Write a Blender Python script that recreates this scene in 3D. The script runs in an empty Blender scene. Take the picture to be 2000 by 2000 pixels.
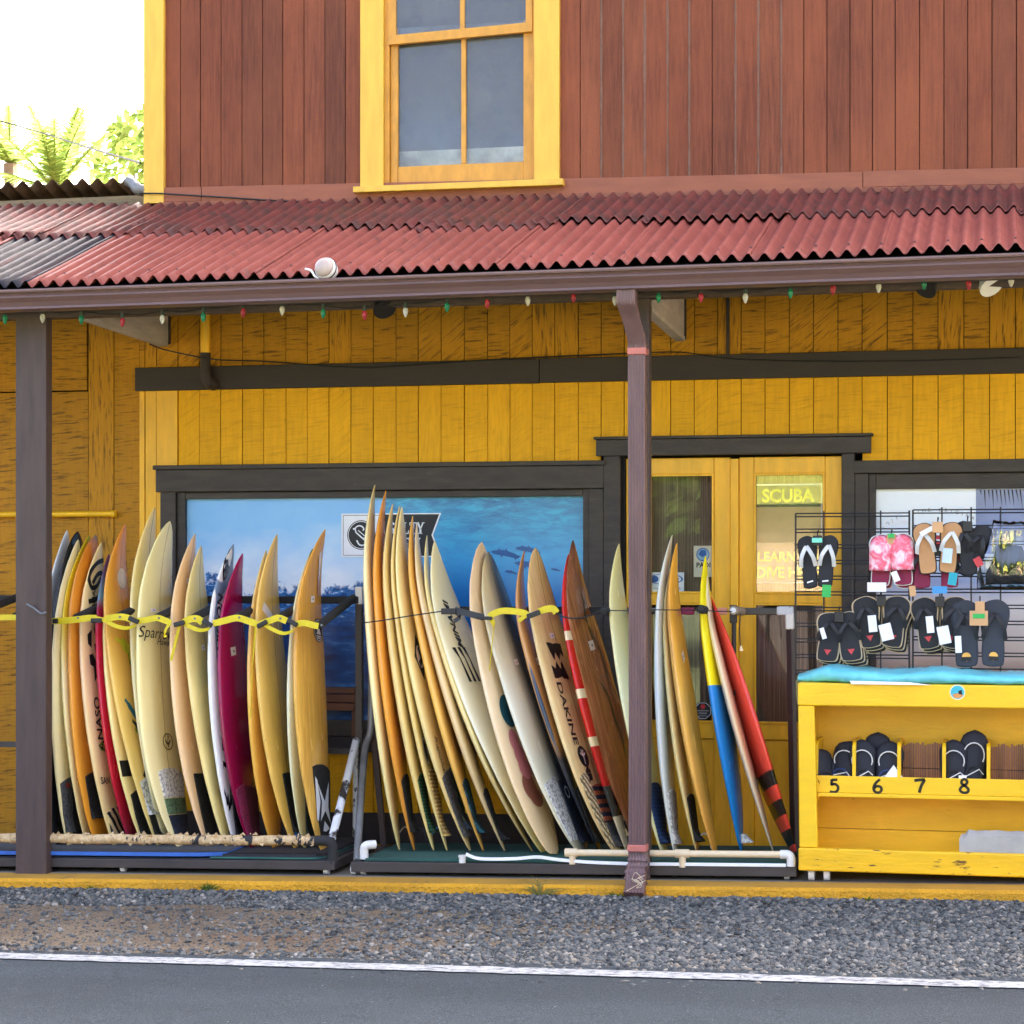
import bpy, bmesh, math, random
from mathutils import Vector, Matrix, noise as mnoise
R = math.radians
random.seed(7)
scene = bpy.context.scene
C = scene.collection

# ---------------------------------------------------------------- camera, world, sun, exposure
F = 4140.0                      # focal length in photo pixels (photo 2000 px wide)
PSI = math.atan(946.0 / F)      # camera turned left of the wall normal
SP, CP = math.sin(PSI), math.cos(PSI)
CAMY, CAMZ, HOR = -11.3, 1.6, 1108.0
cam_d = bpy.data.cameras.new('camera')
cam = bpy.data.objects.new('camera', cam_d)
C.objects.link(cam)
cam.location = (0, CAMY, CAMZ)
cam.rotation_euler = (R(90), 0, PSI)
cam_d.sensor_width = 36.0
cam_d.lens = F / 2000.0 * 36.0
cam_d.shift_y = (HOR - 1000.0) / 2000.0
cam_d.clip_end = 3000
scene.camera = cam

SUN_EL, SUN_AZ = 32.0, 25.0     # sun stands behind the shop, a little to its right
world = bpy.data.worlds.new('World')
scene.world = world
world.use_nodes = True
wn = world.node_tree.nodes
wl = world.node_tree.links
sky = wn.new('ShaderNodeTexSky')
sky.sky_type = 'NISHITA'
sky.sun_disc = False
sky.sun_elevation = R(SUN_EL)
sky.sun_rotation = R(SUN_AZ)    # 0 = +Y, turns towards +X
sky.air_density = 0.4
sky.dust_density = 10.0
sky.ozone_density = 0.5
bgn = wn['Background']
bgn.inputs['Strength'].default_value = 0.15
wl.new(sky.outputs[0], bgn.inputs['Color'])
sun_d = bpy.data.lights.new('sun', 'SUN')
sun_d.energy = 5.0
sun_d.angle = R(0.5)
sun_d.color = (1.0, 0.94, 0.86)
sun = bpy.data.objects.new('sun', sun_d)
C.objects.link(sun)
sv = Vector((math.sin(R(SUN_AZ)) * math.cos(R(SUN_EL)), math.cos(R(SUN_AZ)) * math.cos(R(SUN_EL)), math.sin(R(SUN_EL))))
sun.rotation_euler = sv.to_track_quat('Z', 'Y').to_euler()
sun.location = (10, 20, 25)
vs = scene.view_settings
vs.view_transform = 'Standard'
vs.look = 'None'
vs.gamma = 1.0
vs.exposure = 3.95
vs.use_curve_mapping = False

# ---------------------------------------------------------------- helpers
def at(x, y, Y):
    """point of the place at depth plane Y seen at photo pixel (x, y)"""
    a = (x - 1000.0) / F
    b = (HOR - y) / F
    d = (Y - CAMY) / (CP + a * SP)
    return Vector((d * (-SP + a * CP), Y, CAMZ + d * b))

def proj(p):
    dx, dy, dz = p[0], p[1] - CAMY, p[2] - CAMZ
    d = -dx * SP + dy * CP
    u = dx * CP + dy * SP
    return 1000 + F * u / d, HOR - F * dz / d

def zf(X):                       # porch floor rises a little to the right
    X = max(-9.0, min(5.0, X))
    return 0.128 + 0.0213 * X

def plat(X):
    return zf(X) + 0.088

def S(r, g, b, k=1.0):
    f = lambda c: ((c / 255.0 + 0.055) / 1.055) ** 2.4 if c > 10 else c / 255.0 / 12.92
    return (f(r) * k, f(g) * k, f(b) * k)

ORG = {}
def tag(o, label=None, cat=None, group=None, kind=None):
    if label: o['label'] = label
    if cat: o['category'] = cat
    if group: o['group'] = group
    if kind: o['kind'] = kind
    return o

def empty(name, loc, label, cat, group=None):
    o = bpy.data.objects.new(name, None)
    C.objects.link(o)
    o.location = loc
    o.empty_display_size = 0.1
    ORG[o.name] = Vector(loc)
    return tag(o, label, cat, group)

def link(name, me, mat, parent=None, origin=None):
    o = bpy.data.objects.new(name, me)
    C.objects.link(o)
    if mat is not None and len(me.materials) == 0:
        me.materials.append(mat)
    if parent is not None:
        o.parent = parent
    return o

class MB:
    def __init__(s):
        s.v = []; s.f = []
    def add(s, verts, faces):
        n = len(s.v)
        s.v.extend([Vector(p) for p in verts])
        s.f.extend([tuple(i + n for i in f) for f in faces])
        return s
    def box(s, x0, x1, y0, y1, z0, z1):
        return s.add([(x, y, z) for x in (x0, x1) for y in (y0, y1) for z in (z0, z1)],
                     [(0, 1, 3, 2), (4, 6, 7, 5), (0, 4, 5, 1), (2, 3, 7, 6), (0, 2, 6, 4), (1, 5, 7, 3)])
    def hexa(s, p):     # 8 points, bottom ring then top ring
        return s.add(p, [(3, 2, 1, 0), (4, 5, 6, 7), (0, 1, 5, 4), (1, 2, 6, 5), (2, 3, 7, 6), (3, 0, 4, 7)])
    def bar(s, p0, p1, w, h, up=(0, 0, 1)):
        p0, p1 = Vector(p0), Vector(p1)
        d = (p1 - p0).normalized()
        up = Vector(up)
        a = d.cross(up)
        if a.length < 1e-4: a = d.cross(Vector((0, 1, 0)))
        a.normalize()
        b = a.cross(d).normalized()
        a *= w / 2; b *= h / 2
        return s.hexa([p0 - a - b, p0 + a - b, p1 + a - b, p1 - a - b, p0 - a + b, p0 + a + b, p1 + a + b, p1 - a + b])
    def tube(s, pts, r, n=8, cap=True):
        pts = [Vector(p) for p in pts]
        rr = r if isinstance(r, (list, tuple)) else [r] * len(pts)
        base = len(s.v)
        t = (pts[1] - pts[0]).normalized()
        u = t.cross(Vector((0, 0, 1)))
        if u.length < 1e-3: u = t.cross(Vector((0, 1, 0)))
        u.normalize()
        m = len(pts)
        for i, p in enumerate(pts):
            if i == 0: t = pts[1] - pts[0]
            elif i == m - 1: t = pts[-1] - pts[-2]
            else: t = pts[i + 1] - pts[i - 1]
            t = t.normalized()
            u = (u - t * u.dot(t))
            if u.length < 1e-5: u = t.orthogonal()
            u.normalize()
            w = t.cross(u)
            for k in range(n):
                an = 2 * math.pi * k / n
                s.v.append(p + (u * math.cos(an) + w * math.sin(an)) * rr[i])
        for i in range(m - 1):
            for k in range(n):
                k2 = (k + 1) % n
                s.f.append((base + i * n + k, base + i * n + k2, base + (i + 1) * n + k2, base + (i + 1) * n + k))
        if cap:
            s.f.append(tuple(base + k for k in reversed(range(n))))
            s.f.append(tuple(base + (m - 1) * n + k for k in range(n)))
        return s
    def prism(s, poly, f0, f1):
        """poly 2D points -> f0(u,v) back face, f1(u,v) front face"""
        n = len(poly)
        a = [f0(u, v) for u, v in poly]
        b = [f1(u, v) for u, v in poly]
        return s.add(a + b, [tuple(reversed(range(n))), tuple(range(n, 2 * n))] +
                     [(i, (i + 1) % n, n + (i + 1) % n, n + i) for i in range(n)])
    def ribbon(s, pts, w, th=0.002, up=(0, 0, 1)):
        pts = [Vector(p) for p in pts]
        n = len(pts)
        ups = up if isinstance(up, list) else [up] * n
        base = len(s.v)
        for i, p in enumerate(pts):
            t = (pts[min(i + 1, n - 1)] - pts[max(i - 1, 0)]).normalized()
            u = Vector(ups[i]); u = (u - t * u.dot(t)).normalized()
            nn = t.cross(u)
            for a, b in ((-1, -1), (1, -1), (1, 1), (-1, 1)):
                s.v.append(p + u * (a * w / 2) + nn * (b * th / 2))
        for i in range(n - 1):
            for k in range(4):
                k2 = (k + 1) % 4
                s.f.append((base + 4 * i + k, base + 4 * i + k2, base + 4 * i + 4 + k2, base + 4 * i + 4 + k))
        s.f.append((base + 3, base + 2, base + 1, base))
        e = base + 4 * (n - 1)
        s.f.append((e, e + 1, e + 2, e + 3))
        return s
    def build(s, name, mat, parent=None, bevel=0, smooth=False, label=None, cat=None, group=None, kind=None, loc=None, fix=True):
        """vertices are in world space; a child takes its thing's origin"""
        if parent is not None:
            o0 = ORG.get(parent.name, Vector((0, 0, 0)))
        elif loc is not None:
            o0 = Vector(loc)
        else:
            xs = [p.x for p in s.v]; ys = [p.y for p in s.v]; zs = [p.z for p in s.v]
            o0 = Vector(((min(xs) + max(xs)) / 2, (min(ys) + max(ys)) / 2, min(zs)))
        me = bpy.data.meshes.new(name)
        me.from_pydata([tuple(p - o0) for p in s.v], [], s.f)
        if fix:
            bm = bmesh.new(); bm.from_mesh(me)
            bmesh.ops.recalc_face_normals(bm, faces=bm.faces)
            bm.to_mesh(me); bm.free()
        me.update()
        if smooth:
            me.polygons.foreach_set('use_smooth', [True] * len(me.polygons))
            if smooth != 'all' and hasattr(me, 'set_sharp_from_angle'):
                me.set_sharp_from_angle(angle=R(40))
        o = link(name, me, mat, parent)
        ORG[o.name] = o0
        if parent is None: o.location = o0
        if bevel:
            m = o.modifiers.new('bevel', 'BEVEL'); m.width = bevel; m.segments = 2; m.limit_method = 'ANGLE'; m.angle_limit = R(40)
        return tag(o, label, cat, group, kind)

def spl(pts, n=8):
    """Catmull-Rom through points"""
    pts = [Vector(p) for p in pts]
    out = []
    for i in range(len(pts) - 1):
        p0 = pts[max(i - 1, 0)]; p1 = pts[i]; p2 = pts[i + 1]; p3 = pts[min(i + 2, len(pts) - 1)]
        for k in range(n):
            t = k / n
            out.append(0.5 * ((2 * p1) + (p2 - p0) * t + (2 * p0 - 5 * p1 + 4 * p2 - p3) * t * t + (3 * p1 - p0 - 3 * p2 + p3) * t ** 3))
    out.append(pts[-1])
    return out

# flat 2D shapes: (points, faces)
def rect2(w, h, cx=0, cy=0, nu=1, nv=1):
    P = [(cx - w / 2 + w * i / nu, cy - h / 2 + h * j / nv) for j in range(nv + 1) for i in range(nu + 1)]
    Fc = [(j * (nu + 1) + i, j * (nu + 1) + i + 1, (j + 1) * (nu + 1) + i + 1, (j + 1) * (nu + 1) + i) for j in range(nv) for i in range(nu)]
    return P, Fc
def disc2(rx, ry, cx=0, cy=0, n=24, r0=0.0):
    P = []; Fc = []
    if r0 <= 0:
        P = [(cx, cy)] + [(cx + rx * math.cos(2 * math.pi * k / n), cy + ry * math.sin(2 * math.pi * k / n)) for k in range(n)]
        Fc = [(0, 1 + k, 1 + (k + 1) % n) for k in range(n)]
    else:
        for q in (1.0, r0):
            P += [(cx + q * rx * math.cos(2 * math.pi * k / n), cy + q * ry * math.sin(2 * math.pi * k / n)) for k in range(n)]
        Fc = [(k, (k + 1) % n, n + (k + 1) % n, n + k) for k in range(n)]
    return P, Fc
def poly2(pts):
    bm = bmesh.new()
    vs_ = [bm.verts.new((p[0], p[1], 0)) for p in pts]
    f = bm.faces.new(vs_)
    bmesh.ops.triangulate(bm, faces=[f])
    bm.verts.index_update()
    r = ([(v.co.x, v.co.y) for v in bm.verts], [tuple(v.index for v in ff.verts) for ff in bm.faces])
    bm.free()
    return r
def stroke2(pts, w, smooth=0):
    if smooth: pts = [(p.x, p.y) for p in spl([(a, b, 0) for a, b in pts], smooth)]
    P = []; Fc = []
    n = len(pts)
    for i in range(n):
        a = Vector(pts[max(i - 1, 0)]); b = Vector(pts[min(i + 1, n - 1)])
        t = (b - a).normalized(); q = Vector((-t.y, t.x)) * (w[i * (len(w)) // n] if isinstance(w, (list, tuple)) else w) / 2
        p = Vector(pts[i])
        P += [tuple(p + q), tuple(p - q)]
    Fc = [(2 * i, 2 * i + 1, 2 * i + 3, 2 * i + 2) for i in range(n - 1)]
    return P, Fc
def join2(*sh):
    P = []; Fc = []
    for p, f in sh:
        n = len(P); P += list(p); Fc += [tuple(i + n for i in q) for q in f]
    return P, Fc
def xf2(sh, s=1.0, r=0.0, dx=0.0, dy=0.0, sx=1.0, sy=1.0, shear=0.0):
    c, q = math.cos(r), math.sin(r)
    out = []
    for x, y in sh[0]:
        x, y = (x + shear * y) * s * sx, y * s * sy
        out.append((x * c - y * q + dx, x * q + y * c + dy))
    return out, sh[1]
_tc = {}
def text2(txt, size=1.0, bold=0.0, spacing=1.0):
    """lettering as a flat shape, centred"""
    k = (txt, bold, spacing)
    if k not in _tc:
        cu = bpy.data.curves.new('lettering', 'FONT')
        cu.body = txt; cu.align_x = 'CENTER'; cu.align_y = 'CENTER'; cu.offset = bold; cu.space_character = spacing
        cu.resolution_u = 3
        o = bpy.data.objects.new('lettering', cu)
        C.objects.link(o)
        bpy.context.view_layer.update()
        me = bpy.data.meshes.new_from_object(o.evaluated_get(bpy.context.evaluated_depsgraph_get()))
        _tc[k] = ([(v.co.x, v.co.y) for v in me.vertices], [tuple(p.vertices) for p in me.polygons])
        bpy.data.objects.remove(o); bpy.data.curves.remove(cu); bpy.data.meshes.remove(me)
    P, Fc = _tc[k]
    return [(x * size, y * size) for x, y in P], Fc
def flat(name, sh, f, mat, parent, label=None):
    mb = MB(); mb.add([f(u, v) for u, v in sh[0]], sh[1])
    return mb.build(name, mat, parent, label=label, fix=False)

# ---------------------------------------------------------------- materials
class NT:
    def __init__(s, name):
        s.m = bpy.data.materials.new(name); s.m.use_nodes = True
        s.t = s.m.node_tree; s.n = s.t.nodes; s.l = s.t.links
        s.p = s.n['Principled BSDF']; s.out = s.n['Material Output']
    def new(s, t, **kw):
        n = s.n.new(t)
        for k, v in kw.items():
            if k.startswith('i_'):
                key = k[2:].replace('_', ' ')
                n.inputs[int(key) if key.isdigit() else key].default_value = v
            else: setattr(n, k, v)
        return n
    def con(s, a, b): s.l.new(a, b)
    def coord(s, scale=(1, 1, 1), rot=(0, 0, 0), kind='Object', loc=(0, 0, 0)):
        tc = s.new('ShaderNodeTexCoord'); mp = s.new('ShaderNodeMapping')
        mp.inputs['Scale'].default_value = scale; mp.inputs['Rotation'].default_value = rot; mp.inputs['Location'].default_value = loc
        s.con(tc.outputs[kind], mp.inputs[0]); return mp.outputs[0]
    def noise(s, vec, scale, detail=4, rough=0.55, dist=0.0):
        n = s.new('ShaderNodeTexNoise'); n.inputs['Scale'].default_value = scale; n.inputs['Detail'].default_value = detail
        n.inputs['Roughness'].default_value = rough; n.inputs['Distortion'].default_value = dist
        if vec is not None: s.con(vec, n.inputs['Vector'])
        return n.outputs['Fac']
    def ramp(s, fac, stops, interp='LINEAR'):
        r = s.new('ShaderNodeValToRGB'); cr = r.color_ramp; cr.interpolation = interp
        while len(cr.elements) < len(stops): cr.elements.new(0.5)
        for e, (p, c) in zip(cr.elements, stops):
            e.position = p
            e.color = (c, c, c, 1) if isinstance(c, (int, float)) else (*c[:3], 1)
        s.con(fac, r.inputs[0]); return r.outputs[0]
    def mix(s, fac, a, b, mode='MIX'):
        n = s.new('ShaderNodeMix'); n.data_type = 'RGBA'; n.blend_type = mode
        for v, i in ((fac, 0), (a, 6), (b, 7)):
            if hasattr(v, 'links') or hasattr(v, 'is_linked'): s.con(v, n.inputs[i])
            elif i == 0: n.inputs[0].default_value = v
            else: n.inputs[i].default_value = (*v[:3], 1)
        return n.outputs[2]
    def math(s, op, a, b=None):
        n = s.new('ShaderNodeMath'); n.operation = op
        for i, v in enumerate((a, b)):
            if v is None: continue
            if hasattr(v, 'is_linked'): s.con(v, n.inputs[i])
            else: n.inputs[i].default_value = v
        return n.outputs[0]
    def bump(s, h, strength=0.3, dist=0.01):
        b = s.new('ShaderNodeBump'); b.inputs['Strength'].default_value = strength; b.inputs['Distance'].default_value = dist
        s.con(h, b.inputs['Height']); s.con(b.outputs[0], s.p.inputs['Normal'])
    def col(s, c): s.con(c, s.p.inputs['Base Color'])

def mat(name, c, rough=0.55, var=0.25, scale=5, stretch=(1, 1, 1), bump=0.15, bscale=60, bdist=0.003, spec=0.5, metal=0.0,
        wear=None, wear_amt=0.62, wear_scale=14, obj_var=0.0, c2=None):
    """paint / wood / metal: a base colour with grain, uneven tone, worn spots"""
    t = NT(name)
    v = t.coord(stretch)
    n1 = t.noise(v, scale, 5)
    dark = tuple(x * (1 - var) for x in c) if c2 is None else c2
    col = t.ramp(n1, [(0.3, dark), (0.7, tuple(min(1, x * (1 + var * 0.35)) for x in c))])
    if obj_var:
        oi = t.new('ShaderNodeObjectInfo')
        k = t.ramp(oi.outputs['Random'], [(0, 1 - obj_var), (1, 1.0)])
        col = t.mix(1.0, col, k, 'MULTIPLY')
    if wear is not None:
        n2 = t.noise(t.coord(stretch), wear_scale, 7, 0.68)
        w = t.ramp(n2, [(wear_amt, 0), (wear_amt + 0.05, 1)])
        col = t.mix(w, col, wear)
    t.col(col)
    t.p.inputs['Roughness'].default_value = rough
    t.p.inputs['Metallic'].default_value = metal
    t.p.inputs['Specular IOR Level'].default_value = spec
    if bump:
        n3 = t.noise(t.coord(stretch), bscale, 4, 0.6)
        t.bump(n3, bump, bdist)
    return t.m

def saw_paint(name, c, dark, saw=0.5, obj_var=0.12, wear=None, wear_amt=0.7):
    """painted rough-sawn plank: saw marks run another way on every plank"""
    t = NT(name)
    oi = t.new('ShaderNodeObjectInfo')
    tc = t.new('ShaderNodeTexCoord')
    vr = t.new('ShaderNodeVectorRotate'); vr.rotation_type = 'Y_AXIS'
    t.con(tc.outputs['Object'], vr.inputs['Vector'])
    q = t.ramp(oi.outputs['Random'], [(0, 0.04), (0.3, 0.0), (0.45, 0.1), (0.6, 0.42), (0.8, 0.95), (0.9, 1.0)], 'CONSTANT')
    t.con(t.math('MULTIPLY', q, 1.6), vr.inputs['Angle'])
    mp = t.new('ShaderNodeMapping'); mp.inputs['Scale'].default_value = (6, 6, 70)
    t.con(vr.outputs[0], mp.inputs[0])
    ad = t.new('ShaderNodeVectorMath'); ad.operation = 'ADD'
    t.con(mp.outputs[0], ad.inputs[0])
    sc = t.new('ShaderNodeVectorMath'); sc.operation = 'SCALE'; sc.inputs['Scale'].default_value = 30
    t.con(oi.outputs['Random'], sc.inputs[0]); t.con(sc.outputs[0], ad.inputs[1])
    n = t.noise(ad.outputs[0], 1.3, 5, 0.62, 0.3)
    g = t.noise(t.coord((30, 30, 3)), 2.2, 4)
    col = t.ramp(g, [(0.3, tuple(x * 0.86 for x in c)), (0.7, c)])
    sawl = t.ramp(n, [(0.34, 1.0), (0.48, 0.0)])
    col = t.mix(t.math('MULTIPLY', sawl, saw), col, dark)
    big = t.noise(t.coord((1, 1, 0.5)), 1.6, 3)
    col = t.mix(0.55, col, t.ramp(big, [(0.35, 0.78), (0.65, 1.0)]), 'MULTIPLY')
    k = t.ramp(oi.outputs['Random'], [(0, 1 - obj_var), (1, 1.0)])
    col = t.mix(1.0, col, k, 'MULTIPLY')
    if wear is not None:
        w = t.ramp(t.noise(t.coord((3, 3, 1)), 11, 8, 0.7), [(wear_amt, 0), (wear_amt + 0.03, 1)])
        col = t.mix(w, col, wear)
    t.col(col)
    t.p.inputs['Roughness'].default_value = 0.62
    t.p.inputs['Specular IOR Level'].default_value = 0.3
    t.bump(t.math('ADD', t.math('MULTIPLY', n, 1.0), t.math('MULTIPLY', g, 0.3)), 0.55, 0.006)
    return t.m

def flatc(name, c, rough=0.5, spec=0.4): return mat(name, c, rough, var=0.06, scale=20, bump=0.04, spec=spec)

YEL = S(246,180,4)
YELD = S(120, 78, 4)
m_plank = saw_paint('yellow_plank_paint', S(244, 178, 2), YELD, 0.22, 0.10, wear=S(120, 76, 12), wear_amt=0.69)
m_plank_rough = saw_paint('yellow_sawn_plank_shaded', S(196, 136, 8), S(74, 46, 6), 0.8, 0.16)  # sawn planks; shade under the roof is put into this darker yellow
m_yellow = mat('yellow_gloss_paint', S(240, 184, 14), 0.42, var=0.14, scale=3, stretch=(2, 2, 8), bump=0.25, bscale=18, bdist=0.004,
               wear=S(130, 84, 20), wear_amt=0.72, wear_scale=18)
m_yellow_v = mat('yellow_door_paint', S(236, 176, 10), 0.42, var=0.16, scale=3, stretch=(9, 9, 1.5), bump=0.3, bscale=18, bdist=0.004,
                 wear=S(110, 72, 14), wear_amt=0.74, wear_scale=16)
m_casing = mat('window_casing_yellow', S(222, 176, 62), 0.5, var=0.14, scale=3, stretch=(9, 9, 1.2), bump=0.3, bscale=20, bdist=0.004,
               wear=S(168, 110, 24), wear_amt=0.71, wear_scale=12)
m_sash = mat('window_sash_ochre', S(204, 146, 50), 0.5, var=0.2, scale=4, stretch=(6, 6, 2), bump=0.3, bscale=20, bdist=0.004,
             wear=S(170, 92, 30), wear_amt=0.7, wear_scale=10)
m_cab = mat('cabinet_yellow', S(248, 198, 24), 0.4, var=0.1, scale=3, stretch=(1.5, 6, 6), bump=0.3, bscale=14, bdist=0.004,
            wear=S(104, 70, 16), wear_amt=0.675, wear_scale=12)
m_cab_worn = mat('cabinet_yellow_scuffed', S(246, 192, 20), 0.45, var=0.14, scale=3, stretch=(1.2, 6, 5), bump=0.4, bscale=14, bdist=0.005,
                 wear=S(110, 76, 28), wear_amt=0.60, wear_scale=9)
m_kerb = mat('kerb_yellow_paint', S(222, 160, 24), 0.7, var=0.22, scale=4, bump=1.0, bscale=55, bdist=0.02, wear=S(150, 104, 48), wear_amt=0.64, wear_scale=9)
m_kerbtop = mat('kerb_top_paint', S(186, 140, 48), 0.75, var=0.25, scale=3, bump=0.5, bscale=60, bdist=0.006, wear=S(140, 108, 60), wear_amt=0.62, wear_scale=7)
def redpaint():
    t = NT('red_brown_wall_paint')
    oi = t.new('ShaderNodeObjectInfo')
    g = t.noise(t.coord((40, 40, 2.2)), 1.6, 6, 0.65)
    col = t.ramp(g, [(0.3, S(98, 54, 38)), (0.7, S(132, 75, 52))])
    blotch = t.noise(t.coord((1.6, 1.6, 0.8)), 1.5, 4)
    col = t.mix(t.ramp(blotch, [(0.42, 0), (0.66, 0.7)]), col, S(144, 83, 55))
    k = t.ramp(oi.outputs['Random'], [(0, (0.70, 0.73, 0.78)), (0.35, (0.88, 0.83, 0.82)), (0.6, (1.0, 0.95, 0.92)), (1, (1, 1, 1))])
    col = t.mix(1.0, col, k, 'MULTIPLY')
    fine = t.noise(t.coord((60, 60, 22)), 3.0, 6, 0.7)
    sp = t.ramp(fine, [(0.60, 0), (0.68, 1)])
    col = t.mix(t.math('MULTIPLY', sp, 0.65), col, S(70, 44, 35))
    t.col(col)
    t.p.inputs['Roughness'].default_value = 0.7
    t.p.inputs['Specular IOR Level'].default_value = 0.25
    t.bump(t.math('ADD', g, t.math('MULTIPLY', fine, 0.7)), 0.6, 0.005)
    return t.m
m_red = redpaint()
m_redtrim = mat('red_trim_paint', S(142, 81, 55), 0.62, var=0.16, scale=3, stretch=(1.5, 8, 8), bump=0.3, bscale=20, bdist=0.003, wear=S(110, 66, 52), wear_amt=0.7)
m_caulk = mat('joint_filler', S(118, 86, 70), 0.8, var=0.25, scale=14, bump=0.6, bscale=60, bdist=0.004)
def roofmat(name, c, c2, dirt, amt):
    t = NT(name)
    n = t.noise(t.coord((1.2, 2.0, 2.0)), 2.4, 6, 0.6)
    col = t.ramp(n, [(0.3, c2), (0.7, c)])
    oi = t.new('ShaderNodeObjectInfo')
    col = t.mix(1.0, col, t.ramp(oi.outputs['Random'], [(0, 0.84), (1, 1.0)]), 'MULTIPLY')
    d = t.noise(t.coord((3, 3, 3)), 2.6, 8, 0.7)
    col = t.mix(t.ramp(d, [(amt, 0), (amt + 0.14, 0.85)]), col, dirt)
    stq = t.noise(t.coord((22, 1.1, 1.1)), 1.4, 6, 0.65)
    col = t.mix(t.ramp(stq, [(0.56, 0), (0.70, 0.55)]), col, dirt)
    sp = t.noise(t.coord(), 38, 3, 0.6)
    col = t.mix(t.ramp(sp, [(0.70, 0), (0.76, 0.6)]), col, S(120, 84, 80))
    t.col(col)
    t.p.inputs['Roughness'].default_value = 0.55
    t.p.inputs['Specular IOR Level'].default_value = 0.2
    t.bump(t.noise(t.coord(), 9, 3), 0.25, 0.012)
    return t.m
m_roof = roofmat('faded_red_roof_paint', S(154, 84, 71), S(134, 68, 58), S(104, 62, 54), 0.55)
m_roof_up = roofmat('dirty_red_roof_paint', S(132, 68, 59), S(104, 54, 47), S(76, 54, 48), 0.46)
m_roof_grey = roofmat('weathered_dark_roof', S(44, 42, 48), S(34, 32, 37), S(104, 52, 50), 0.62)
m_roof_rust = roofmat('rusty_annex_roof', S(104, 82, 68), S(70, 56, 48), S(50, 40, 36), 0.52)
m_gutter = mat('mauve_gutter_paint', S(106, 80, 75), 0.38, var=0.14, scale=3, stretch=(0.8, 6, 6), bump=0.08, bscale=20)
m_spout = mat('mauve_downspout_paint', S(110, 83, 80), 0.42, var=0.2, scale=4, stretch=(6, 6, 1), bump=0.2, bscale=24, wear=S(176, 162, 156), wear_amt=0.70, wear_scale=18)
m_band = mat('salmon_band', S(192, 112, 98), 0.55, var=0.18, wear=S(230, 190, 170), wear_amt=0.68)
m_post = mat('brown_post_paint', S(76, 60, 54), 0.6, var=0.28, scale=4, stretch=(7, 7, 1), bump=0.4, bscale=20, bdist=0.004, wear=S(140, 122, 112), wear_amt=0.73)
m_trim = mat('dark_trim_paint', S(60, 52, 42), 0.6, var=0.38, scale=4, stretch=(1.6, 7, 7), bump=0.5, bscale=24, bdist=0.005, wear=S(90, 80, 66), wear_amt=0.665, wear_scale=8)
m_beam = mat('dark_beam_paint', S(46, 35, 33), 0.65, var=0.2, scale=4, stretch=(1, 6, 6), bump=0.35, bscale=20)
m_greywood = mat('weathered_grey_wood', S(178, 170, 158), 0.75, var=0.25, scale=4, stretch=(6, 1.2, 6), bump=0.35, bscale=24, wear=S(110, 100, 90), wear_amt=0.68)
m_fascia = mat('weathered_fascia_wood', S(150, 134, 112), 0.8, var=0.35, scale=3, stretch=(1.2, 8, 8), bump=0.4, bscale=20, wear=S(96, 84, 70), wear_amt=0.6)
m_black = mat('black_plastic', S(30, 30, 31), 0.5, var=0.3, scale=9, bump=0.1)
m_foam = mat('black_foam', S(40, 40, 40), 0.8, var=0.25, scale=9, bump=0.4, bscale=90)
m_rubber = mat('dark_rubber', S(46, 46, 50), 0.7, var=0.3, scale=6, bump=0.3, bscale=40)
m_steel = mat('dark_painted_steel', S(62, 56, 54), 0.45, var=0.35, scale=6, bump=0.3, bscale=30, wear=S(116, 88, 70), wear_amt=0.68, wear_scale=10)
m_galv = mat('galvanised_pipe', S(120, 122, 122), 0.42, var=0.3, scale=5, stretch=(3, 3, 1), metal=0.3, bump=0.15, wear=S(78, 62, 52), wear_amt=0.66)
m_peel = mat('peeling_white_pipe', S(214, 216, 216), 0.55, var=0.12, scale=6, bump=0.5, bscale=20, bdist=0.006, wear=S(42, 38, 36), wear_amt=0.5, wear_scale=6)
m_pvc = mat('white_pvc', S(226, 224, 216), 0.35, var=0.08, scale=8, bump=0.05)
m_pvc_old = mat('yellowed_pvc', S(230, 208, 168), 0.4, var=0.14, scale=8, bump=0.06)
m_strap = mat('yellow_webbing', S(214, 192, 8), 0.6, var=0.14, scale=30, bump=0.3, bscale=300, bdist=0.001)
m_matgreen = mat('green_carpet', S(46, 88, 78), 0.9, var=0.25, scale=5, bump=0.6, bscale=260, bdist=0.004)
m_matblue = mat('blue_foam_mat', S(54, 104, 184), 0.7, var=0.2, scale=8, bump=0.2)
m_mattop = mat('grey_mat_top', S(78, 82, 86), 0.85, var=0.25, scale=5, bump=0.4, bscale=150)
m_conc = mat('porch_concrete', S(132, 124, 110), 0.85, var=0.3, scale=2, bump=0.4, bscale=40)
m_dark = flatc('dark_interior', S(20, 18, 16), 0.9)
m_white = flatc('white_print', S(232, 234, 236), 0.45)
m_ink = flatc('black_print', S(28, 28, 28), 0.5)
m_inkgrey = flatc('grey_print', S(120, 122, 124), 0.5)
m_paper = flatc('white_card', S(236, 236, 234), 0.6)
m_wire = mat('black_wire', S(24, 25, 26), 0.45, var=0.2, bump=0)
m_cable = mat('black_cable', S(30, 30, 30), 0.6, var=0.2, bump=0)
m_brownwood = mat('brown_bench_wood', S(120, 74, 48), 0.6, var=0.4, scale=4, stretch=(1, 8, 8), bump=0.3)
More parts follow.
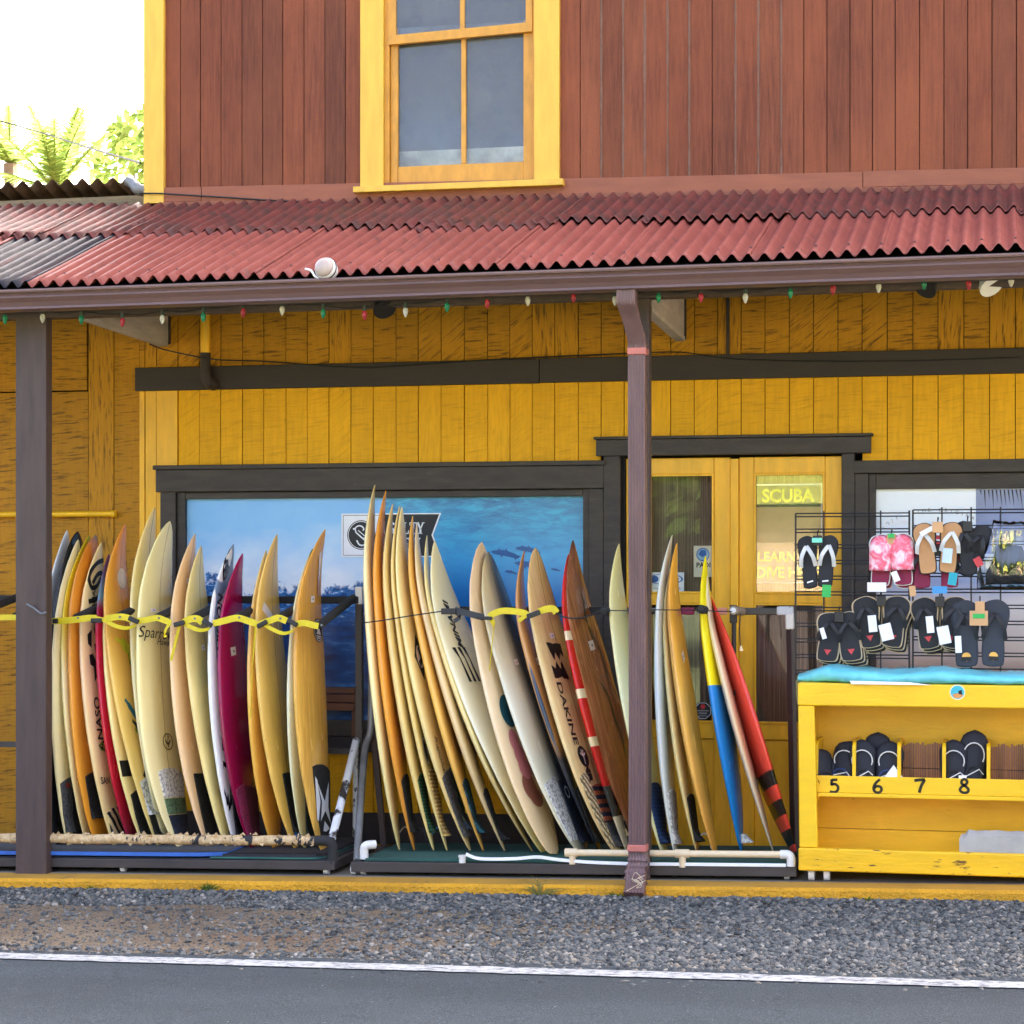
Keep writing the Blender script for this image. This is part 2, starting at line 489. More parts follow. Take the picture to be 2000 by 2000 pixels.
def glassmat(name, tint=(0.96, 0.98, 0.97), dust=0.0, dustc=S(190, 196, 204), dscale=3.0, boost=1.0):
    t = NT(name)
    t.n.remove(t.p)
    fr = t.new('ShaderNodeFresnel'); fr.inputs['IOR'].default_value = 1.5
    tr = t.new('ShaderNodeBsdfTransparent'); tr.inputs[0].default_value = (*tint, 1)
    gl = t.new('ShaderNodeBsdfGlossy'); gl.inputs['Roughness'].default_value = 0.015
    mx = t.new('ShaderNodeMixShader')
    t.con(t.math('MULTIPLY', fr.outputs[0], boost), mx.inputs[0]); t.con(tr.outputs[0], mx.inputs[1]); t.con(gl.outputs[0], mx.inputs[2])
    last = mx.outputs[0]
    if dust:
        df = t.new('ShaderNodeBsdfDiffuse'); df.inputs[0].default_value = (*dustc, 1)
        m2 = t.new('ShaderNodeMixShader')
        n = t.noise(t.coord((1, 1, 1)), dscale, 6, 0.6)
        t.con(t.math('MULTIPLY', t.ramp(n, [(0.42, 0.12), (0.66, 1.0)]), dust), m2.inputs[0])
        t.con(last, m2.inputs[1]); t.con(df.outputs[0], m2.inputs[2]); last = m2.outputs[0]
    t.con(last, t.out.inputs[0])
    return t.m
m_glass = glassmat('door_glass', boost=0.9)
m_glass_dusty = glassmat('dusty_window_glass', dust=0.5, dustc=S(128, 132, 138), dscale=2.2, boost=1.0)
def leafmat(name, c, c2):
    t = NT(name)
    oi = t.new('ShaderNodeNewGeometry')
    col = t.ramp(oi.outputs['Random Per Island'], [(0, c2), (1, c)])
    t.n.remove(t.p)
    d = t.new('ShaderNodeBsdfDiffuse'); tl = t.new('ShaderNodeBsdfTranslucent'); mx = t.new('ShaderNodeMixShader')
    t.con(col, d.inputs[0]); t.con(col, tl.inputs[0]); mx.inputs[0].default_value = 0.5
    t.con(d.outputs[0], mx.inputs[1]); t.con(tl.outputs[0], mx.inputs[2]); t.con(mx.outputs[0], t.out.inputs[0])
    return t.m
m_leaf = leafmat('leaf_green', (0.16, 0.24, 0.04), (0.06, 0.12, 0.02))
m_palm = leafmat('palm_green', (0.20, 0.26, 0.06), (0.08, 0.14, 0.03))
m_straw = leafmat('dry_grass', (0.5, 0.42, 0.14), (0.25, 0.26, 0.08))
m_bark = mat('bark', S(110, 96, 80), 0.9, var=0.4, bump=0.6, bscale=20, bdist=0.02)
# ---------------------------------------------------------------- ground, road, gravel
def zg(X): return zf(X) - 0.065
def groundmat():
    t = NT('dirt_shoulder')
    n = t.noise(t.coord(), 1.3, 6, 0.6)
    col = t.ramp(n, [(0.3, S(124, 104, 82)), (0.7, S(154, 134, 106))])
    fine = t.noise(t.coord(), 70, 5, 0.75)
    col = t.mix(t.ramp(fine, [(0.49, 0), (0.6, 0.85)]), col, S(88, 84, 80))
    br = t.noise(t.coord((0.6, 2.2, 1)), 1.1, 4)
    col = t.mix(t.ramp(br, [(0.58, 0), (0.72, 0.6)]), col, S(126, 92, 66))
    t.col(col); t.p.inputs['Roughness'].default_value = 0.95; t.p.inputs['Specular IOR Level'].default_value = 0.15
    t.bump(t.noise(t.coord(), 90, 6, 0.7), 0.9, 0.02)
    return t.m
def asphalt():
    t = NT('asphalt')
    n = t.noise(t.coord(), 160, 3, 0.7)
    col = t.ramp(n, [(0.35, S(33, 39, 41)), (0.5, S(51, 59, 62)), (0.68, S(84, 95, 98))])
    b = t.noise(t.coord((0.5, 1.5, 1)), 1.4, 5)
    col = t.mix(0.8, col, t.ramp(b, [(0.35, 0.66), (0.65, 1.0)]), 'MULTIPLY')
    ck = t.noise(t.coord((1, 1.6, 1)), 2.2, 7, 0.6, 1.2)
    col = t.mix(t.ramp(ck, [(0.492, 0), (0.5, 0.55), (0.508, 0)]), col, S(22, 24, 26))
    gs = t.noise(t.coord(), 46, 2)
    col = t.mix(t.ramp(gs, [(0.74, 0), (0.77, 0.7)]), col, S(150, 150, 148))
    t.col(col); t.p.inputs['Roughness'].default_value = 0.85
    t.bump(t.noise(t.coord(), 150, 3, 0.6), 0.8, 0.012)
    return t.m
def linepaint():
    t = NT('road_line_paint')
    n = t.noise(t.coord((1, 2.5, 1)), 22, 8, 0.75)
    col = t.ramp(n, [(0.38, S(184, 184, 180)), (0.52, S(166, 166, 162)), (0.58, S(84, 86, 88))])
    t.col(col); t.p.inputs['Roughness'].default_value = 0.75
    t.bump(t.noise(t.coord(), 150, 3, 0.6), 0.7, 0.01)
    return t.m
m_ground, m_asph, m_line = groundmat(), asphalt(), linepaint()
def strip(name, y0f, y1f, zoff, m, nx=40, x0=-12.0, x1=8.0, kind='structure'):
    mb = MB()
    V = []
    for i in range(nx + 1):
        X = x0 + (x1 - x0) * i / nx
        V += [(X, y0f(X), zg(X) + zoff), (X, y1f(X), zg(X) + zoff)]
    mb.add(V, [(2 * i, 2 * i + 1, 2 * i + 3, 2 * i + 2) for i in range(nx)])
    return mb.build(name, m, loc=(0, 0, 0), kind=kind)
mb = MB()
xs = [-900, -200, -60, -20, -12, -9, -7, -5, -3, -1, 1, 3, 5, 8, 20, 60, 200, 900]
ys = [-900, -200, -60, -25, -12, -6, -3, -1, 2, 8, 30, 100, 300, 900]
mb.add([(X, Y, zg(X)) for X in xs for Y in ys], [(i * len(ys) + j, (i + 1) * len(ys) + j, (i + 1) * len(ys) + j + 1, i * len(ys) + j + 1)
       for i in range(len(xs) - 1) for j in range(len(ys) - 1)])
mb.build('ground', m_ground, loc=(0, 0, 0), kind='structure')
edge = lambda X: -3.34 - 0.037 * X - 0.0
strip('road', lambda X: -11.0, lambda X: edge(X) + 0.16 + 0.05 * mnoise.noise((X * 1.7, 0, 0)), 0.006, m_asph, 120, -60, 60)
jit = lambda X, s: 0.010 * mnoise.noise((X * 9, s, 0)) + 0.006 * mnoise.noise((X * 41, s, 0))
strip('road_marking', lambda X: edge(X) - 0.062 + jit(X, 1), lambda X: edge(X) + 0.062 + jit(X, 7), 0.011, m_line, 900, -9, 5)

import numpy as np
def gravel(name, n, label, region, dens, smin, smax, cols, seed):
    rng = np.random.default_rng(seed)
    ico = [(0, 0, 1), (0.9, 0, 0.3), (0.25, 0.85, 0.3), (-0.75, 0.5, 0.3), (-0.75, -0.5, 0.3), (0.25, -0.85, 0.3), (0.7, 0.5, -0.5), (-0.3, 0.8, -0.5), (-0.9, 0, -0.5), (-0.3, -0.8, -0.5), (0.7, -0.5, -0.5)]
    fc = [(0, 1, 2), (0, 2, 3), (0, 3, 4), (0, 4, 5), (0, 5, 1), (1, 6, 2), (2, 7, 3), (3, 8, 4), (4, 9, 5), (5, 10, 1), (6, 7, 2), (7, 8, 3), (8, 9, 4), (9, 10, 5), (10, 6, 1)]
    ico = np.array(ico); fc = np.array(fc)
    pts = []
    while len(pts) < n:
        X = rng.uniform(region[0], region[1]); Y = rng.uniform(region[2], region[3])
        if rng.random() < dens(X, Y): pts.append((X, Y))
    pts = np.array(pts)
    size = rng.uniform(0, 1, n) ** 2.2 * (smax - smin) + smin
    zz = np.array([zg(x) for x in pts[:, 0]])
    V = np.zeros((n, len(ico), 3))
    base = ico[None, :, :] * (1 + rng.normal(0, 0.22, (n, len(ico), 1)))
    base[:, :, 0] *= rng.uniform(0.8, 1.4, (n, 1)); base[:, :, 2] *= rng.uniform(0.45, 0.9, (n, 1))
    an = rng.uniform(0, 2 * math.pi, n); c, s = np.cos(an)[:, None], np.sin(an)[:, None]
    tl = rng.normal(0, 0.35, n); ct, st = np.cos(tl)[:, None], np.sin(tl)[:, None]
    x, y, z = base[:, :, 0], base[:, :, 1], base[:, :, 2]
    y, z = y * ct - z * st, y * st + z * ct
    V[:, :, 0] = (x * c - y * s) * size[:, None] + pts[:, 0:1]
    V[:, :, 1] = (x * s + y * c) * size[:, None] + pts[:, 1:2]
    heap = 0.018 * np.clip(1 - np.abs(pts[:, 1] + 1.46) / 0.16, 0, 1)
    V[:, :, 2] = z * size[:, None] + (zz + size * 0.3 + heap)[:, None]
    me = bpy.data.meshes.new(name)
    nv, nf = n * len(ico), n * len(fc)
    me.vertices.add(nv); me.vertices.foreach_set('co', V.reshape(-1))
    fi = (fc[None] + (np.arange(n) * len(ico))[:, None, None]).reshape(-1)
    me.loops.add(nf * 3); me.loops.foreach_set('vertex_index', fi)
    me.polygons.add(nf); me.polygons.foreach_set('loop_start', np.arange(nf) * 3)
    me.update(calc_edges=True); me.validate()
    t = NT(name + '_stone')
    g = t.new('ShaderNodeNewGeometry')
    col = t.ramp(g.outputs['Random Per Island'], cols)
    col = t.mix(0.35, col, t.ramp(t.noise(t.coord(), 120, 4), [(0.3, 0.6), (0.7, 1.0)]), 'MULTIPLY')
    t.col(col); t.p.inputs['Roughness'].default_value = 0.85
    o = link(name, me, t.m)
    return tag(o, label, 'gravel', None, 'stuff')
def dens(X, Y):
    right = 1 / (1 + math.exp(-(X + 2.0 + 1.1 * mnoise.noise((X * 0.8, Y * 1.6, 3))) * 3.0))
    nz = mnoise.noise((X * 1.3, Y * 2.6, 0)) * 0.5 + 0.5
    d = 0.05 + 0.9 * right * (0.25 + 0.75 * min(1, max(0, nz * 2.4 - 0.2)))
    if Y > -1.80 + 0.1 * mnoise.noise((X * 2, 0, 5)): d = max(d, 0.9)
    e = edge(X)
    if Y < e + 0.30: d = max(d * 0.9, 0.25 + 0.6 * right)
    if Y < e + 0.16: d *= 0.35
    if Y < e + 0.07: d *= 0.16 if X > -2.4 and mnoise.noise((X * 2.1, 0, 4)) > 0.05 else 0.06
    if Y < e - 0.2: d = 0
    return d
gcol = [(0, S(49, 51, 51)), (0.35, S(79, 82, 80)), (0.75, S(107, 107, 102)), (0.93, S(128, 118, 103)), (1, S(160, 154, 142))]
gravel('gravel', 60000, 'loose blue grey crushed gravel between the kerb and the road', (-6.6, 1.6, -3.6, -1.405), dens, 0.0045, 0.016, gcol, 3)

def dens2(X, Y):
    e = edge(X)
    return 0 if Y < e - 0.15 else (0.15 if Y < e + 0.1 else 1.0)
gravel('grit', 30000, 'fine grit and chippings scattered over the dirt shoulder', (-6.6, 1.6, -3.6, -1.405), dens2, 0.0018, 0.0062, gcol, 8)
# porch slab with its kerb face
mb = MB()
nx = 60
V = []
rk = random.Random(4)
for i in range(nx + 1):
    X = -9 + 13 * i / nx
    z = zf(X); j = rk.uniform(-0.004, 0.004)
    yf = -1.405 + 0.012 * mnoise.noise((X * 1.4, 0, 9))
    V += [(X, 0.12, z), (X, -1.20, z), (X, yf + 0.02, z + j * 0.5), (X, yf, z - 0.014 + j), (X, yf - 0.006, z - 0.2)]
Fk = [(5 * i + k, 5 * i + k + 1, 5 * i + 5 + k + 1, 5 * i + 5 + k) for i in range(nx) for k in range(0, 1)]
mb.add(V, Fk)
mb.build('porch_floor', m_conc, loc=(0, 0, 0), kind='structure')
mb = MB(); mb.add(V, [(5 * i + 1, 5 * i + 2, 5 * i + 7, 5 * i + 6) for i in range(nx)])
mb.build('kerb_top', m_kerbtop, loc=(0, 0, 0), kind='structure')
mb = MB(); mb.add(V, [(5 * i + k, 5 * i + k + 1, 5 * i + 5 + k + 1, 5 * i + 5 + k) for i in range(nx) for k in range(2, 4)])
mb.build('kerb', m_kerb, loc=(0, 0, 0), smooth=True, kind='structure')

# ---------------------------------------------------------------- the shop building
shop = empty('shop_building', (-2.4, 0.1, zf(-2.4)), 'two storey wooden surf shop with yellow porch wall and red brown upper wall', 'building')
rb = random.Random(11)
def ux(x, Y=0.0): return at(x, 1000, Y).x
BEAM0, BEAM1 = 2.602, 2.733
XC = ux(272)
# openings (x0, x1, z0, z1) behind the trims
W1 = (ux(318), ux(1172), 0.60, 2.13)
DR = (ux(1172), ux(1690), 0.0, 2.29)
W2 = (ux(1690), 4.0, 0.62, 2.15)
def plank(par, x0, x1, y0, z0, z1, m, th=0.02, gap=0.0018, jit=0.0035):
    j = rb.uniform(-jit, jit)
    return MB().box(x0 + gap, x1 - gap, y0 + j, y0 + th, z0, z1).build('plank', m, par, bevel=0.002)
wall = MB().box(-8.5, 4.0, 0.125, 0.2, 0.0, 3.42).build('lower_wall', m_dark, shop)
PW = 0.1285
k = 0
X = XC + 0.235
while X < 2.2:
    x1 = X + PW * rb.uniform(0.97, 1.03)
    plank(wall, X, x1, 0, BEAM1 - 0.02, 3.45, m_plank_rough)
    low = BEAM0 + 0.02
    mid = (X + x1) / 2
    cut = None
    for o in (W1, DR, W2):
        if o[0] < mid < o[1]: cut = o
    if cut: 
        plank(wall, X, x1, 0, cut[3] - 0.03, low, m_plank)
        if cut is W1: plank(wall, X, x1, 0, zf(X) - 0.02, cut[2] + 0.03, m_plank)
        if cut is W2: plank(wall, X, x1, 0, zf(X) - 0.02, cut[2] + 0.03, m_plank)
    else:
        plank(wall, X, x1, 0, zf(X) - 0.02, low, m_plank)
    X = x1
# corner strips and the rough-sawn left stretch
for a, b in ((XC, XC + 0.035), (XC + 0.036, XC + 0.105), (XC + 0.106, XC + 0.235)):
    plank(wall, a, b, -0.004, zf(a) - 0.02, BEAM0 + 0.02, m_yellow_v)
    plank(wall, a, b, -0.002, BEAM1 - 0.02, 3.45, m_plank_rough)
for a, b in ((-8.3, -7.3), (-7.3, -6.4), (-6.4, -5.92), (-5.92, ux(172)), (ux(172), ux(222)), (ux(222), XC)):
    zc = at(140, 765, 0).z
    if abs(b - ux(172)) < 1e-6:
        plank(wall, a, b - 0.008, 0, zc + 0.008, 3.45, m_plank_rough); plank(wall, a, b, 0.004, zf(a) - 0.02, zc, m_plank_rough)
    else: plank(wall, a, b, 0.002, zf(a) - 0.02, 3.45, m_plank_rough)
MB().box(XC - 0.01, ux(1056), -0.042, -0.003, BEAM0, BEAM1).build('beam', m_beam, shop, bevel=0.004)
MB().box(ux(1056) + 0.003, 3.0, -0.042, -0.003, BEAM0 + 0.002, BEAM1 + 0.002).build('beam', m_beam, shop, bevel=0.004)
MB().bar((XC + 0.2, -0.012, 0.21 - 0.075), (ux(1215), -0.012, 0.25 - 0.075), 0.03, 0.17).build('base_board', m_beam, shop, bevel=0.003)

# big front window with its dark trim
win = MB().box(ux(310), ux(1182), -0.048, -0.005, at(740, 958, 0).z, at(740, 914, 0).z).build('window', m_trim, shop, bevel=0.004, label='wide dark framed window filled by an ocean poster')
MB().box(ux(306), ux(1186), -0.062, -0.005, at(740, 914, 0).z + 0.001, at(740, 905, 0).z).build('head_cap', m_trim, win, bevel=0.003)
zs0, zs1 = 0.60, at(740, 958, 0).z
for a, b, y in ((318, 348, -0.04), (348.6, 364, -0.022), (1140, 1152, -0.022), (1152.6, 1181, -0.04)):
    MB().box(ux(a), ux(b), y, 0.03, zs0, zs1 - 0.002).build('jamb', m_trim, win, bevel=0.003)
MB().box(ux(364.5), ux(1139.5), -0.02, 0.03, at(740, 972, 0).z, zs1 - 0.003).build('head_rail', m_trim, win, bevel=0.003)
MB().box(ux(364.5), ux(1139.5), -0.02, 0.03, zs0 + 0.062, zs0 + 0.15).build('bottom_rail', m_trim, win, bevel=0.003)
MB().box(ux(312), ux(1185), -0.075, 0.03, zs0 - 0.02, zs0 + 0.06).build('sill', m_beam, win, bevel=0.004)
# door trim
zh0, zh1 = at(1400, 889, 0).z, at(1400, 857, 0).z
dt = MB().box(ux(1167), ux(1702), -0.05, -0.004, zh0, zh1).build('door_casing', m_trim, shop, bevel=0.004)
MB().box(ux(1163), ux(1706), -0.064, -0.004, zh1 + 0.001, zh1 + 0.016).build('head_cap', m_trim, dt, bevel=0.003)
MB().box(ux(1181.6), ux(1214), -0.045, 0.03, 0.08, zh0 - 0.001).build('jamb', m_trim, dt, bevel=0.004)
MB().box(ux(1214.5), ux(1221), -0.012, 0.03, 0.08, zh0 - 0.001).build('jamb', m_dark, dt)
MB().box(ux(1645), ux(1670), -0.045, 0.03, 0.1, zh0 - 0.001).build('jamb', m_trim, dt, bevel=0.004)
# double door
def door(x0, x1, gx0, gx1, who):
    Y0, Y1 = 0.012, 0.05
    X0, X1, G0, G1 = ux(x0), ux(x1), ux(gx0), ux(gx1)
    zt = zh0 - 0.012; zb = zf(X0) + 0.012
    g1t, g1b, g2t, g2b = at(1500, 924, 0).z, at(1500, 1160, 0).z, at(1500, 1178, 0).z, at(1500, 1414, 0).z
    d = MB().box(X0, G0, Y0, Y1, zb, zt).build('door', m_yellow_v, shop, bevel=0.004, label=who)
    MB().box(G1, X1, Y0, Y1, zb, zt).build('stile', m_yellow_v, d, bevel=0.004)
    for a, b in ((g1t, zt), (g2t, g1b), (g2b - 0.085, g2b)):
        MB().box(G0 + 0.001, G1 - 0.001, Y0 + 0.002, Y1, a, b).build('rail', m_yellow_v, d, bevel=0.003)
    MB().box(G0 + 0.001, G1 - 0.001, Y0 + 0.016, Y1, zb, g2b - 0.088).build('kick_panel', m_yellow_v, d, bevel=0.003)
    for a, b in ((g1b, g1t), (g2b, g2t)):
        for q in (0, 1):
            xx = G0 if q == 0 else G1 - 0.012
            MB().box(xx, xx + 0.012, Y0 - 0.006, Y0 + 0.004, a, b).build('glazing_bead', m_yellow_v, d, bevel=0.002)
            zz = a if q == 0 else b - 0.012
            MB().box(G0 + 0.012, G1 - 0.012, Y0 - 0.006, Y0 + 0.004, zz, zz + 0.012).build('glazing_bead', m_yellow_v, d, bevel=0.002)
        MB().box(G0 + 0.001, G1 - 0.001, Y0 + 0.012, Y0 + 0.016, a + 0.001, b - 0.001).build('pane', m_glass, d)
    return d, (G0, G1, g1b, g1t, g2b, g2t)
dl, GL = door(1222, 1426, 1268, 1394, 'yellow door leaf with stickers inside its upper pane')
dr, GR = door(1443, 1644, 1472, 1611, 'yellow door leaf with a scuba sign in its upper pane')
MB().box(ux(1426.5), ux(1442.5), -0.004, 0.04, zf(-1.3) + 0.012, zh0 - 0.02).build('astragal', m_yellow_v, shop, bevel=0.003)
# blinds behind the door glass: split reed
def reedmat():
    t = NT('reed_blind')
    n = t.noise(t.coord((160, 1, 1.2)), 1.0, 4, 0.7)
    col = t.ramp(n, [(0.3, S(62, 48, 38)), (0.5, S(110, 88, 70)), (0.7, S(160, 134, 108))])
    t.col(col); t.p.inputs['Roughness'].default_value = 0.8
    t.bump(n, 0.5, 0.004)
    return t.m
m_reed = reedmat()
for G, nm in ((GL, 'split reed blind hanging behind the glass of the stickered door leaf'), (GR, 'split reed blind hanging behind the scuba sign in the door')):
    MB().box(G[0] - 0.03, G[1] + 0.03, 0.085, 0.09, G[4] - 0.03, G[3] + 0.03).build('reed_blind', m_reed, None, label=nm, cat='blind')
# right hand window
wx0 = ux(1670.5)
w2 = MB().box(wx0 - 0.01, 3.0, -0.046, -0.006, at(1800, 924, 0).z, at(1800, 899, 0).z).build('window', m_trim, shop, bevel=0.004, label='dark framed window behind the sandal racks')
MB().box(wx0, ux(1697), -0.04, 0.03, 0.62, at(1800, 925, 0).z).build('jamb', m_trim, w2, bevel=0.004)
MB().box(ux(1697.6), ux(1711), -0.02, 0.03, 0.62, at(1800, 925, 0).z).build('jamb', m_trim, w2, bevel=0.003)
MB().box(ux(1711.5), 3.0, -0.018, 0.03, at(1800, 955, 0).z, at(1800, 925, 0).z).build('head_rail', m_trim, w2, bevel=0.003)
MB().box(wx0, 3.0, -0.07, 0.03, 0.58, 0.66).build('sill', m_trim, w2, bevel=0.003)

# ---- upper storey
YU = 0.6
def trimz(X): return 3.777 - 0.0189 * X
XU0 = at(323, 300, YU).x
up = MB().box(at(273, 300, YU).x + 0.02, 8, YU + 0.16, 9.0, 3.3, 8.2).build('upper_wall', m_dark, shop)
wx = [at(751, 200, YU).x, at(1045, 200, YU).x]
X = XU0 - 0.03
kk = 0
PU = 0.128
cas0, cas1 = at(706, 200, YU).x, at(1094, 200, YU).x
while X < 3.0:
    x1 = X + PU * rb.uniform(0.96, 1.04)
    z0 = trimz(X) - 0.03
    inwin = X > cas0 - 0.02 and x1 < cas1 + 0.02
    if not inwin:
        j = rb.uniform(-0.004, 0.004)
        MB().box(X + 0.002, x1 - 0.002, YU + j, YU + 0.025, z0, 6.5).build('plank', m_red, up, bevel=0.002)
        if X > cas1 and X < -0.9 and rb.random() < 0.62 or (X > -0.9 and rb.random() < 0.2):
            mbk = MB()
            n = 40
            V = []
            for i in range(n + 1):
                z = z0 + 0.03 + 1.5 * i / n
                w = 0.006 + 0.004 * mnoise.noise((x1 * 9, 0, z * 9))
                w = max(0.002, w)
                V += [(x1 - w, YU - 0.002, z), (x1 + w, YU - 0.002, z), (x1, YU - 0.006, z)]
            mbk.add(V, [(3 * i, 3 * i + 2, 3 * i + 5, 3 * i + 3) for i in range(n)] + [(3 * i + 2, 3 * i + 1, 3 * i + 4, 3 * i + 5) for i in range(n)])
            mbk.build('joint_filler', m_caulk, up)
    X = x1
def tiltbar(name, x0, x1, zt0, zb0, y0, y1, m, par, bev=0.003):
    p = []
    for q in (0, 1):
        for X, Y in ((x0, y0), (x1, y0), (x1, y1), (x0, y1)):
            p.append((X, Y, trimz(X) + (zb0 if q == 0 else zt0)))
    return MB().hexa(p).build(name, m, par, bevel=bev)
tb = at(395, 300, YU).x; tc_ = at(1685, 300, YU).x
tiltbar('skirting', XU0 - 0.02, tb, 0.0, -0.085, YU - 0.02, YU + 0.01, m_redtrim, shop)
tiltbar('skirting', tb + 0.003, tc_, 0.0, -0.087, YU - 0.02, YU + 0.01, m_redtrim, shop)
tiltbar('skirting', tc_ + 0.003, 3.0, 0.004, -0.085, YU - 0.02, YU + 0.01, m_redtrim, shop)
tiltbar('drip_board', XU0 - 0.02, 3.0, -0.0875, -0.118, YU - 0.03, YU + 0.01, m_redtrim, shop)
xc0, xc1 = at(284, 300, YU).x, at(323, 300, YU).x
MB().box(xc0, xc1, YU - 0.03, YU + 0.02, at(300, 397, YU - .03).z, 7).build('corner_board', m_casing, shop, bevel=0.003)
MB().box(xc0 + 0.012, xc0 + 0.02, YU + 0.022, 9.0, 3.6, 7).build('corner_board', m_greywood, shop)
# upper window
zsill = at(900, 366, YU).z
uw = MB().box(cas0, wx[0], YU - 0.028, YU + 0.02, zsill + 0.02, 6.0).build('window', m_casing, shop, bevel=0.003, label='yellow framed sash window in the red brown upper wall')
MB().box(wx[1], cas1, YU - 0.028, YU + 0.02, zsill + 0.02, 6.0).build('casing', m_casing, uw, bevel=0.003)
MB().hexa([(cas0 - 0.03, YU - 0.075, zsill - 0.017), (cas1 + 0.03, YU - 0.075, zsill - 0.023), (cas1 + 0.03, YU + 0.03, zsill - 0.023), (cas0 - 0.03, YU + 0.03, zsill - 0.017),
           (cas0 - 0.03, YU - 0.075, zsill + 0.017), (cas1 + 0.03, YU - 0.075, zsill + 0.015), (cas1 + 0.03, YU + 0.03, zsill + 0.019), (cas0 - 0.03, YU + 0.03, zsill + 0.021)]).build('sill', m_casing, uw, bevel=0.004)
MB().box(wx[0] + 0.001, wx[0] + 0.028, YU + 0.0, YU + 0.05, zsill + 0.02, 6.0).build('jamb', m_sash, uw, bevel=0.002)
MB().box(wx[1] - 0.014, wx[1] - 0.001, YU + 0.0, YU + 0.05, zsill + 0.02, 6.0).build('jamb', m_sash, uw, bevel=0.002)
sx0, sx1 = wx[0] + 0.03, wx[1] - 0.015
gz0 = at(900, 322, YU + .05).z
gzt = at(900, 82, YU + .05).z
gx0, gx1 = at(779, 200, YU + .05).x, at(1024, 200, YU + .05).x
sash = MB().box(sx0, gx0, YU + 0.025, YU + 0.06, zsill + 0.022, gzt + 0.1).build('sash', m_sash, uw, bevel=0.003)
MB().box(gx1, sx1, YU + 0.025, YU + 0.06, zsill + 0.022, gzt + 0.1).build('stile', m_sash, sash, bevel=0.003)
MB().box(gx0 + 0.001, gx1 - 0.001, YU + 0.027, YU + 0.06, zsill + 0.022, gz0).build('rail', m_sash, sash, bevel=0.003)
mx_ = at(907, 200, YU + .05).x
MB().box(mx_ - 0.014, mx_ + 0.014, YU + 0.027, YU + 0.05, gz0 + 0.001, gzt + 0.1).build('muntin', m_sash, sash, bevel=0.003)
for a, b in ((gx0, mx_ - 0.0145), (mx_ + 0.0145, gx1)):
    MB().box(a + 0.001, b, YU + 0.046, YU + 0.05, gz0, gzt + 0.1).build('pane', m_glass_dusty, sash)
# upper sash hangs askew
zL, zR = at(765, 88, YU).z, at(1035, 62, YU).z
us = MB().hexa([(sx0 - 0.01, YU - 0.006, zL), (sx1, YU - 0.006, zR), (sx1, YU + 0.024, zR), (sx0 - 0.01, YU + 0.024, zL),
                (sx0 - 0.01, YU - 0.006, zL + 0.055), (sx1, YU - 0.006, zR + 0.055), (sx1, YU + 0.024, zR + 0.055), (sx0 - 0.01, YU + 0.024, zL + 0.055)]).build('upper_sash', m_sash, uw, bevel=0.003)
MB().box(sx0 - 0.01, sx0 + 0.04, YU - 0.004, YU + 0.02, zL + 0.05, 5.9).build('stile', m_sash, us, bevel=0.003)
MB().box(sx1 - 0.04, sx1, YU - 0.004, YU + 0.02, zR + 0.05, 5.9).build('stile', m_sash, us, bevel=0.003)
MB().box(mx_ - 0.014, mx_ + 0.014, YU - 0.004, YU + 0.02, zR + 0.03, 5.9).build('muntin', m_sash, us, bevel=0.003)
MB().box(sx0 + 0.041, sx1 - 0.041, YU + 0.008, YU + 0.012, zR + 0.03, 5.9).build('pane', m_glass_dusty, us)
# inside: pale blind above, a white shelf with odds and ends
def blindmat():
    t = NT('blind_with_reflection_tones')
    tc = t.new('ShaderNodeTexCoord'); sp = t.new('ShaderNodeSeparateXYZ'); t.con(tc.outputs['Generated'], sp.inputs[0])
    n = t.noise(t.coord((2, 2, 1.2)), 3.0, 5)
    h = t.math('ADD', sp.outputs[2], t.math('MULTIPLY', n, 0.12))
    col = t.ramp(h, [(0.0, S(126, 128, 140)), (0.10, S(104, 108, 124)), (0.20, S(96, 94, 94)), (0.27, S(92, 82, 72)), (0.42, S(84, 70, 58))])  # grey and bluish reflections of the panes put into the blind colour
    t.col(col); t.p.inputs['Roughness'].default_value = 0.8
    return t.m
MB().box(sx0, sx1, YU + 0.10, YU + 0.105, gz0 + 0.10, 5.9).build('roller_blind', blindmat(), None, label='roller blind toned with painted pane reflections inside the upstairs window', cat='blind')
MB().box(sx0, sx1, YU + 0.09, YU + 0.15, gz0 - 0.1, gz0 + 0.10).build('window_ledge', m_paper, shop)
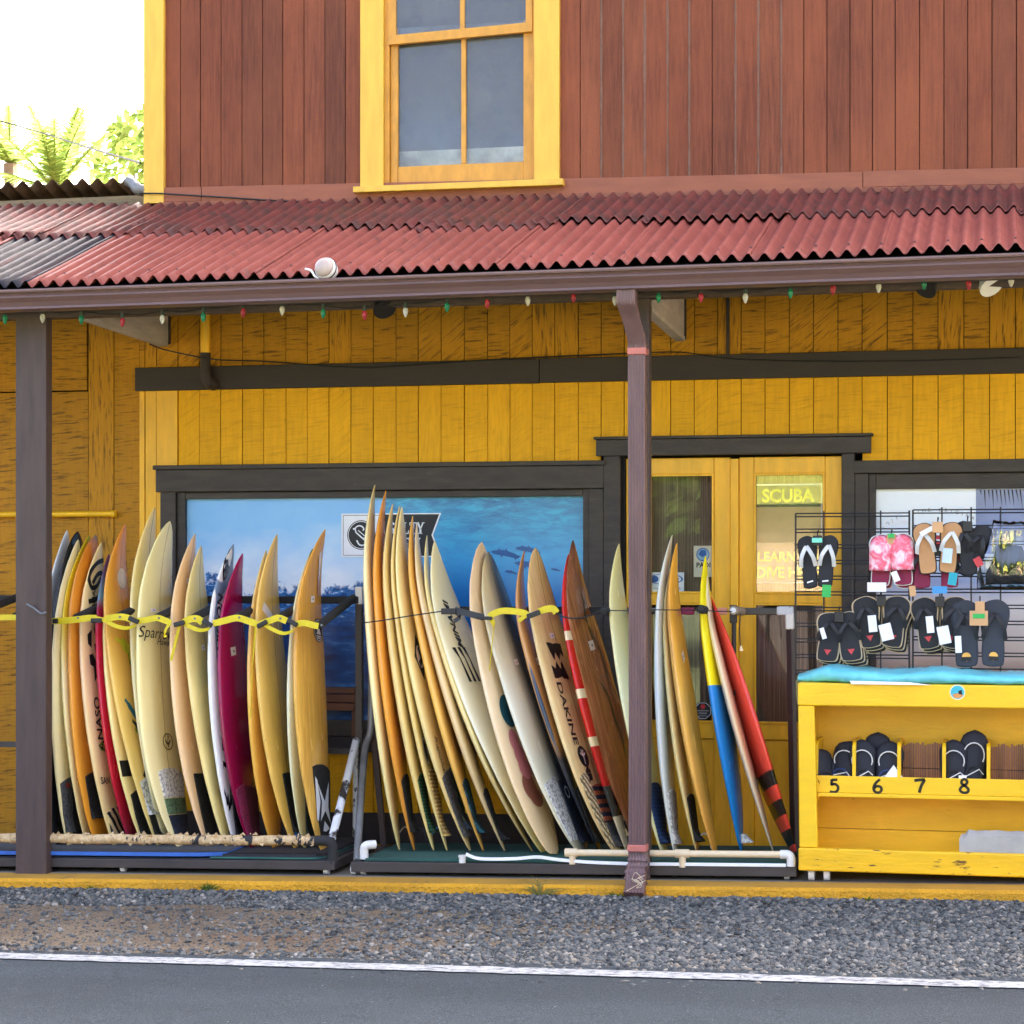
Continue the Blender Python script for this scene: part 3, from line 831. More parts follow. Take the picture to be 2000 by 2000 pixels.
# ---- porch roof
def roofP(X, s, off=0.0):
    ze = 3.022 + 0.005 * (X + 4.76); zt = 3.653 - 0.019 * X
    return Vector((X, -1.38 + 1.97 * s, ze + (zt - ze) * s + off))
mb = MB()
for i in range(24):
    xa, xb = -8.5 + 11.5 * i / 24, -8.5 + 11.5 * (i + 1) / 24
    mb.add([roofP(xa, 0.01, -0.034), roofP(xb, 0.01, -0.034), roofP(xb, 0.5, -0.034), roofP(xa, 0.5, -0.034), roofP(xb, 0.998, -0.034), roofP(xa, 0.998, -0.034)],
           [(0, 1, 2, 3), (3, 2, 4, 5)])
roof = mb.build('porch_roof', m_dark, shop)
PITCH = 0.0762
def sheet(x0, ncor, s0, s1, off, m, tilt=0.0, lift=0.0, crump=0.0):
    mb = MB()
    n = ncor * 8; ns = 12
    V = []
    for j in range(ns + 1):
        s = s0 + (s1 - s0) * j / ns
        for i in range(n + 1):
            X = x0 + PITCH * ncor * i / n
            ph = 2 * math.pi * (X - 0.01) / PITCH
            z = off + 0.014 + 0.0175 * math.cos(ph) + tilt * (i / n)
            e = max(0, 1 - j / 3.0)
            z += lift * e * (0.5 + 0.5 * mnoise.noise((X * 2.2, s0 * 9, 1)))
            z += crump * mnoise.noise((X * 3, s * 7, 2)) * 0.006
            V.append(roofP(X, s + 0.004 * mnoise.noise((X * 6, s0, 0)) * e, z))
    mb.add(V, [(j * (n + 1) + i, j * (n + 1) + i + 1, (j + 1) * (n + 1) + i + 1, (j + 1) * (n + 1) + i) for j in range(ns) for i in range(n)])
    o = mb.build('roof_sheet', m, roof, smooth='all', fix=False)
    sm = o.modifiers.new('thickness', 'SOLIDIFY'); sm.thickness = 0.0015; sm.offset = 0
    return o
x = -8.2
xsplit = -4.76
rs = random.Random(5)
sheets_low = []
X = xsplit
while X < 2.2: 
    sheets_low.append((X, m_roof)); X += PITCH * 8
X = xsplit - PITCH * 8
while X > -8.4:
    sheets_low.append((X, m_roof_grey if X > -5.6 else m_roof)); X -= PITCH * 8
for q, (X, m) in enumerate(sheets_low):
    sheet(X - PITCH * 0.25, 9 if False else 8, -0.005, 0.60 + rs.uniform(-.02, .03), 0.0025 * (q % 2), m, crump=1.0)
    sheet(X - PITCH * 0.25 + PITCH * rs.choice((-1, 0)), 10, 0.545 + rs.uniform(-.035, .03), 1.005, 0.010 + 0.003 * (q % 2), m_roof_up, lift=rs.choice((0, 0.004, 0.012, 0.02)), crump=1.6)
scr = []
for q in range(70):
    X = -8 + PITCH * 2 * q + 0.01 + PITCH * 0
    Xc = round((X - 0.01) / PITCH) * PITCH + 0.01
    if Xc > 2: break
    p = roofP(Xc, 0.06 + rs.uniform(-.006, .006), 0.033)
    MB().tube([p, p + Vector((0, 0, 0.005))], [0.007, 0.003], 6).build('roof_screw', m_rubber, roof)
# gutter
def gutz(X): return 2.889 + 0.0045 * (X + 4.7)
prof = [(-1.41, 0.0), (-1.497, 0.0), (-1.503, 0.004), (-1.500, 0.014), (-1.500, 0.022), (-1.508, 0.034), (-1.522, 0.046), (-1.531, 0.058), (-1.530, 0.068), (-1.524, 0.074), (-1.524, 0.079), (-1.548, 0.082), (-1.550, 0.090), (-1.546, 0.097), (-1.520, 0.097),
        (-1.520, 0.090), (-1.535, 0.088), (-1.527, 0.07), (-1.50, 0.015), (-1.418, 0.008), (-1.418, 0.1), (-1.41, 0.1)]
mb = MB(); V = []
n = len(prof)
gx = [-8.5 + 0.5 * i for i in range(24)]
for X in gx:
    for y, z in prof: V.append((X, y, gutz(X) + z + 0.002 * mnoise.noise((X * 1.1, 0, 4))))
mb.add(V, [(i * n + k, i * n + (k + 1) % n, (i + 1) * n + (k + 1) % n, (i + 1) * n + k) for i in range(len(gx) - 1) for k in range(n)])
gutter = mb.build('gutter', m_gutter, shop, smooth=True)
MB().bar((-8.5, -1.385, gutz(-8.5) + 0.06), (3, -1.385, gutz(3) + 0.06), 0.03, 0.12).build('fascia_board', m_beam, shop)
MB().bar((-8.5, -1.2, gutz(-8.5) + 0.05), (3, -1.2, gutz(3) + 0.05), 0.09, 0.12).build('post_beam', m_post, shop)
# joists that show their grey side
for xx in (-7.4, at(325, 640, -0.05).x, at(1335, 640, -0.05).x + 0.0, 1.5):
    zb = 2.885 if xx < -3 else 2.845
    MB().hexa([(xx - 0.04, -1.15, zb + 0.02), (xx, -1.15, zb + 0.02), (xx, -0.02, zb - 0.01), (xx - 0.04, -0.02, zb - 0.01),
               (xx - 0.04, -1.15, zb + 0.12), (xx, -1.15, zb + 0.12), (xx, -0.02, zb + 0.36), (xx - 0.04, -0.02, zb + 0.36)]).build('joist', m_greywood, shop, bevel=0.003)
    MB().box(xx - 0.055, xx + 0.008, -0.02, -0.002, zb - 0.02, 3.4).build('joist_hanger', m_beam, shop)
    MB().bar((xx - 0.02, -1.12, zb + 0.005), (xx - 0.02, -0.04, zb - 0.022), 0.055, 0.025).build('joist_batten', m_greywood, shop, bevel=0.003)
# posts
def post(x0, x1, Y=-1.2):
    X0, X1 = at(x0, 1200, Y).x, at(x1, 1200, Y).x
    return MB().box(X0, X1, Y, Y + (X1 - X0) * 0.95, zf(X0) - 0.01, gutz(X0) + 0.02).build('post', m_post, shop, bevel=0.006)
MB().box(at(30, 1200, -1.23).x, at(90, 1200, -1.23).x, -1.23, -1.155, zf(-4.9) - .01, gutz(-4.9) + .02).build('post', m_post, shop, bevel=0.006)
post(1236, 1268, -1.2)
# downspout with crimped elbows
sx = at(1246, 1200, -1.33).x
def spout_sec(cx, cy, cz, w, d, tl=0.0):
    P = []
    nr = 13
    for i in range(nr):          # ribbed front
        u = i / (nr - 1) - 0.5
        P.append((cx + u * w, cy - d / 2 - (0.004 if i % 2 else 0.0), cz))
    P += [(cx + w / 2, cy + d / 2, cz), (cx - w / 2, cy + d / 2, cz)]
    c = Vector((cx, cy, cz)); rot = Matrix.Rotation(tl, 4, 'X')
    return [c + rot @ (Vector(p) - c) for p in P]
def loft(rings):
    n = len(rings[0]); mb = MB()
    mb.add([p for r in rings for p in r], [(i * n + k, i * n + (k + 1) % n, (i + 1) * n + (k + 1) % n, (i + 1) * n + k) for i in range(len(rings) - 1) for k in range(n)]
           + [tuple(range(n)), tuple(range((len(rings) - 1) * n, len(rings) * n))])
    return mb
ztop, zbot = at(1246, 700, -1.33).z, at(1246, 1665, -1.33).z
rings = []
for i in range(26):
    f = i / 25
    z = zbot + (ztop - zbot) * f
    dent = 0.012 * math.exp(-((z - 1.52) / 0.05) ** 2)
    rings.append(spout_sec(sx + 0.002 * math.sin(f * 5) - dent * 0.3, -1.33 + dent * 0.4, z, 0.082 - dent, 0.066 - dent))
ds = loft(rings).build('downspout', m_spout, shop, smooth=True)
rings = []
pt = at(1225, 575, -1.46)
for i in range(22):
    f = i / 21
    cr = 0.008 * (i % 2) if 0.1 < f < 0.55 else 0.0
    ease = f * f * (3 - 2 * f)
    z = ztop + 0.0 + (gutz(sx) + 0.01 - ztop) * f
    rings.append(spout_sec(sx - 0.032 * max(0, min(1, (f - 0.25) * 1.9)), -1.33 - 0.125 * max(0, min(1, (f - 0.15) * 1.6)), z, 0.082 + cr + 0.008 * (f > 0.6), 0.064 + cr, -0.5 * math.sin(math.pi * min(1, f * 1.3)) * (f < 0.75)))
loft(rings).build('elbow', m_spout, ds, smooth=True)
rings = []
zk = zf(sx) - 0.045
for i in range(26):
    f = i / 25
    cr = 0.011 * (i % 4 < 2) if 0.12 < f < 0.75 else 0
    z = zbot + (zk - zbot) * f
    rings.append(spout_sec(sx + 0.004 * math.sin(f * 9), -1.33 - 0.12 * f * f, z, 0.084 + cr + 0.01 * f, 0.062 + cr + 0.012 * f, -0.75 * f))
loft(rings).build('elbow', m_spout, ds, smooth=True)
for y in (687, 1655):
    zc = at(1246, y, -1.33).z
    MB().box(sx - 0.045, sx + 0.045, -1.372, -1.292, zc - 0.016, zc + 0.016).build('band', m_band, ds, bevel=0.003)
for q in range(9):
    p = Vector((sx + rs.uniform(-.04, .04), -1.45 + rs.uniform(-.02, .03), zk + rs.uniform(0, .09)))
    MB().tube(spl([p, p + Vector((rs.uniform(-.05, .05), -0.015, rs.uniform(-.04, .04))), p + Vector((rs.uniform(-.06, .06), -0.005, rs.uniform(-.05, .05)))], 4), 0.0014, 4).build('mesh_wire', m_pvc_old, ds)
# vent pipe in two colours
pv = at(400, 650, -0.10)
vp = MB().tube([(pv.x, -0.09, 3.3), (pv.x, -0.09, at(400, 690, -0.09).z)], 0.028, 14).build('vent_pipe', m_yellow_v, shop, smooth=True)
MB().tube([(pv.x, -0.09, at(400, 689, -0.09).z), (pv.x, -0.09, at(400, 725, -0.09).z)], 0.029, 14).build('pipe_end', m_beam, vp, smooth=True)
zel = at(400, 728, -0.09).z
MB().tube(spl([(pv.x, -0.09, zel + 0.03), (pv.x + 0.004, -0.088, zel - 0.02), (pv.x + 0.02, -0.08, zel - 0.055), (pv.x + 0.035, -0.045, zel - 0.065)], 5), 0.034, 14).build('pipe_elbow', m_beam, vp, smooth=True)
pc = at(150, 1004, -0.03)
MB().tube([(-7, -0.03, pc.z), (at(220, 1004, -0.03).x, -0.03, pc.z)], 0.016, 10).build('conduit', m_yellow, shop, smooth=True)
MB().tube([(at(219, 1004, -0.03).x, -0.03, pc.z), (at(226, 1004, -0.03).x, -0.03, pc.z)], 0.021, 10).build('conduit_end', m_yellow, shop, smooth=True)
# cables
cb = lambda pts, r=0.004, nm='cable', m=m_cable: MB().tube(spl(pts, 6), r, 5).build(nm, m, shop)
cb([at(272, 378, YU - .04), at(310, 378, YU - .045), at(360, 381, YU - .04), at(430, 385, YU - .035), at(560, 393, YU - .03), at(720, 398, YU - .03)], 0.005)
cb([at(292, 672, -.05), at(330, 685, -.06), at(420, 702, -.14), at(520, 706, -.05), at(700, 718, -.05), at(860, 709, -.05), at(1010, 700, -.05), at(1236, 690, -.05)], 0.004)
cb([at(1236, 690, -.05), at(1330, 688, -.05), at(1420, 700, -.05), at(1560, 705, -.05), at(1760, 705, -.05), at(1990, 698, -.05)], 0.003)
MB().box(ux(1419), ux(1425), -0.02, 0.0, BEAM1 - 0.01, 3.3).build('conduit', m_beam, shop)
# ---- annex at the left with its rusty roof
an = empty('annex_building', (-6.6, 1.2, 0), 'low annex with rusty brown corrugated roof edge and weathered fascia', 'building')
xa1 = at(284, 390, 0.75).x
MB().box(-9, xa1, 0.75, 0.80, at(150, 411, .75).z - 0.05, at(150, 386, .75).z).build('fascia_board', m_fascia, an, bevel=0.004)
MB().box(-9, xa1 - 0.05, 0.85, 4.0, 0.0, at(150, 400, .75).z - 0.05).build('wall', m_dark, an)
za = at(150, 354, 0.62).z
for q in range(5):
    x0 = xa1 - 0.62 * (q + 1) - 0.06
    mb = MB(); n = 8 * 8; V = []
    for j in range(9):
        s = j / 8
        for i in range(n + 1):
            X = x0 + 0.63 * i / n
            drop = 0.0
            z = za + 0.019 * math.cos(2 * math.pi * X / 0.098) - 0.30 * s * 0.9 - 0.012 * mnoise.noise((X * 2, s, 7)) - 0.003 * (q % 2)
            V.append((X, 0.62 + s * 1.0, z))
    mb.add(V, [(j * (n + 1) + i, j * (n + 1) + i + 1, (j + 1) * (n + 1) + i + 1, (j + 1) * (n + 1) + i) for j in range(8) for i in range(n)])
    o = mb.build('roof_sheet', m_roof_rust, an, smooth='all', fix=False)
    sm = o.modifiers.new('thickness', 'SOLIDIFY'); sm.thickness = 0.0015
c0 = at(262, 362, 0.6)
MB().tube(spl([at(247, 353, .6), at(258, 358, .6), at(270, 370, .58), at(280, 372, .6)], 5), [0.03] * 8 + [0.035] * 8, 12).build('gutter_end', m_galv, an, smooth=True)
# ---------------------------------------------------------------- across the road (seen only as reflections, and it shades the low sky)
m_grass = mat('added_verge_grass', (0.09, 0.11, 0.035), 0.9, var=0.4, scale=0.6, bump=0.3, bscale=30)
mb = MB()
mb.add([(-400, -400, zg(-9) + 0.01), (400, -400, zg(5) + 0.01), (400, -12.5, zg(5) + 0.01), (-400, -12.5, zg(-9) + 0.01)], [(0, 1, 2, 3)])
mb.add([], [])
V = []; xs_ = [-60, -9, -6, -3, 0, 3, 5, 60]
mb = MB()
for X in xs_: V += [(X, -300, zg(X) + 0.012), (X, -12.4, zg(X) + 0.012)]
mb.add(V, [(2 * i, 2 * i + 2, 2 * i + 3, 2 * i + 1) for i in range(len(xs_) - 1)])
mb.build('added_verge', m_grass, loc=(0, 0, 0), kind='structure')  # unseen dark grass sheet, added to cut bounce light under the porch
def leafcloud(mb, centers, n, size, rng):
    for _ in range(n):
        c, r = rng.choice(centers)
        d = Vector((rng.gauss(0, 1), rng.gauss(0, 1), rng.gauss(0, 1))).normalized() * (r * rng.uniform(0.35, 1.0) ** 0.5)
        p = Vector(c) + Vector((d.x, d.y, d.z * 0.8))
        a = Vector((rng.gauss(0, 1), rng.gauss(0, 1), rng.gauss(0, 0.6))).normalized()
        b = a.orthogonal().normalized()
        s = size * rng.uniform(0.6, 1.4)
        mb.add([p - a * s, p + b * s * 0.45, p + a * s, p - b * s * 0.45], [(0, 1, 2, 3)])
rt = random.Random(21)
def tree(base, h, r, label, n=1500, leaf=0.28, m=None, group=None, trunk_r=0.18):
    t = empty('leafy_tree', base, label, 'tree', group)
    b = Vector(base)
    MB().tube([b, b + Vector((0.1, 0, h * 0.35)), b + Vector((-0.1, 0.1, h * 0.7))], [trunk_r, trunk_r * 0.75, trunk_r * 0.35], 8).build('trunk', m_bark, t, smooth=True)
    cs = []
    for q in range(7):
        o = Vector((rt.uniform(-1, 1) * r, rt.uniform(-1, 1) * r, h * rt.uniform(0.5, 0.95)))
        cs.append((b + o, r * rt.uniform(0.4, 0.7)))
        MB().tube([b + Vector((0, 0, h * 0.4)), b + o], [trunk_r * 0.45, 0.02], 5).build('limb', m_bark, t)
    mb = MB(); leafcloud(mb, cs, n, leaf, rt)
    mb.build('crown', m or m_leaf, t, fix=False)
    return t
for q, X in enumerate((-16, -11, -6.5, -2.5, 2, 6.5, 12)):
    tree((X + rt.uniform(-.5, .5), -27 + rt.uniform(-2, 2), zg(X)), rt.uniform(3.6, 5), 2.4, 'broad leafy tree beyond the road mirrored in the glass', 2600, 0.26, None, 'trees mirrored in the shop glass')
sh = empty('roadside_shed', (0.5, -21, zg(0.5)), 'low cream shed across the road mirrored in the door glass', 'building')
m_cream = mat('cream_shed_paint', S(190, 164, 120), 0.7, var=0.15)
m_lime = mat('lime_awning', S(150, 150, 60), 0.7, var=0.15)
MB().box(-3.5, 4.5, -23.0, -20.0, zg(0), 2.5).build('wall', m_cream, sh)
MB().hexa([(-4, -19.2, 2.5), (5, -19.2, 2.6), (5, -23.2, 3.6), (-4, -23.2, 3.6), (-4, -19.2, 2.58), (5, -19.2, 2.68), (5, -23.2, 3.7), (-4, -23.2, 3.7)]).build('roof', m_lime, sh)
MB().box(-3.52, 4.52, -19.985, -19.9, zg(0), 1.05).build('added_dark_band', m_beam, sh)  # dark band added so the lower door panes mirror no bright wall
MB().box(-1, 0.4, -19.99, -19.95, 0.0, 2.1).build('door', m_beam, sh)
MB().box(1.4, 3, -19.99, -19.95, 1.0, 2.0).build('window', m_dark, sh)

# ---------------------------------------------------------------- palm, tree and wire behind, at the left
def palm(base, top, label, nf=16, L=2.6):
    t = empty('palm_tree', base, label, 'tree')
    b, c = Vector(base), Vector(top)
    MB().tube(spl([b, b.lerp(c, 0.5) + Vector((0.2, 0, 0)), c], 6), 0.14, 8).build('trunk', m_bark, t, smooth=True)
    for k in range(nf):
        an = 2 * math.pi * k / nf + rt.uniform(-.2, .2); el = rt.uniform(0.2, 1.3)
        d = Vector((math.cos(an) * math.cos(el), math.sin(an) * math.cos(el), math.sin(el)))
        pts = []
        p = c.copy(); v = d * (L / 10)
        for i in range(11):
            pts.append(p.copy()); p = p + v; v = v + Vector((0, 0, -0.012 * L / 2.6 * (0.6 + 0.08 * i)))
        mb = MB(); mb.tube(pts, [0.02 * (1 - i / 12) for i in range(11)], 4)
        side = d.cross(Vector((0, 0, 1))).normalized()
        for i in range(2, 44):
            f = i / 44 * 9.9
            a = pts[int(f)].lerp(pts[min(10, int(f) + 1)], f - int(f))
            tdir = (pts[min(10, int(f) + 1)] - pts[int(f)]).normalized()
            ll = L * 0.19 * math.sin(math.pi * (0.12 + 0.85 * i / 44)) + 0.06
            for s in (-1, 1):
                e = a + (side * s * 0.85 + tdir * 0.65 + Vector((0, 0, -0.25 + rt.uniform(-.15, .15)))).normalized() * ll
                w = tdir * 0.022
                mb.add([a - w, a + w, e], [(0, 1, 2)])
        mb.build('frond', m_palm, t, fix=False)
    return t
pt_ = at(108, 372, 22)
palm((pt_.x, 22, 0), (pt_.x, 22, pt_.z), 'coconut palm with raised fronds beyond the annex roof', 17, 1.75)
pt_ = at(235, 330, 17)
tree((pt_.x + .2, 17, 0), pt_.z + 0.75, 1.15, 'round leafy tree rising between the palm and the shop corner', 2600, 0.10, m_palm, trunk_r=0.12)
pt_ = at(20, 300, 26)
palm((pt_.x, 26, 0), (pt_.x, 26, pt_.z - 0.2), 'second palm standing beside the coconut palm beyond the annex roof', 13, 1.6)
MB().tube(spl([at(-200, 180, 9), at(60, 253, 8), at(165, 286, 6), at(274, 318, 3)], 6), 0.008, 5).build('power_line', m_cable, None, label='thin dark power line running to the corner of the upper wall', cat='cable')

# ---------------------------------------------------------------- posters and signs in the windows
def posterA():
    t = NT('wave_poster_print')
    tc = t.new('ShaderNodeTexCoord'); sp = t.new('ShaderNodeSeparateXYZ'); t.con(tc.outputs['Generated'], sp.inputs[0])
    z = sp.outputs[2]
    soft = t.noise(t.coord((1.2, 1, 2.0)), 2.2, 4)
    colsky = t.ramp(t.math('ADD', z, t.math('MULTIPLY', t.math('SUBTRACT', soft, 0.5), 0.35)),
                    [(0.60, S(232, 238, 244)), (0.74, S(178, 210, 238)), (0.88, S(132, 190, 236)), (1.0, S(122, 180, 232))])
    wav = t.noise(t.coord((1.0, 1, 1.0)), 3.0, 8, 0.72)
    h = t.math('ADD', z, t.math('MULTIPLY', t.math('SUBTRACT', wav, 0.5), 0.55))
    sea = t.ramp(t.noise(t.coord((5, 1, 14)), 3.6, 8, 0.75), [(0.36, S(14, 58, 110)), (0.52, S(36, 100, 164)), (0.58, S(96, 156, 206)), (0.64, S(226, 238, 246))])
    deep = t.ramp(t.noise(t.coord((1.2, 1, 5.0)), 2.6, 6, 0.65), [(0.35, S(8, 34, 78)), (0.55, S(20, 72, 136)), (0.72, S(76, 138, 198))])
    seafade = t.mix(t.ramp(z, [(0.42, 1), (0.5, 0)]), sea, deep)
    col = t.mix(t.ramp(h, [(0.60, 1), (0.625, 0)]), colsky, seafade)
    t.col(col); t.p.inputs['Roughness'].default_value = 0.25
    return t.m
def posterB():
    t = NT('underwater_poster_print')
    tc = t.new('ShaderNodeTexCoord'); sp = t.new('ShaderNodeSeparateXYZ'); t.con(tc.outputs['Generated'], sp.inputs[0])
    z = sp.outputs[2]
    base = t.ramp(z, [(0.0, S(4, 28, 70)), (0.35, S(12, 66, 130)), (0.55, S(30, 116, 186)), (0.72, S(66, 160, 212)), (0.86, S(58, 142, 190)), (1.0, S(54, 120, 164))])
    caus = t.noise(t.coord((2.2, 1, 9.0)), 3.4, 8, 0.72, 0.6)
    msk = t.ramp(z, [(0.62, 0), (0.92, 1)])
    col = t.mix(t.math('MULTIPLY', t.ramp(caus, [(0.46, 0), (0.62, 0.6)]), msk), base, S(70, 190, 226))
    col = t.mix(t.math('MULTIPLY', t.ramp(caus, [(0.34, 0.6), (0.44, 0)]), msk), col, S(40, 86, 140))
    gl = t.noise(t.coord((1, 1, 0.8)), 2.0, 3)
    col = t.mix(t.ramp(gl, [(0.5, 0), (0.75, 0.35)]), col, S(80, 190, 240))
    t.col(col); t.p.inputs['Roughness'].default_value = 0.25
    return t.m
px0, pxm, px1 = ux(362), ux(748), ux(1143)
pz0, pz1 = 0.74, at(740, 970, 0).z
PY = 0.012
po1 = MB().box(px0, pxm - 0.001, PY, PY + 0.006, pz0, pz1).build('wave_poster', posterA(), None, label='poster of a breaking wave under pale blue sky in the wide window', cat='poster')
po2 = MB().box(pxm + 0.001, px1, PY - 0.002, PY + 0.006, pz0, pz1).build('underwater_poster', posterB(), None, label='deep blue underwater poster with fish silhouettes in the wide window', cat='poster')
m_fish = flatc('fish_print', S(36, 92, 150), 0.4)
fish = [(0, 0), (0.05, 0.025), (0.16, 0.05), (0.24, 0.055), (0.27, 0.10), (0.32, 0.06), (0.48, 0.05), (0.52, 0.10), (0.57, 0.04), (0.8, 0.0), (0.98, -0.06), (1.0, -0.04), (0.94, -0.10),
        (0.86, -0.12), (0.84, -0.16), (0.8, -0.1), (0.6, -0.08), (0.42, -0.06), (0.38, -0.12), (0.34, -0.06), (0.15, -0.04)]
for fx, fy, fw, rr in ((958, 1078, 60, 0.06), (1006, 1071, 52, 0.05), (1004, 1100, 60, 0.06), (985, 1116, 26, 0.05), (1075, 1112, 20, 0.0)):
    sh2 = xf2(poly2(fish), fw / 355.0, -rr, sy=1.5)
    o = at(fx, fy, PY - 0.004)
    flat('fish_print', sh2, lambda u, v, o=o: (o.x + u, PY - 0.004, o.z + v), m_fish, po2)
# logo flag across both posters
zc = at(760, 1045, PY).z
lx0, lx1, lxm = ux(666), ux(861), ux(749)
lz0, lz1 = at(700, 1088, PY).z, at(700, 1003, PY).z
lh = lz1 - lz0
Yl = PY - 0.005
pm = lambda y: (lambda u, v: (u, y, v))
logo = MB().add([pm(Yl)(u, v) for u, v in poly2([(lx0, lz0), (lx1, lz0), (lx1 - lh * 0.19, (lz0 + lz1) / 2), (lx1, lz1), (lx0, lz1)])[0]],
                poly2([(lx0, lz0), (lx1, lz0), (lx1 - lh * 0.19, (lz0 + lz1) / 2), (lx1, lz1), (lx0, lz1)])[1]).build('flag_emblem', m_white, po1, fix=False)
b = 0.006
flat('flag_field', poly2([(lxm, lz0 + b), (lx1 - 0.011, lz0 + b), (lx1 - lh * 0.19 - 0.009, (lz0 + lz1) / 2), (lx1 - 0.011, lz1 - b), (lxm, lz1 - b)]), pm(Yl - 0.001), m_ink, logo)
fr = 0.0028
for a in (rect2(lxm - lx0 - 0.016, fr, (lx0 + lxm) / 2 + .004, lz0 + 0.010), rect2(lxm - lx0 - 0.016, fr, (lx0 + lxm) / 2 + .004, lz1 - 0.010), rect2(fr, lh - 0.02, lx0 + 0.011, (lz0 + lz1) / 2)):
    flat('border_line', a, pm(Yl - 0.001), m_ink, logo)
ccx, ccz, cr_ = ux(705), at(705, 1045, PY).z, 0.082
flat('round_emblem', disc2(cr_, cr_, ccx, ccz, 40), pm(Yl - 0.001), m_ink, logo)
flat('ring', disc2(cr_ * 0.94, cr_ * 0.94, ccx, ccz, 40, 0.955), pm(Yl - 0.002), m_white, logo)
hk = join2(stroke2([(-0.35, 0.15), (-0.42, 0.45), (-0.2, 0.62), (0.05, 0.58), (0.18, 0.42), (0.12, 0.3)], 0.09, 6), stroke2([(-0.4, 0.2), (-0.05, -0.1), (0.3, -0.4)], 0.09),
           stroke2([(-0.22, 0.32), (0.15, 0.02), (0.4, -0.2)], 0.06), poly2([(0.1, -0.2), (0.55, -0.05), (0.62, -0.35), (0.35, -0.5)]),
           stroke2([(0.35, -0.45), (0.2, -0.68), (-0.12, -0.66), (-0.32, -0.36)], 0.1, 6), disc2(0.07, 0.07, -0.52, 0.42, 10))
flat('hook_drawing', xf2(hk, cr_, 0, ccx, ccz), pm(Yl - 0.0025), m_white, logo)
def slab(ch):
    w = 0.16
    st = lambda a, b_, ww=w: stroke2([a, b_], ww)
    sf = lambda x, y, ww=0.3: rect2(ww, 0.07, x, y)
    if ch == 'S': return stroke2([(0.58, 0.8), (0.52, 0.92), (0.32, 0.96), (0.12, 0.86), (0.12, 0.68), (0.32, 0.54), (0.5, 0.42), (0.56, 0.24), (0.42, 0.07), (0.22, 0.04), (0.08, 0.12), (0.04, 0.26)], 0.15, 5)
    if ch == 'A': return join2(st((0.1, 0), (0.36, 1)), st((0.62, 0), (0.36, 1), 0.2), rect2(0.3, 0.08, 0.36, 0.32), sf(0.08, 0.03, .26), sf(0.64, 0.03))
    if ch == 'L': return join2(st((0.2, 0), (0.2, 1), 0.2), rect2(0.5, 0.09, 0.36, 0.045), sf(0.2, 0.965, .36), rect2(0.07, 0.3, 0.59, 0.15))
    if ch == 'T': return join2(st((0.34, 0), (0.34, 1), 0.2), rect2(0.66, 0.09, 0.34, 0.955), sf(0.34, 0.03, .36), rect2(0.07, 0.26, 0.04, 0.87), rect2(0.07, 0.26, 0.64, 0.87))
    if ch == 'Y': return join2(st((0.35, 0), (0.35, 0.45), 0.2), st((0.1, 1), (0.35, 0.42), 0.18), st((0.62, 1), (0.35, 0.42), 0.12), sf(0.35, 0.03, .36), sf(0.08, 0.965), sf(0.62, 0.965, .26))
    if ch == 'C': return stroke2([(0.6, 0.74), (0.54, 0.9), (0.36, 0.96), (0.16, 0.84), (0.09, 0.5), (0.16, 0.16), (0.36, 0.04), (0.54, 0.1), (0.6, 0.26)], 0.16, 5)
    if ch == 'R': return join2(st((0.16, 0), (0.16, 1), 0.2), stroke2([(0.16, 0.95), (0.46, 0.94), (0.56, 0.74), (0.46, 0.53), (0.16, 0.5)], 0.13, 5), st((0.36, 0.5), (0.6, 0), 0.2), sf(0.16, 0.03, .34), sf(0.64, 0.03, .2))
    if ch == 'E': return join2(st((0.2, 0), (0.2, 1), 0.2), rect2(0.5, 0.09, 0.34, 0.045), rect2(0.5, 0.09, 0.34, 0.955), rect2(0.3, 0.08, 0.34, 0.5), rect2(0.06, 0.22, 0.57, 0.1), rect2(0.06, 0.22, 0.57, 0.9))
    if ch == 'W': return join2(st((0.08, 1), (0.26, 0), 0.18), st((0.46, 1), (0.26, 0), 0.1), st((0.46, 1), (0.64, 0), 0.18), st((0.84, 1), (0.64, 0), 0.1), sf(0.08, 0.965, .24), sf(0.84, 0.965, .22))
def slabline(txt, x, z, h):
    xx = x
    for ch in txt:
        flat('letter', xf2(slab(ch), h, 0, xx, z, sx=0.95), pm(Yl - 0.002), m_white, logo)
        xx += h * (0.66 if ch not in 'W' else 0.9) * 0.98
slabline('SALTY', ux(757), at(757, 1043, PY).z, 0.064)
slabline('CREW', ux(757), at(757, 1074, PY).z, 0.066)
# brown slatted bench inside, low in the window
bn = empty('window_bench', (ux(665), -0.10, 0.6), 'brown wooden slats propped low across the blue wave poster', 'bench')
for y0, y1 in ((1341, 1353), (1355, 1370), (1372, 1386)):
    MB().box(ux(560), ux(699), -0.062, -0.03, at(650, y1, 0).z, at(650, y0, 0).z).build('slat', m_brownwood, bn, bevel=0.003)
for xx in (575, 690):
    MB().box(ux(xx), ux(xx) + 0.03, -0.029, 0.005, 0.66, at(650, 1345, 0).z).build('leg', m_brownwood, bn)

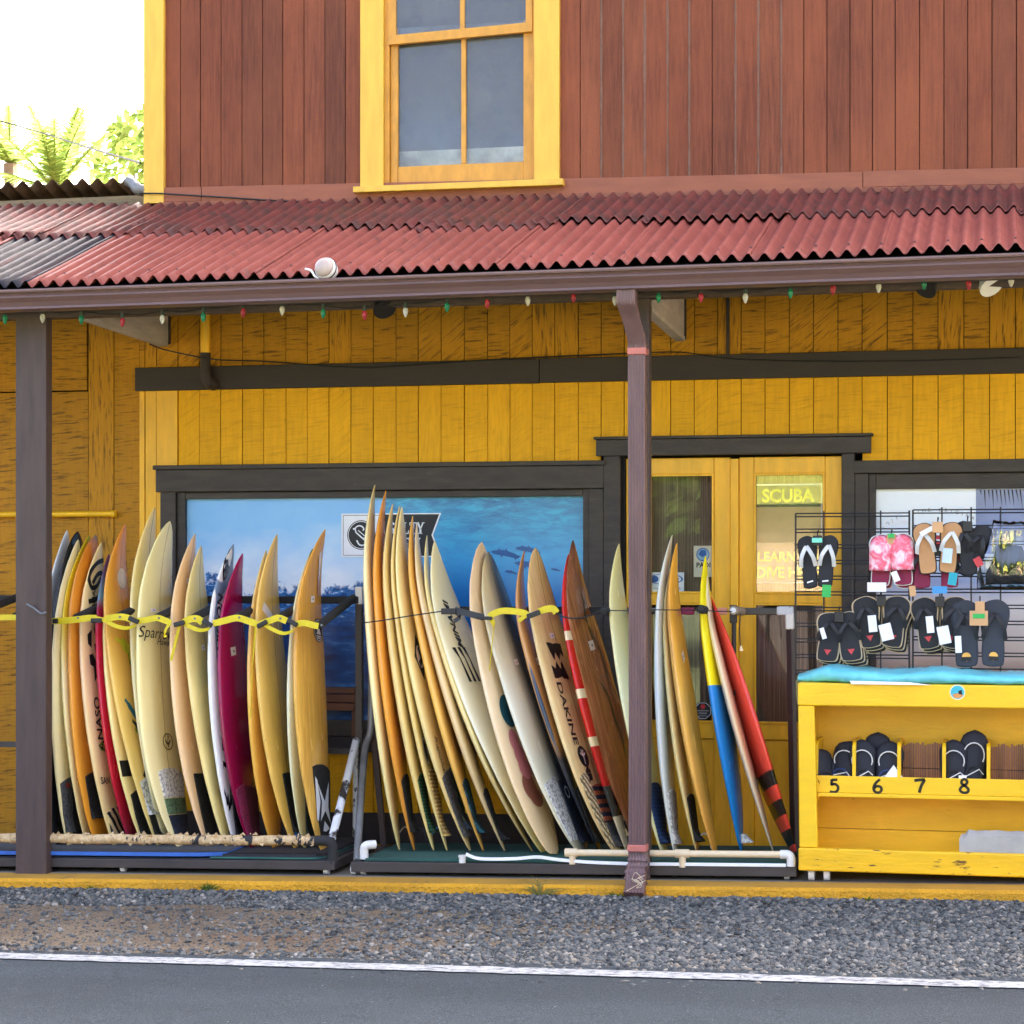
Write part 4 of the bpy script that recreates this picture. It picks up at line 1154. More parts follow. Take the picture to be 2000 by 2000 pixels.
# scuba sign behind the right leaf's glass
SY = 0.06
m_signg = flatc('sign_green_grey', S(70, 72, 56), 0.5)
m_signy = flatc('sign_yellow', S(222, 214, 40), 0.5)
m_signc = mat('sign_painted_reflection', S(206, 178, 116), 0.5, var=0.2, scale=6, bump=0)  # cream reflection on the glass, painted as the middle of the sign
sg0, sg1 = ux(1474, SY), ux(1606, SY)
gz = lambda y: at(1540, y, SY).z
scuba = MB().box(sg0, sg1, SY, SY + 0.004, gz(1139), gz(945)).build('scuba_sign', m_white, None, label='white edged scuba lesson sign behind the glass of the yellow door', cat='sign')
def sgrect(nm, x0, x1, y0, y1, m, d=0.001): return MB().add([(ux(x0, SY), SY - d, gz(y1)), (ux(x1, SY), SY - d, gz(y1)), (ux(x1, SY), SY - d, gz(y0)), (ux(x0, SY), SY - d, gz(y0))], [(0, 1, 2, 3)]).build(nm, m, scuba, fix=False)
sgrect('painted_reflection', 1476.5, 1603.5, 948, 1136.5, m_signc)
sgrect('upper_band', 1476.5, 1603.5, 948, 990, m_signg, 0.002)
sgrect('lower_band', 1476.5, 1603.5, 1060, 1136.5, m_signg, 0.002)
for tx, yy, h, w in (('SCUBA', 968, 27, 102), ('LEARN TO', 1087, 20, 118), ('DIVE HERE', 1118, 22, 122)):
    s2 = text2(tx, 1.0, 0.03)
    ww = max(p[0] for p in s2[0]) - min(p[0] for p in s2[0]); hh = max(p[1] for p in s2[0]) - min(p[1] for p in s2[0])
    my = (max(p[1] for p in s2[0]) + min(p[1] for p in s2[0])) / 2
    s2 = [((x) * w / 368.0 / ww, (y - my) * h / 368.0 / hh) for x, y in s2[0]], s2[1]
    cx, cz = ux(1540, SY) - 0.004, gz(yy)
    flat('lettering', s2, lambda u, v, cx=cx, cz=cz: (cx + u, SY - 0.004, cz + v), m_signy, scuba)
# stickers behind the left leaf's glass
SY2 = 0.035
card = MB().box(ux(1355, SY2), ux(1392, SY2), SY2, SY2 + 0.002, at(1370, 1127, SY2).z, at(1370, 1066, SY2).z).build('dive_card', flatc('cream_card', S(214, 204, 180), 0.5), None, label='cream dive card with a blue globe and PADI on the door glass', cat='sign')
m_blue = flatc('blue_print', S(46, 96, 168), 0.5); m_paleblue = flatc('pale_blue_print', S(150, 182, 206), 0.5)
gc = at(1373, 1083, SY2)
flat('globe', disc2(0.036, 0.036, gc.x, gc.z, 24), pm(SY2 - 0.001), m_paleblue, card)
flat('globe', disc2(0.036, 0.036, gc.x, gc.z, 24, 0.86), pm(SY2 - 0.002), m_blue, card)
flat('globe', xf2(poly2([(-0.02, 0.0), (0.0, 0.02), (0.024, 0.01), (0.02, -0.016), (-0.004, -0.02)]), 1, 0.3, gc.x - .005, gc.z + .006), pm(SY2 - 0.002), m_blue, card)
gc = at(1374, 1104, SY2)
flat('lettering', xf2(text2('PADI', 0.036, 0.03), 1, 0, gc.x, gc.z), pm(SY2 - 0.002), m_ink, card)
st2 = MB().box(ux(1262, SY2), ux(1336, SY2), SY2, SY2 + 0.002, at(1300, 1155, SY2).z, at(1300, 1118, SY2).z).build('dealer_sticker', m_white, None, label='white dealer sticker with a blue ring on the door glass', cat='sticker')
gc = at(1300, 1131, SY2)
flat('ring', disc2(0.095, 0.03, gc.x, gc.z, 32, 0.9), pm(SY2 - 0.001), m_blue, st2)
flat('logo_dot', disc2(0.02, 0.018, ux(1279, SY2), gc.z, 20), pm(SY2 - 0.001), m_blue, st2)
flat('lettering', xf2(text2('aqualung', 0.03, 0.01), 1, 0, gc.x + .02, gc.z), pm(SY2 - 0.001), m_ink, st2)
gc = at(1299, 1150, SY2)
flat('lettering', xf2(text2('AUTHORIZED DEALER', 0.017, 0.01), 1, 0, gc.x, gc.z), pm(SY2 - 0.001), m_inkgrey, st2)
oc = at(1373, 1388, 0.024)
octs = [(0.05 * math.cos(R(22.5 + 45 * k)), 0.05 * math.sin(R(22.5 + 45 * k))) for k in range(8)]
os_ = MB(); os_.prism(octs, lambda u, v: (oc.x + u, 0.0235, oc.z + v), lambda u, v: (oc.x + u, 0.0215, oc.z + v))
ost = os_.build('octagon_sticker', m_ink, None, label='small black octagonal security sticker low on the door glass', cat='sticker')
flat('border_line', xf2(stroke2(octs + octs[:1], 0.003), 0.9), lambda u, v: (oc.x + u, 0.021, oc.z + v), m_white, ost)
flat('red_dot', disc2(0.013, 0.013, 0, 0.022, 16), lambda u, v: (oc.x + u, 0.021, oc.z + v), flatc('red_print', S(190, 40, 44)), ost)
for q, (tx, s) in enumerate(((.06, 0.007), (.045, 0.009), (.05, 0.005))):
    flat('print_line', rect2(tx, s, 0, 0.0 - 0.014 * q), lambda u, v: (oc.x + u, 0.0208, oc.z + v), m_inkgrey, ost)

# poster in the right hand window
def posterC():
    t = NT('beach_sunset_print')
    tc = t.new('ShaderNodeTexCoord'); sp = t.new('ShaderNodeSeparateXYZ'); t.con(tc.outputs['Generated'], sp.inputs[0])
    n = t.noise(t.coord((1, 1, 5)), 3, 5)
    col = t.ramp(t.math('ADD', sp.outputs[2], t.math('MULTIPLY', t.math('SUBTRACT', n, 0.5), 0.1)),
                 [(0.0, S(84, 62, 50)), (0.25, S(150, 118, 98)), (0.34, S(186, 170, 160)), (0.55, S(206, 202, 204)), (0.64, S(150, 164, 196)), (0.70, S(214, 224, 232)), (1.0, S(226, 236, 244))])
    t.col(col); t.p.inputs['Roughness'].default_value = 0.3
    return t.m
m_slate = mat('palm_photo_print', S(120, 138, 182), 0.3, var=0.25, scale=5, bump=0)
po3 = MB().box(ux(1708), 2.95, PY, PY + 0.006, 0.66, at(1800, 953, 0).z).build('beach_poster', posterC(), None, label='pale beach poster with a curved slogan in the window behind the sandals', cat='poster')
flat('palm_photo', rect2(1.3, 0.34, ux(1906) + 0.65, at(1906, 1018, 0).z), pm(PY - 0.002), m_slate, po3)
fc_ = at(1906, 957, 0)
for q in range(26):
    x0 = fc_.x + 0.02 + q * 0.02
    flat('palm_leaf_print', poly2([(x0, fc_.z - 0.0), (x0 + 0.008, fc_.z), (x0 + 0.008 + q * .001, fc_.z - 0.03 - 0.08 * abs(math.sin(q * 1.7)))]), pm(PY - 0.003), m_ink, po3)
arc_c = at(1826, 1160, PY); Ra = 0.44
msg = 'RIDES . THE ORIGINAL C'
for q, ch in enumerate(msg):
    if ch == ' ': continue
    an = R(131) - q * R(82) / len(msg)
    flat('lettering', xf2(text2(ch, 0.026, 0.0), 1, an - math.pi / 2, arc_c.x + Ra * math.cos(an), arc_c.z + Ra * math.sin(an)), pm(PY - 0.003), m_inkgrey, po3)
m_redp = flatc('red_print', S(196, 60, 66))
flat('red_arc', stroke2([(arc_c.x + 0.31 * math.cos(R(a)), arc_c.z - 0.02 + 0.3 * math.sin(R(a))) for a in range(128, 60, -6)], 0.055), pm(PY - 0.003), m_redp, po3)
flat('red_arc', stroke2([(arc_c.x + 0.31 * math.cos(R(a)), arc_c.z - 0.02 + 0.3 * math.sin(R(a))) for a in range(124, 60, -6)], 0.012), pm(PY - 0.004), m_white, po3)
al = at(1737, 1021, -0.5)
# ---------------------------------------------------------------- surfboard racks
RY0, RY1 = -1.16, -0.48
def floorp(X, Y, h): return Vector((X, Y, zf(X) + h))
# rack one: the left rack with the wrapped front bar
xl, xr = -6.6, at(655, 1650, RY0).x
rk1 = empty('surfboard_rack', (-4.8, -0.8, zf(-4.8)), 'low black rolling surfboard rack with a tape wrapped front bar', 'rack')
fr = MB().bar(floorp(xl, RY0, 0.05), floorp(xr, RY0, 0.05), 0.03, 0.045).build('front_rail', m_steel, rk1, bevel=0.003)
MB().bar(floorp(xl, RY1, 0.05), floorp(xr, RY1, 0.05), 0.03, 0.045).build('back_rail', m_steel, rk1, bevel=0.003)
for X in (xl + 0.02, xr - 0.016):
    MB().bar(floorp(X, RY0 + .016, 0.05), floorp(X, RY1 - .016, 0.05), 0.03, 0.045).build('end_rail', m_steel, rk1, bevel=0.003)
MB().hexa([floorp(xl, RY0 + .01, .072), floorp(xr - .03, RY0 + .01, .072), floorp(xr - .03, RY1, .072), floorp(xl, RY1, .072),
           floorp(xl, RY0 + .01, .078), floorp(xr - .03, RY0 + .01, .078), floorp(xr - .03, RY1, .078), floorp(xl, RY1, .078)]).build('platform', m_rubber, rk1)
def matpad(x0, x1, y0, h0, h1, m, mt, nm):
    a, b = at(x0, 1670, y0).x, at(x1, 1670, y0).x
    P = []
    n = 14
    for q in range(n + 1):
        f = q / n; X = a + (b - a) * f
        dz = 0.012 * max(0, (f - 0.75) * 4) ** 2 * 0.0
        rr = 0.0 if f < 0.92 else 0.05 * (f - 0.92) / 0.08
        P += [floorp(X, y0 + rr, h0), floorp(X, y0 + rr, h1), floorp(X, RY1 + .02, h1), floorp(X, RY1 + .02, h0)]
    mb = MB(); mb.add(P, [(4 * i + k, 4 * i + (k + 1) % 4, 4 * i + 4 + (k + 1) % 4, 4 * i + 4 + k) for i in range(n) for k in range(4)] + [(0, 1, 2, 3), (4 * n, 4 * n + 1, 4 * n + 2, 4 * n + 3)])
    o = mb.build(nm, m, rk1, bevel=0.002)
    P2 = [p + Vector((0, 0, 0.0012)) for p in P]
    mb = MB(); mb.add([P2[4 * i + k] + Vector((0, .004 if k == 1 else 0, 0)) for i in range(n + 1) for k in (1, 2)], [(2 * i, 2 * i + 2, 2 * i + 3, 2 * i + 1) for i in range(n)])
    mb.build('mat_top', mt, o)
matpad(-250, 438, RY0 - 0.012, 0.088, 0.108, m_matblue, m_mattop, 'blue_mat')
matpad(410, 630, RY0 - 0.005, 0.079, 0.0865, mat('green_rubber_edge', S(40, 110, 96), 0.7), m_mattop, 'green_mat')
matpad(425, 632, RY0 + 0.03, 0.0875, 0.100, m_rubber, m_rubber, 'rubber_mat')
# wrapped bar: torn tan tape over black foam
def tapemat():
    t = NT('torn_tan_tape')
    n = t.noise(t.coord((2.0, 1, 1)), 9, 7, 0.7, 0.4)
    col = t.ramp(t.noise(t.coord((3, 1, 2)), 16, 6, 0.7), [(0.3, S(168, 134, 88)), (0.55, S(214, 184, 136)), (0.75, S(236, 214, 172))])
    tc = t.new('ShaderNodeTexCoord'); sp = t.new('ShaderNodeSeparateXYZ'); t.con(tc.outputs['Generated'], sp.inputs[0])
    bare = t.math('ADD', n, t.math('MULTIPLY', t.math('SUBTRACT', sp.outputs[0], 0.72), 0.32))
    col = t.mix(t.ramp(bare, [(0.585, 0), (0.60, 1)]), col, S(44, 44, 46))
    t.col(col); t.p.inputs['Roughness'].default_value = 0.8
    t.bump(n, 0.9, 0.02)
    return t.m
m_tape = tapemat()
xb = at(648, 1640, RY0).x
bar_pts = [floorp(xl + (xb - 0.08 - xl) * i / 40, RY0 + 0.004 * math.sin(i * 2.1), 0.172 + 0.002 * math.sin(i * 1.7)) for i in range(41)]
rads = [0.025 + 0.0025 * math.sin(i * 2.9) for i in range(41)]
wb = MB().tube(bar_pts, rads, 14).build('wrapped_bar', m_tape, rk1, smooth=True)
rw = random.Random(8)
mb = MB()
for q in range(130):         # curled shreds of tape
    X = xl + (xb - 0.1 - xl) * rw.random(); an = rw.uniform(-0.9, 2.2)
    p = floorp(X, RY0 - 0.027 * math.cos(an), 0.172 + 0.027 * math.sin(an))
    d = Vector((rw.uniform(-.4, .4), -math.cos(an), math.sin(an) + rw.uniform(-.3, .6))).normalized()
    w = rw.uniform(0.006, 0.018); l = rw.uniform(0.006, 0.022)
    mb.add([p - Vector((w, 0, 0)), p + Vector((w, 0, 0)), p + d * l + Vector((w * 0.3, 0, 0))], [(0, 1, 2)])
tag(mb.build('tape_shreds', m_tape, wb, fix=False), kind='stuff')
MB().tube(spl([floorp(xb - 0.085, RY0, .172), floorp(xb - 0.03, RY0, .172), floorp(xb - 0.003, RY0 + .005, .155), floorp(xb + 0.002, RY0 + 0.01, .11), floorp(xb, RY0 + .01, .06)], 5), 0.026, 14).build('bar_end', m_foam, rk1, smooth=True)
xbk = at(702, 1300, RY1).x
for X in (xl + 0.1, xbk):
    MB().bar(floorp(X, RY1, 0.06), Vector((X, RY1, at(702, 1180, RY1).z)), 0.036, 0.036).build('back_post', m_steel, rk1, bevel=0.002)
    MB().bar(Vector((X, RY1, at(702, 1180, RY1).z)), Vector((X, RY1, at(702, 1146, RY1).z)), 0.037, 0.037).build('post_sleeve', m_pvc, rk1, bevel=0.002)
zr = at(680, 1172, RY1).z
MB().bar((xl, RY1 - .02, zr), (xbk, RY1 - .02, zr), 0.035, 0.04).build('top_rail', m_foam, rk1, bevel=0.006)
MB().bar((xl, RY1, 0.62), (xbk, RY1, 0.62), 0.03, 0.03).build('mid_rail', m_steel, rk1)
MB().tube([at(648, 1640, RY0 + .02), at(672, 1545, -0.85), at(696, 1446, RY1 - .03)], 0.021, 12).build('corner_brace', m_peel, rk1, smooth=True)
MB().tube([floorp(xbk - .01, RY1 - .05, 0.07), (xbk - .005, RY1 - .045, at(697, 1460, RY1).z)], 0.014, 10).build('brace', m_peel, rk1, smooth=True)
mb = MB()
for q in range(30):           # chain hanging on the post
    z = zr - 0.04 - q * 0.024
    mb.tube([(xbk + .022, RY1 - .024, z), (xbk + .026, RY1 - .024, z - 0.012), (xbk + .022, RY1 - .024, z - 0.02)], 0.004, 5)
mb.build('chain', m_wire, rk1)
TIPS = []
ARM_MB = []
for x, y in ((-150, 1203), (-60, 1203), (30, 1204), (148, 1207), (230, 1205), (306, 1207), (376, 1208), (463, 1206), (543, 1208), (624, 1221)):
    tip = at(x, y, -1.04)
    TIPS.append(tip)
    base = Vector((tip.x + 0.01, RY1 - 0.01, zr + 0.01))
    a = MB().tube([tip, tip.lerp(base, 0.5), base], [0.021, 0.022, 0.022], 12).build('arm', m_foam, rk1, smooth=True)
    MB().tube([tip + Vector((0, -0.004, 0)), tip + Vector((0, 0.008, 0.002))], 0.0165, 12).build('arm_cap', m_black, a, smooth=True)
def caster(X, Y, par, m):
    c = MB().tube([floorp(X - .012, Y, 0.024), floorp(X + .012, Y, 0.024)], 0.023, 14).build('caster', m, par, smooth=True)
    MB().bar(floorp(X, Y + .004, 0.03), floorp(X, Y + .008, 0.052), 0.034, 0.02).build('fork', m_galv, c)
for x in (240, 637, 690, -120):
    caster(at(x, 1690, RY0 + .02).x, RY0 + .03, rk1 if x != 690 else rk1, m_pvc)

# rack two: white plastic pipe front, green carpet
rk2 = empty('surfboard_rack', (-2.4, -0.8, zf(-2.4)), 'rolling surfboard rack with green carpet and white plastic pipe rail', 'rack')
xa, xz = at(687, 1680, RY0).x, at(1556, 1690, RY0).x
MB().bar(floorp(xa, RY0, 0.045), floorp(xz, RY0, 0.045), 0.035, 0.05).build('front_rail', m_steel, rk2, bevel=0.003)
MB().bar(floorp(xa, RY1 - .08, 0.045), floorp(xz, RY1 - .08, 0.045), 0.035, 0.05).build('back_rail', m_steel, rk2, bevel=0.003)
for X in (xa + .018, xz - .018):
    MB().bar(floorp(X, RY0 + .018, 0.045), floorp(X, RY1 - .1, 0.045), 0.035, 0.05).build('end_rail', m_steel, rk2, bevel=0.003)
xm0, xm1 = xa + 0.06, xz - 0.03
V = []
for h in (.071, .086): V += [floorp(xm0, RY0 + .012, h), floorp(xm1, RY0 + .012, h), floorp(xm1, RY1 - .07, h), floorp(xm0, RY1 - .07, h)]
MB().hexa(V).build('carpet', m_matgreen, rk2, bevel=0.003)
# cut pipe stubs, long rail, elbows
h2 = 0.125
pr = lambda x, h: floorp(at(x, 1668, RY0 - .01).x, RY0 - .01, h)
def stub(x, h0, h1, m, r=0.017): return MB().tube([pr(x, h0), pr(x, h1)], r, 14).build('pipe_stub', m, rk2, smooth=True)
stub(903, 0.07, 0.10, m_pvc); MB().tube([pr(903, 0.098), pr(903, 0.108)], 0.02, 14).build('pipe_collar', m_pvc, rk2, smooth=True)
stub(1118, 0.07, h2, m_pvc_old); stub(1333, 0.06, h2, m_pvc_old)
MB().tube([pr(1106, h2), pr(1528, h2)], 0.0165, 14).build('rail_pipe', m_pvc_old, rk2, smooth=True)
for x0, x1 in ((1104, 1128), (1319, 1346)): MB().tube([pr(x0, h2), pr(x1, h2)], 0.0215, 14).build('pipe_fitting', m_pvc_old, rk2, smooth=True)
MB().tube(spl([pr(1524, h2), pr(1538, h2), pr(1544, h2 - .012), pr(1545, h2 - .03), pr(1545, 0.07)], 5), 0.0215, 14).build('pipe_elbow', m_pvc, rk2, smooth=True)
e0 = Vector((xa + 0.055, RY0 + .03, 0)); 
MB().tube(spl([floorp(e0.x, e0.y, 0.08), floorp(e0.x, e0.y, 0.125), floorp(e0.x + .006, e0.y, .142), floorp(e0.x + 0.02, e0.y + .01, .148), floorp(e0.x + 0.05, e0.y + .03, .148)], 5), 0.022, 14).build('pipe_elbow', m_pvc, rk2, smooth=True)
tw = [at(910, 1668, RY0 - .012), at(930, 1676, RY0 - .02), at(960, 1678, RY0 - .02), at(1010, 1677, RY0 - .02), at(1050, 1674, RY0 - .02), at(1090, 1679, RY0 - .02), at(1150, 1684, RY0 - .02), at(1236, 1688, RY0 - .02), at(1330, 1689, RY0 - .018), at(1440, 1690, RY0 - .018), at(1535, 1692, RY0 - .018)]
tw = [Vector((p.x, p.y, max(p.z, zf(p.x) + 0.075))) for p in tw]
MB().ribbon(spl(tw, 5), 0.016, 0.004, up=(0, 0.4, 1)).build('split_pipe', m_pvc, rk2)
xq = at(726, 1300, RY1 - .06).x
MB().tube(spl([(xq, RY1 - .06, at(726, 1150, RY1).z), (xq, RY1 - .06, at(726, 1300, RY1).z), (xq, RY1 - .08, at(726, 1420, RY1).z), (xq - .01, RY1 - .16, at(722, 1470, RY1).z), (xa + .02, RY0 + .02, zf(xa) + 0.07)], 8), 0.019, 12).build('end_leg', m_galv, rk2, smooth=True)
MB().bar(floorp(xq + .06, RY1 - .03, 0.06), (xq, RY1 - .03, at(730, 1430, RY1).z), 0.03, 0.03).build('brace', m_post, rk2, bevel=0.002)
zr2 = at(1170, 1192, -0.52).z
xre = at(1541, 1190, -0.75).x
for s0, s1, m, nm in ((740, 1330, m_foam, 'top_rail'), (1331, 1356, mat('magenta_sleeve', S(176, 40, 110), .5), 'rail_sleeve'), (1396, 1420, mat('peach_sleeve', S(226, 160, 130), .5), 'rail_sleeve'), (1440, 1548, m_steel, 'top_rail')):
    MB().bar((at(s0, 1190, -.60).x, -0.60, zr2), (at(s1, 1190, -.60).x, -0.60, zr2), 0.03, 0.036).build(nm, m, rk2, bevel=0.005)
xv = at(1545, 1200, -.6).x
MB().bar(floorp(xv + .02, -0.62, 0.06), (xv - .005, -0.6, zr2 + 0.018), 0.03, 0.035).build('end_post', m_steel, rk2, bevel=0.003)
MB().bar((xv - .07, -0.604, zr2 + .004), (xv + .014, -0.604, zr2 + .004), 0.045, 0.045).build('tape_wrap', m_peel, rk2, bevel=0.008)
MB().bar((xv - .004, -0.604, zr2 - .09), (xv - .006, -0.604, zr2), 0.043, 0.043).build('tape_wrap', m_pvc, rk2, bevel=0.008)
for x, y, m in ((1180, 1193, m_foam), (1369, 1190, m_foam), (1432, 1192, m_fascia)):
    tip = at(x, y, -0.98)
    a = MB().tube([tip, (tip.x, -0.62, zr2)], [0.022, 0.022], 12).build('arm', m, rk2, smooth=True)
    MB().tube([tip + Vector((0, -.006, 0)), tip + Vector((0, .006, 0))], 0.014, 12).build('arm_cap', m_black if x < 1400 else m_peel, a, smooth=True)
tip = at(1432, 1195, -0.98)
MB().box(tip.x - .04, tip.x - .005, -0.80, -0.77, tip.z - 0.06, tip.z + .03).build('clamp', m_black, rk2, bevel=0.004)
MB().tube(spl([(tip.x - .02, -.79, tip.z - .05), (tip.x - .02, -.785, tip.z - .2), (tip.x - .01, -.78, tip.z - .33), (tip.x - .018, -.78, tip.z - .42)], 6), [0.012] * 7 + [0.006] * 7 + [0.004] * 5, 7).build('hanging_cord', m_black, rk2, smooth=True)
MB().tube(spl([(tip.x + .035, -.97, tip.z - .01), (tip.x + .03, -.97, tip.z - .1), (tip.x + .036, -.968, tip.z - .17)], 5), 0.0025, 5).build('string', m_cable, rk2)
MB().tube([(tip.x + .036, -.968, tip.z - .165), (tip.x + .038, -.968, tip.z - .19)], [0.003, 0.010], 7).build('string_tassel', m_pvc_old, rk2)
for x in (698, 1545):
    caster(at(x, 1700, RY0 + .02).x + (.03 if x < 1000 else -.02), RY0 + .03, rk2, m_pvc)

# ---------------------------------------------------------------- surfboards
def interp(tab, s):
    for (a, va), (b, vb) in zip(tab, tab[1:]):
        if s <= b:
            f = (s - a) / (b - a); f = f * f * (3 - 2 * f) * 0.35 + f * 0.65
            return va + (vb - va) * f
    return tab[-1][1]
OUT_SQ = [(0, .26), (.012, .34), (.05, .48), (.12, .66), (.24, .86), (.38, .98), (.48, 1), (.60, .965), (.72, .84), (.82, .65), (.90, .43), (.95, .26), (.98, .14), (.993, .07), (1, .01)]
OUT_PIN = [(0, .03), (.008, .11), (.03, .24), (.07, .40), (.14, .61), (.26, .84), (.38, .97), (.48, 1), (.60, .965), (.72, .84), (.82, .65), (.90, .43), (.95, .26), (.98, .14), (.993, .07), (1, .01)]
OUT_WIDE = [(0, .22), (.012, .36), (.05, .54), (.12, .72), (.24, .9), (.38, .99), (.5, 1), (.64, .97), (.76, .88), (.86, .7), (.93, .48), (.97, .3), (.99, .15), (1, .02)]
THK = [(0, .16), (.05, .34), (.15, .62), (.3, .9), (.5, 1), (.7, .86), (.85, .56), (.95, .28), (1, .09)]
class Board:
    def __init__(s, nose, tail, left, Yn=-0.70, Yt=-0.84, W=0.47, TH=0.060, phi=0.0, out=OUT_SQ, bow=None):
        s.W, s.TH, s.out = W, TH, out
        T = at(tail[0], tail[1], Yt)
        T.z = plat(T.x) + 0.004
        N = at(nose[0], nose[1], Yn)
        s.L = (N - T).length
        ez = (N - T).normalized()
        n0 = Vector((math.cos(phi), -math.sin(phi), 0))
        ex = (n0 - ez * n0.dot(ez)).normalized()
        ey = ez.cross(ex)
        s.M = Matrix(((ex.x, ey.x, ez.x, T.x), (ex.y, ey.y, ez.y, T.y), (ex.z, ey.z, ez.z, T.z), (0, 0, 0, 1)))
        s.bow = 0.05; s.bow2 = 0.0
        if bow is not None: s.bow = bow
        elif left:
            if len(left) == 2: left = (left[0], left[1], left[0], left[1])
            s.bow = 0.02
            for it in range(4):
                for which, (lx, ly) in ((1, left[2:4]), (0, left[0:2])):
                    lo, hi = -0.06, 0.15
                    for _ in range(13):
                        q = (lo + hi) / 2
                        if which: s.bow2 = q
                        else: s.bow = q
                        if s.leftx(ly) > lx: lo = q
                        else: hi = q
    def cx(s, t):
        q = (t - .36) / .64 if t > .36 else (.36 - t) / .36
        r = (t - .74) / .26 if t > .74 else (.74 - t) / .74
        return -s.bow * (1 - abs(q) ** 2.0) - s.bow2 * (1 - abs(r) ** 2.0)
    def P(s, t, v, side=1, off=0.0):
        hw = s.W / 2 * interp(s.out, t); th = s.TH * interp(THK, t) / 2
        av = min(1, abs(v))
        x = th * math.sqrt(max(0, 1 - av ** 2.5)) if side > 0 else -th * 0.85 * math.sqrt(max(0, 1 - av ** 5))
        return Vector((s.cx(t) + x + off * side, v * hw, t * s.L))
    def leftx(s, y):
        best = 1e9
        for t in [0.2 + 0.015 * i for i in range(52)]:
            for v in (-1, -.75):
                for sd in (1, -1):
                    px, py = proj(s.M @ s.P(t, v, sd))
                    if abs(py - y) < 12: best = min(best, px)
        return best
    def mesh(s, name='surfboard'):
        ts = [0, .004, .01, .02, .035, .06, .09] + [.12 + .03 * i for i in range(27)] + [.925, .945, .96, .972, .982, .99, .996, 1]
        vv = [math.cos(math.pi * k / 12) for k in range(13)]      # 1 .. -1
        V = []
        for t in ts:
            V += [s.P(t, v, 1) for v in vv] + [s.P(t, v, -1) for v in reversed(vv[1:-1])]
        n = len(vv) * 2 - 2
        Fc = [(i * n + k, i * n + (k + 1) % n, (i + 1) * n + (k + 1) % n, (i + 1) * n + k) for i in range(len(ts) - 1) for k in range(n)]
        Fc += [tuple(reversed(range(n))), tuple((len(ts) - 1) * n + k for k in range(n))]
        me = bpy.data.meshes.new(name)
        me.from_pydata([tuple(p) for p in V], [], Fc)
        bm = bmesh.new(); bm.from_mesh(me); bmesh.ops.recalc_face_normals(bm, faces=bm.faces); bm.to_mesh(me); bm.free()
        me.polygons.foreach_set('use_smooth', [True] * len(me.polygons))
        return me

_bm = {}
def boardmat(key, L, stops, interp_='LINEAR', stringer=None, stain=S(206, 150, 60), stain_amt=0.35, rail=None, wood=0.0, across=None, art=None, rough=0.17):
    """gloss resin over foam: colour along the length, yellowing, stringer line"""
    t = NT('board_' + key)
    tc = t.new('ShaderNodeTexCoord'); sp = t.new('ShaderNodeSeparateXYZ'); t.con(tc.outputs['Object'], sp.inputs[0])
    z = t.math('DIVIDE', sp.outputs[2], L)
    nz = t.noise(t.coord((1, 1, 0.4)), 5, 4)
    if interp_ != 'CONSTANT': zz = t.math('ADD', z, t.math('MULTIPLY', t.math('SUBTRACT', nz, 0.5), 0.06))
    else: zz = z
    col = t.ramp(zz, stops, interp_)
    if across:
        c2, y0, y1 = across
        f = t.ramp(t.math('ADD', t.math('MULTIPLY', sp.outputs[1], 2.0), 0.5), [(y0, 0), (y1, 1)])
        col = t.mix(f, col, c2)
    if wood:
        g = t.noise(t.coord((40, 40, 1.4)), 1.6, 6, 0.6, 0.5)
        col = t.mix(t.math('MULTIPLY', t.ramp(g, [(0.40, 1), (0.62, 0)]), wood), col, S(120, 66, 24))
    if stain_amt:
        n2 = t.noise(t.coord((1.5, 1.5, 0.5), loc=(len(key) * 1.7, 0, 0)), 4.0, 6, 0.6)
        col = t.mix(t.ramp(n2, [(0.42, 0), (0.75, stain_amt)]), col, stain, 'MIX')
        n3 = t.noise(t.coord((1, 1, 1)), 42, 3)
        col = t.mix(t.ramp(n3, [(0.70, 0), (0.75, 0.35)]), col, S(150, 112, 60))
    if art:
        n4 = t.noise(t.coord((1, 1, 0.7)), art[1], 2, 0.4, 1.5)
        col = t.mix(t.ramp(n4, [(0.46, 0), (0.48, 1), (0.53, 1), (0.55, 0)]), col, art[0])
        n5 = t.noise(t.coord((1, 1, 0.7), loc=(3, 1, 5)), art[1] * 0.7, 2, 0.4, 1.5)
        col = t.mix(t.ramp(n5, [(0.56, 0), (0.58, 1)]), col, art[2])
        col2 = col
    if rail:
        c3, y0 = rail
        f = t.ramp(t.math('ABSOLUTE', sp.outputs[1]), [(y0, 0), (y0 + 0.004, 1)])
        col = t.mix(f, col, c3)
    if stringer:
        f = t.ramp(t.math('MULTIPLY', t.math('ABSOLUTE', sp.outputs[1]), 10), [(0.022, 1), (0.03, 0)])
        col = t.mix(t.math('MULTIPLY', f, 0.8), col, stringer)
    t.col(col)
    rn = t.noise(t.coord((1, 1, 0.3)), 12, 4)
    t.con(t.ramp(rn, [(0.3, rough - 0.06), (0.7, rough + 0.12)]), t.p.inputs['Roughness'])
    t.p.inputs['Specular IOR Level'].default_value = 0.5
    t.bump(t.noise(t.coord((1, 1, 0.4)), 9, 3), 0.08, 0.01)
    return t.m

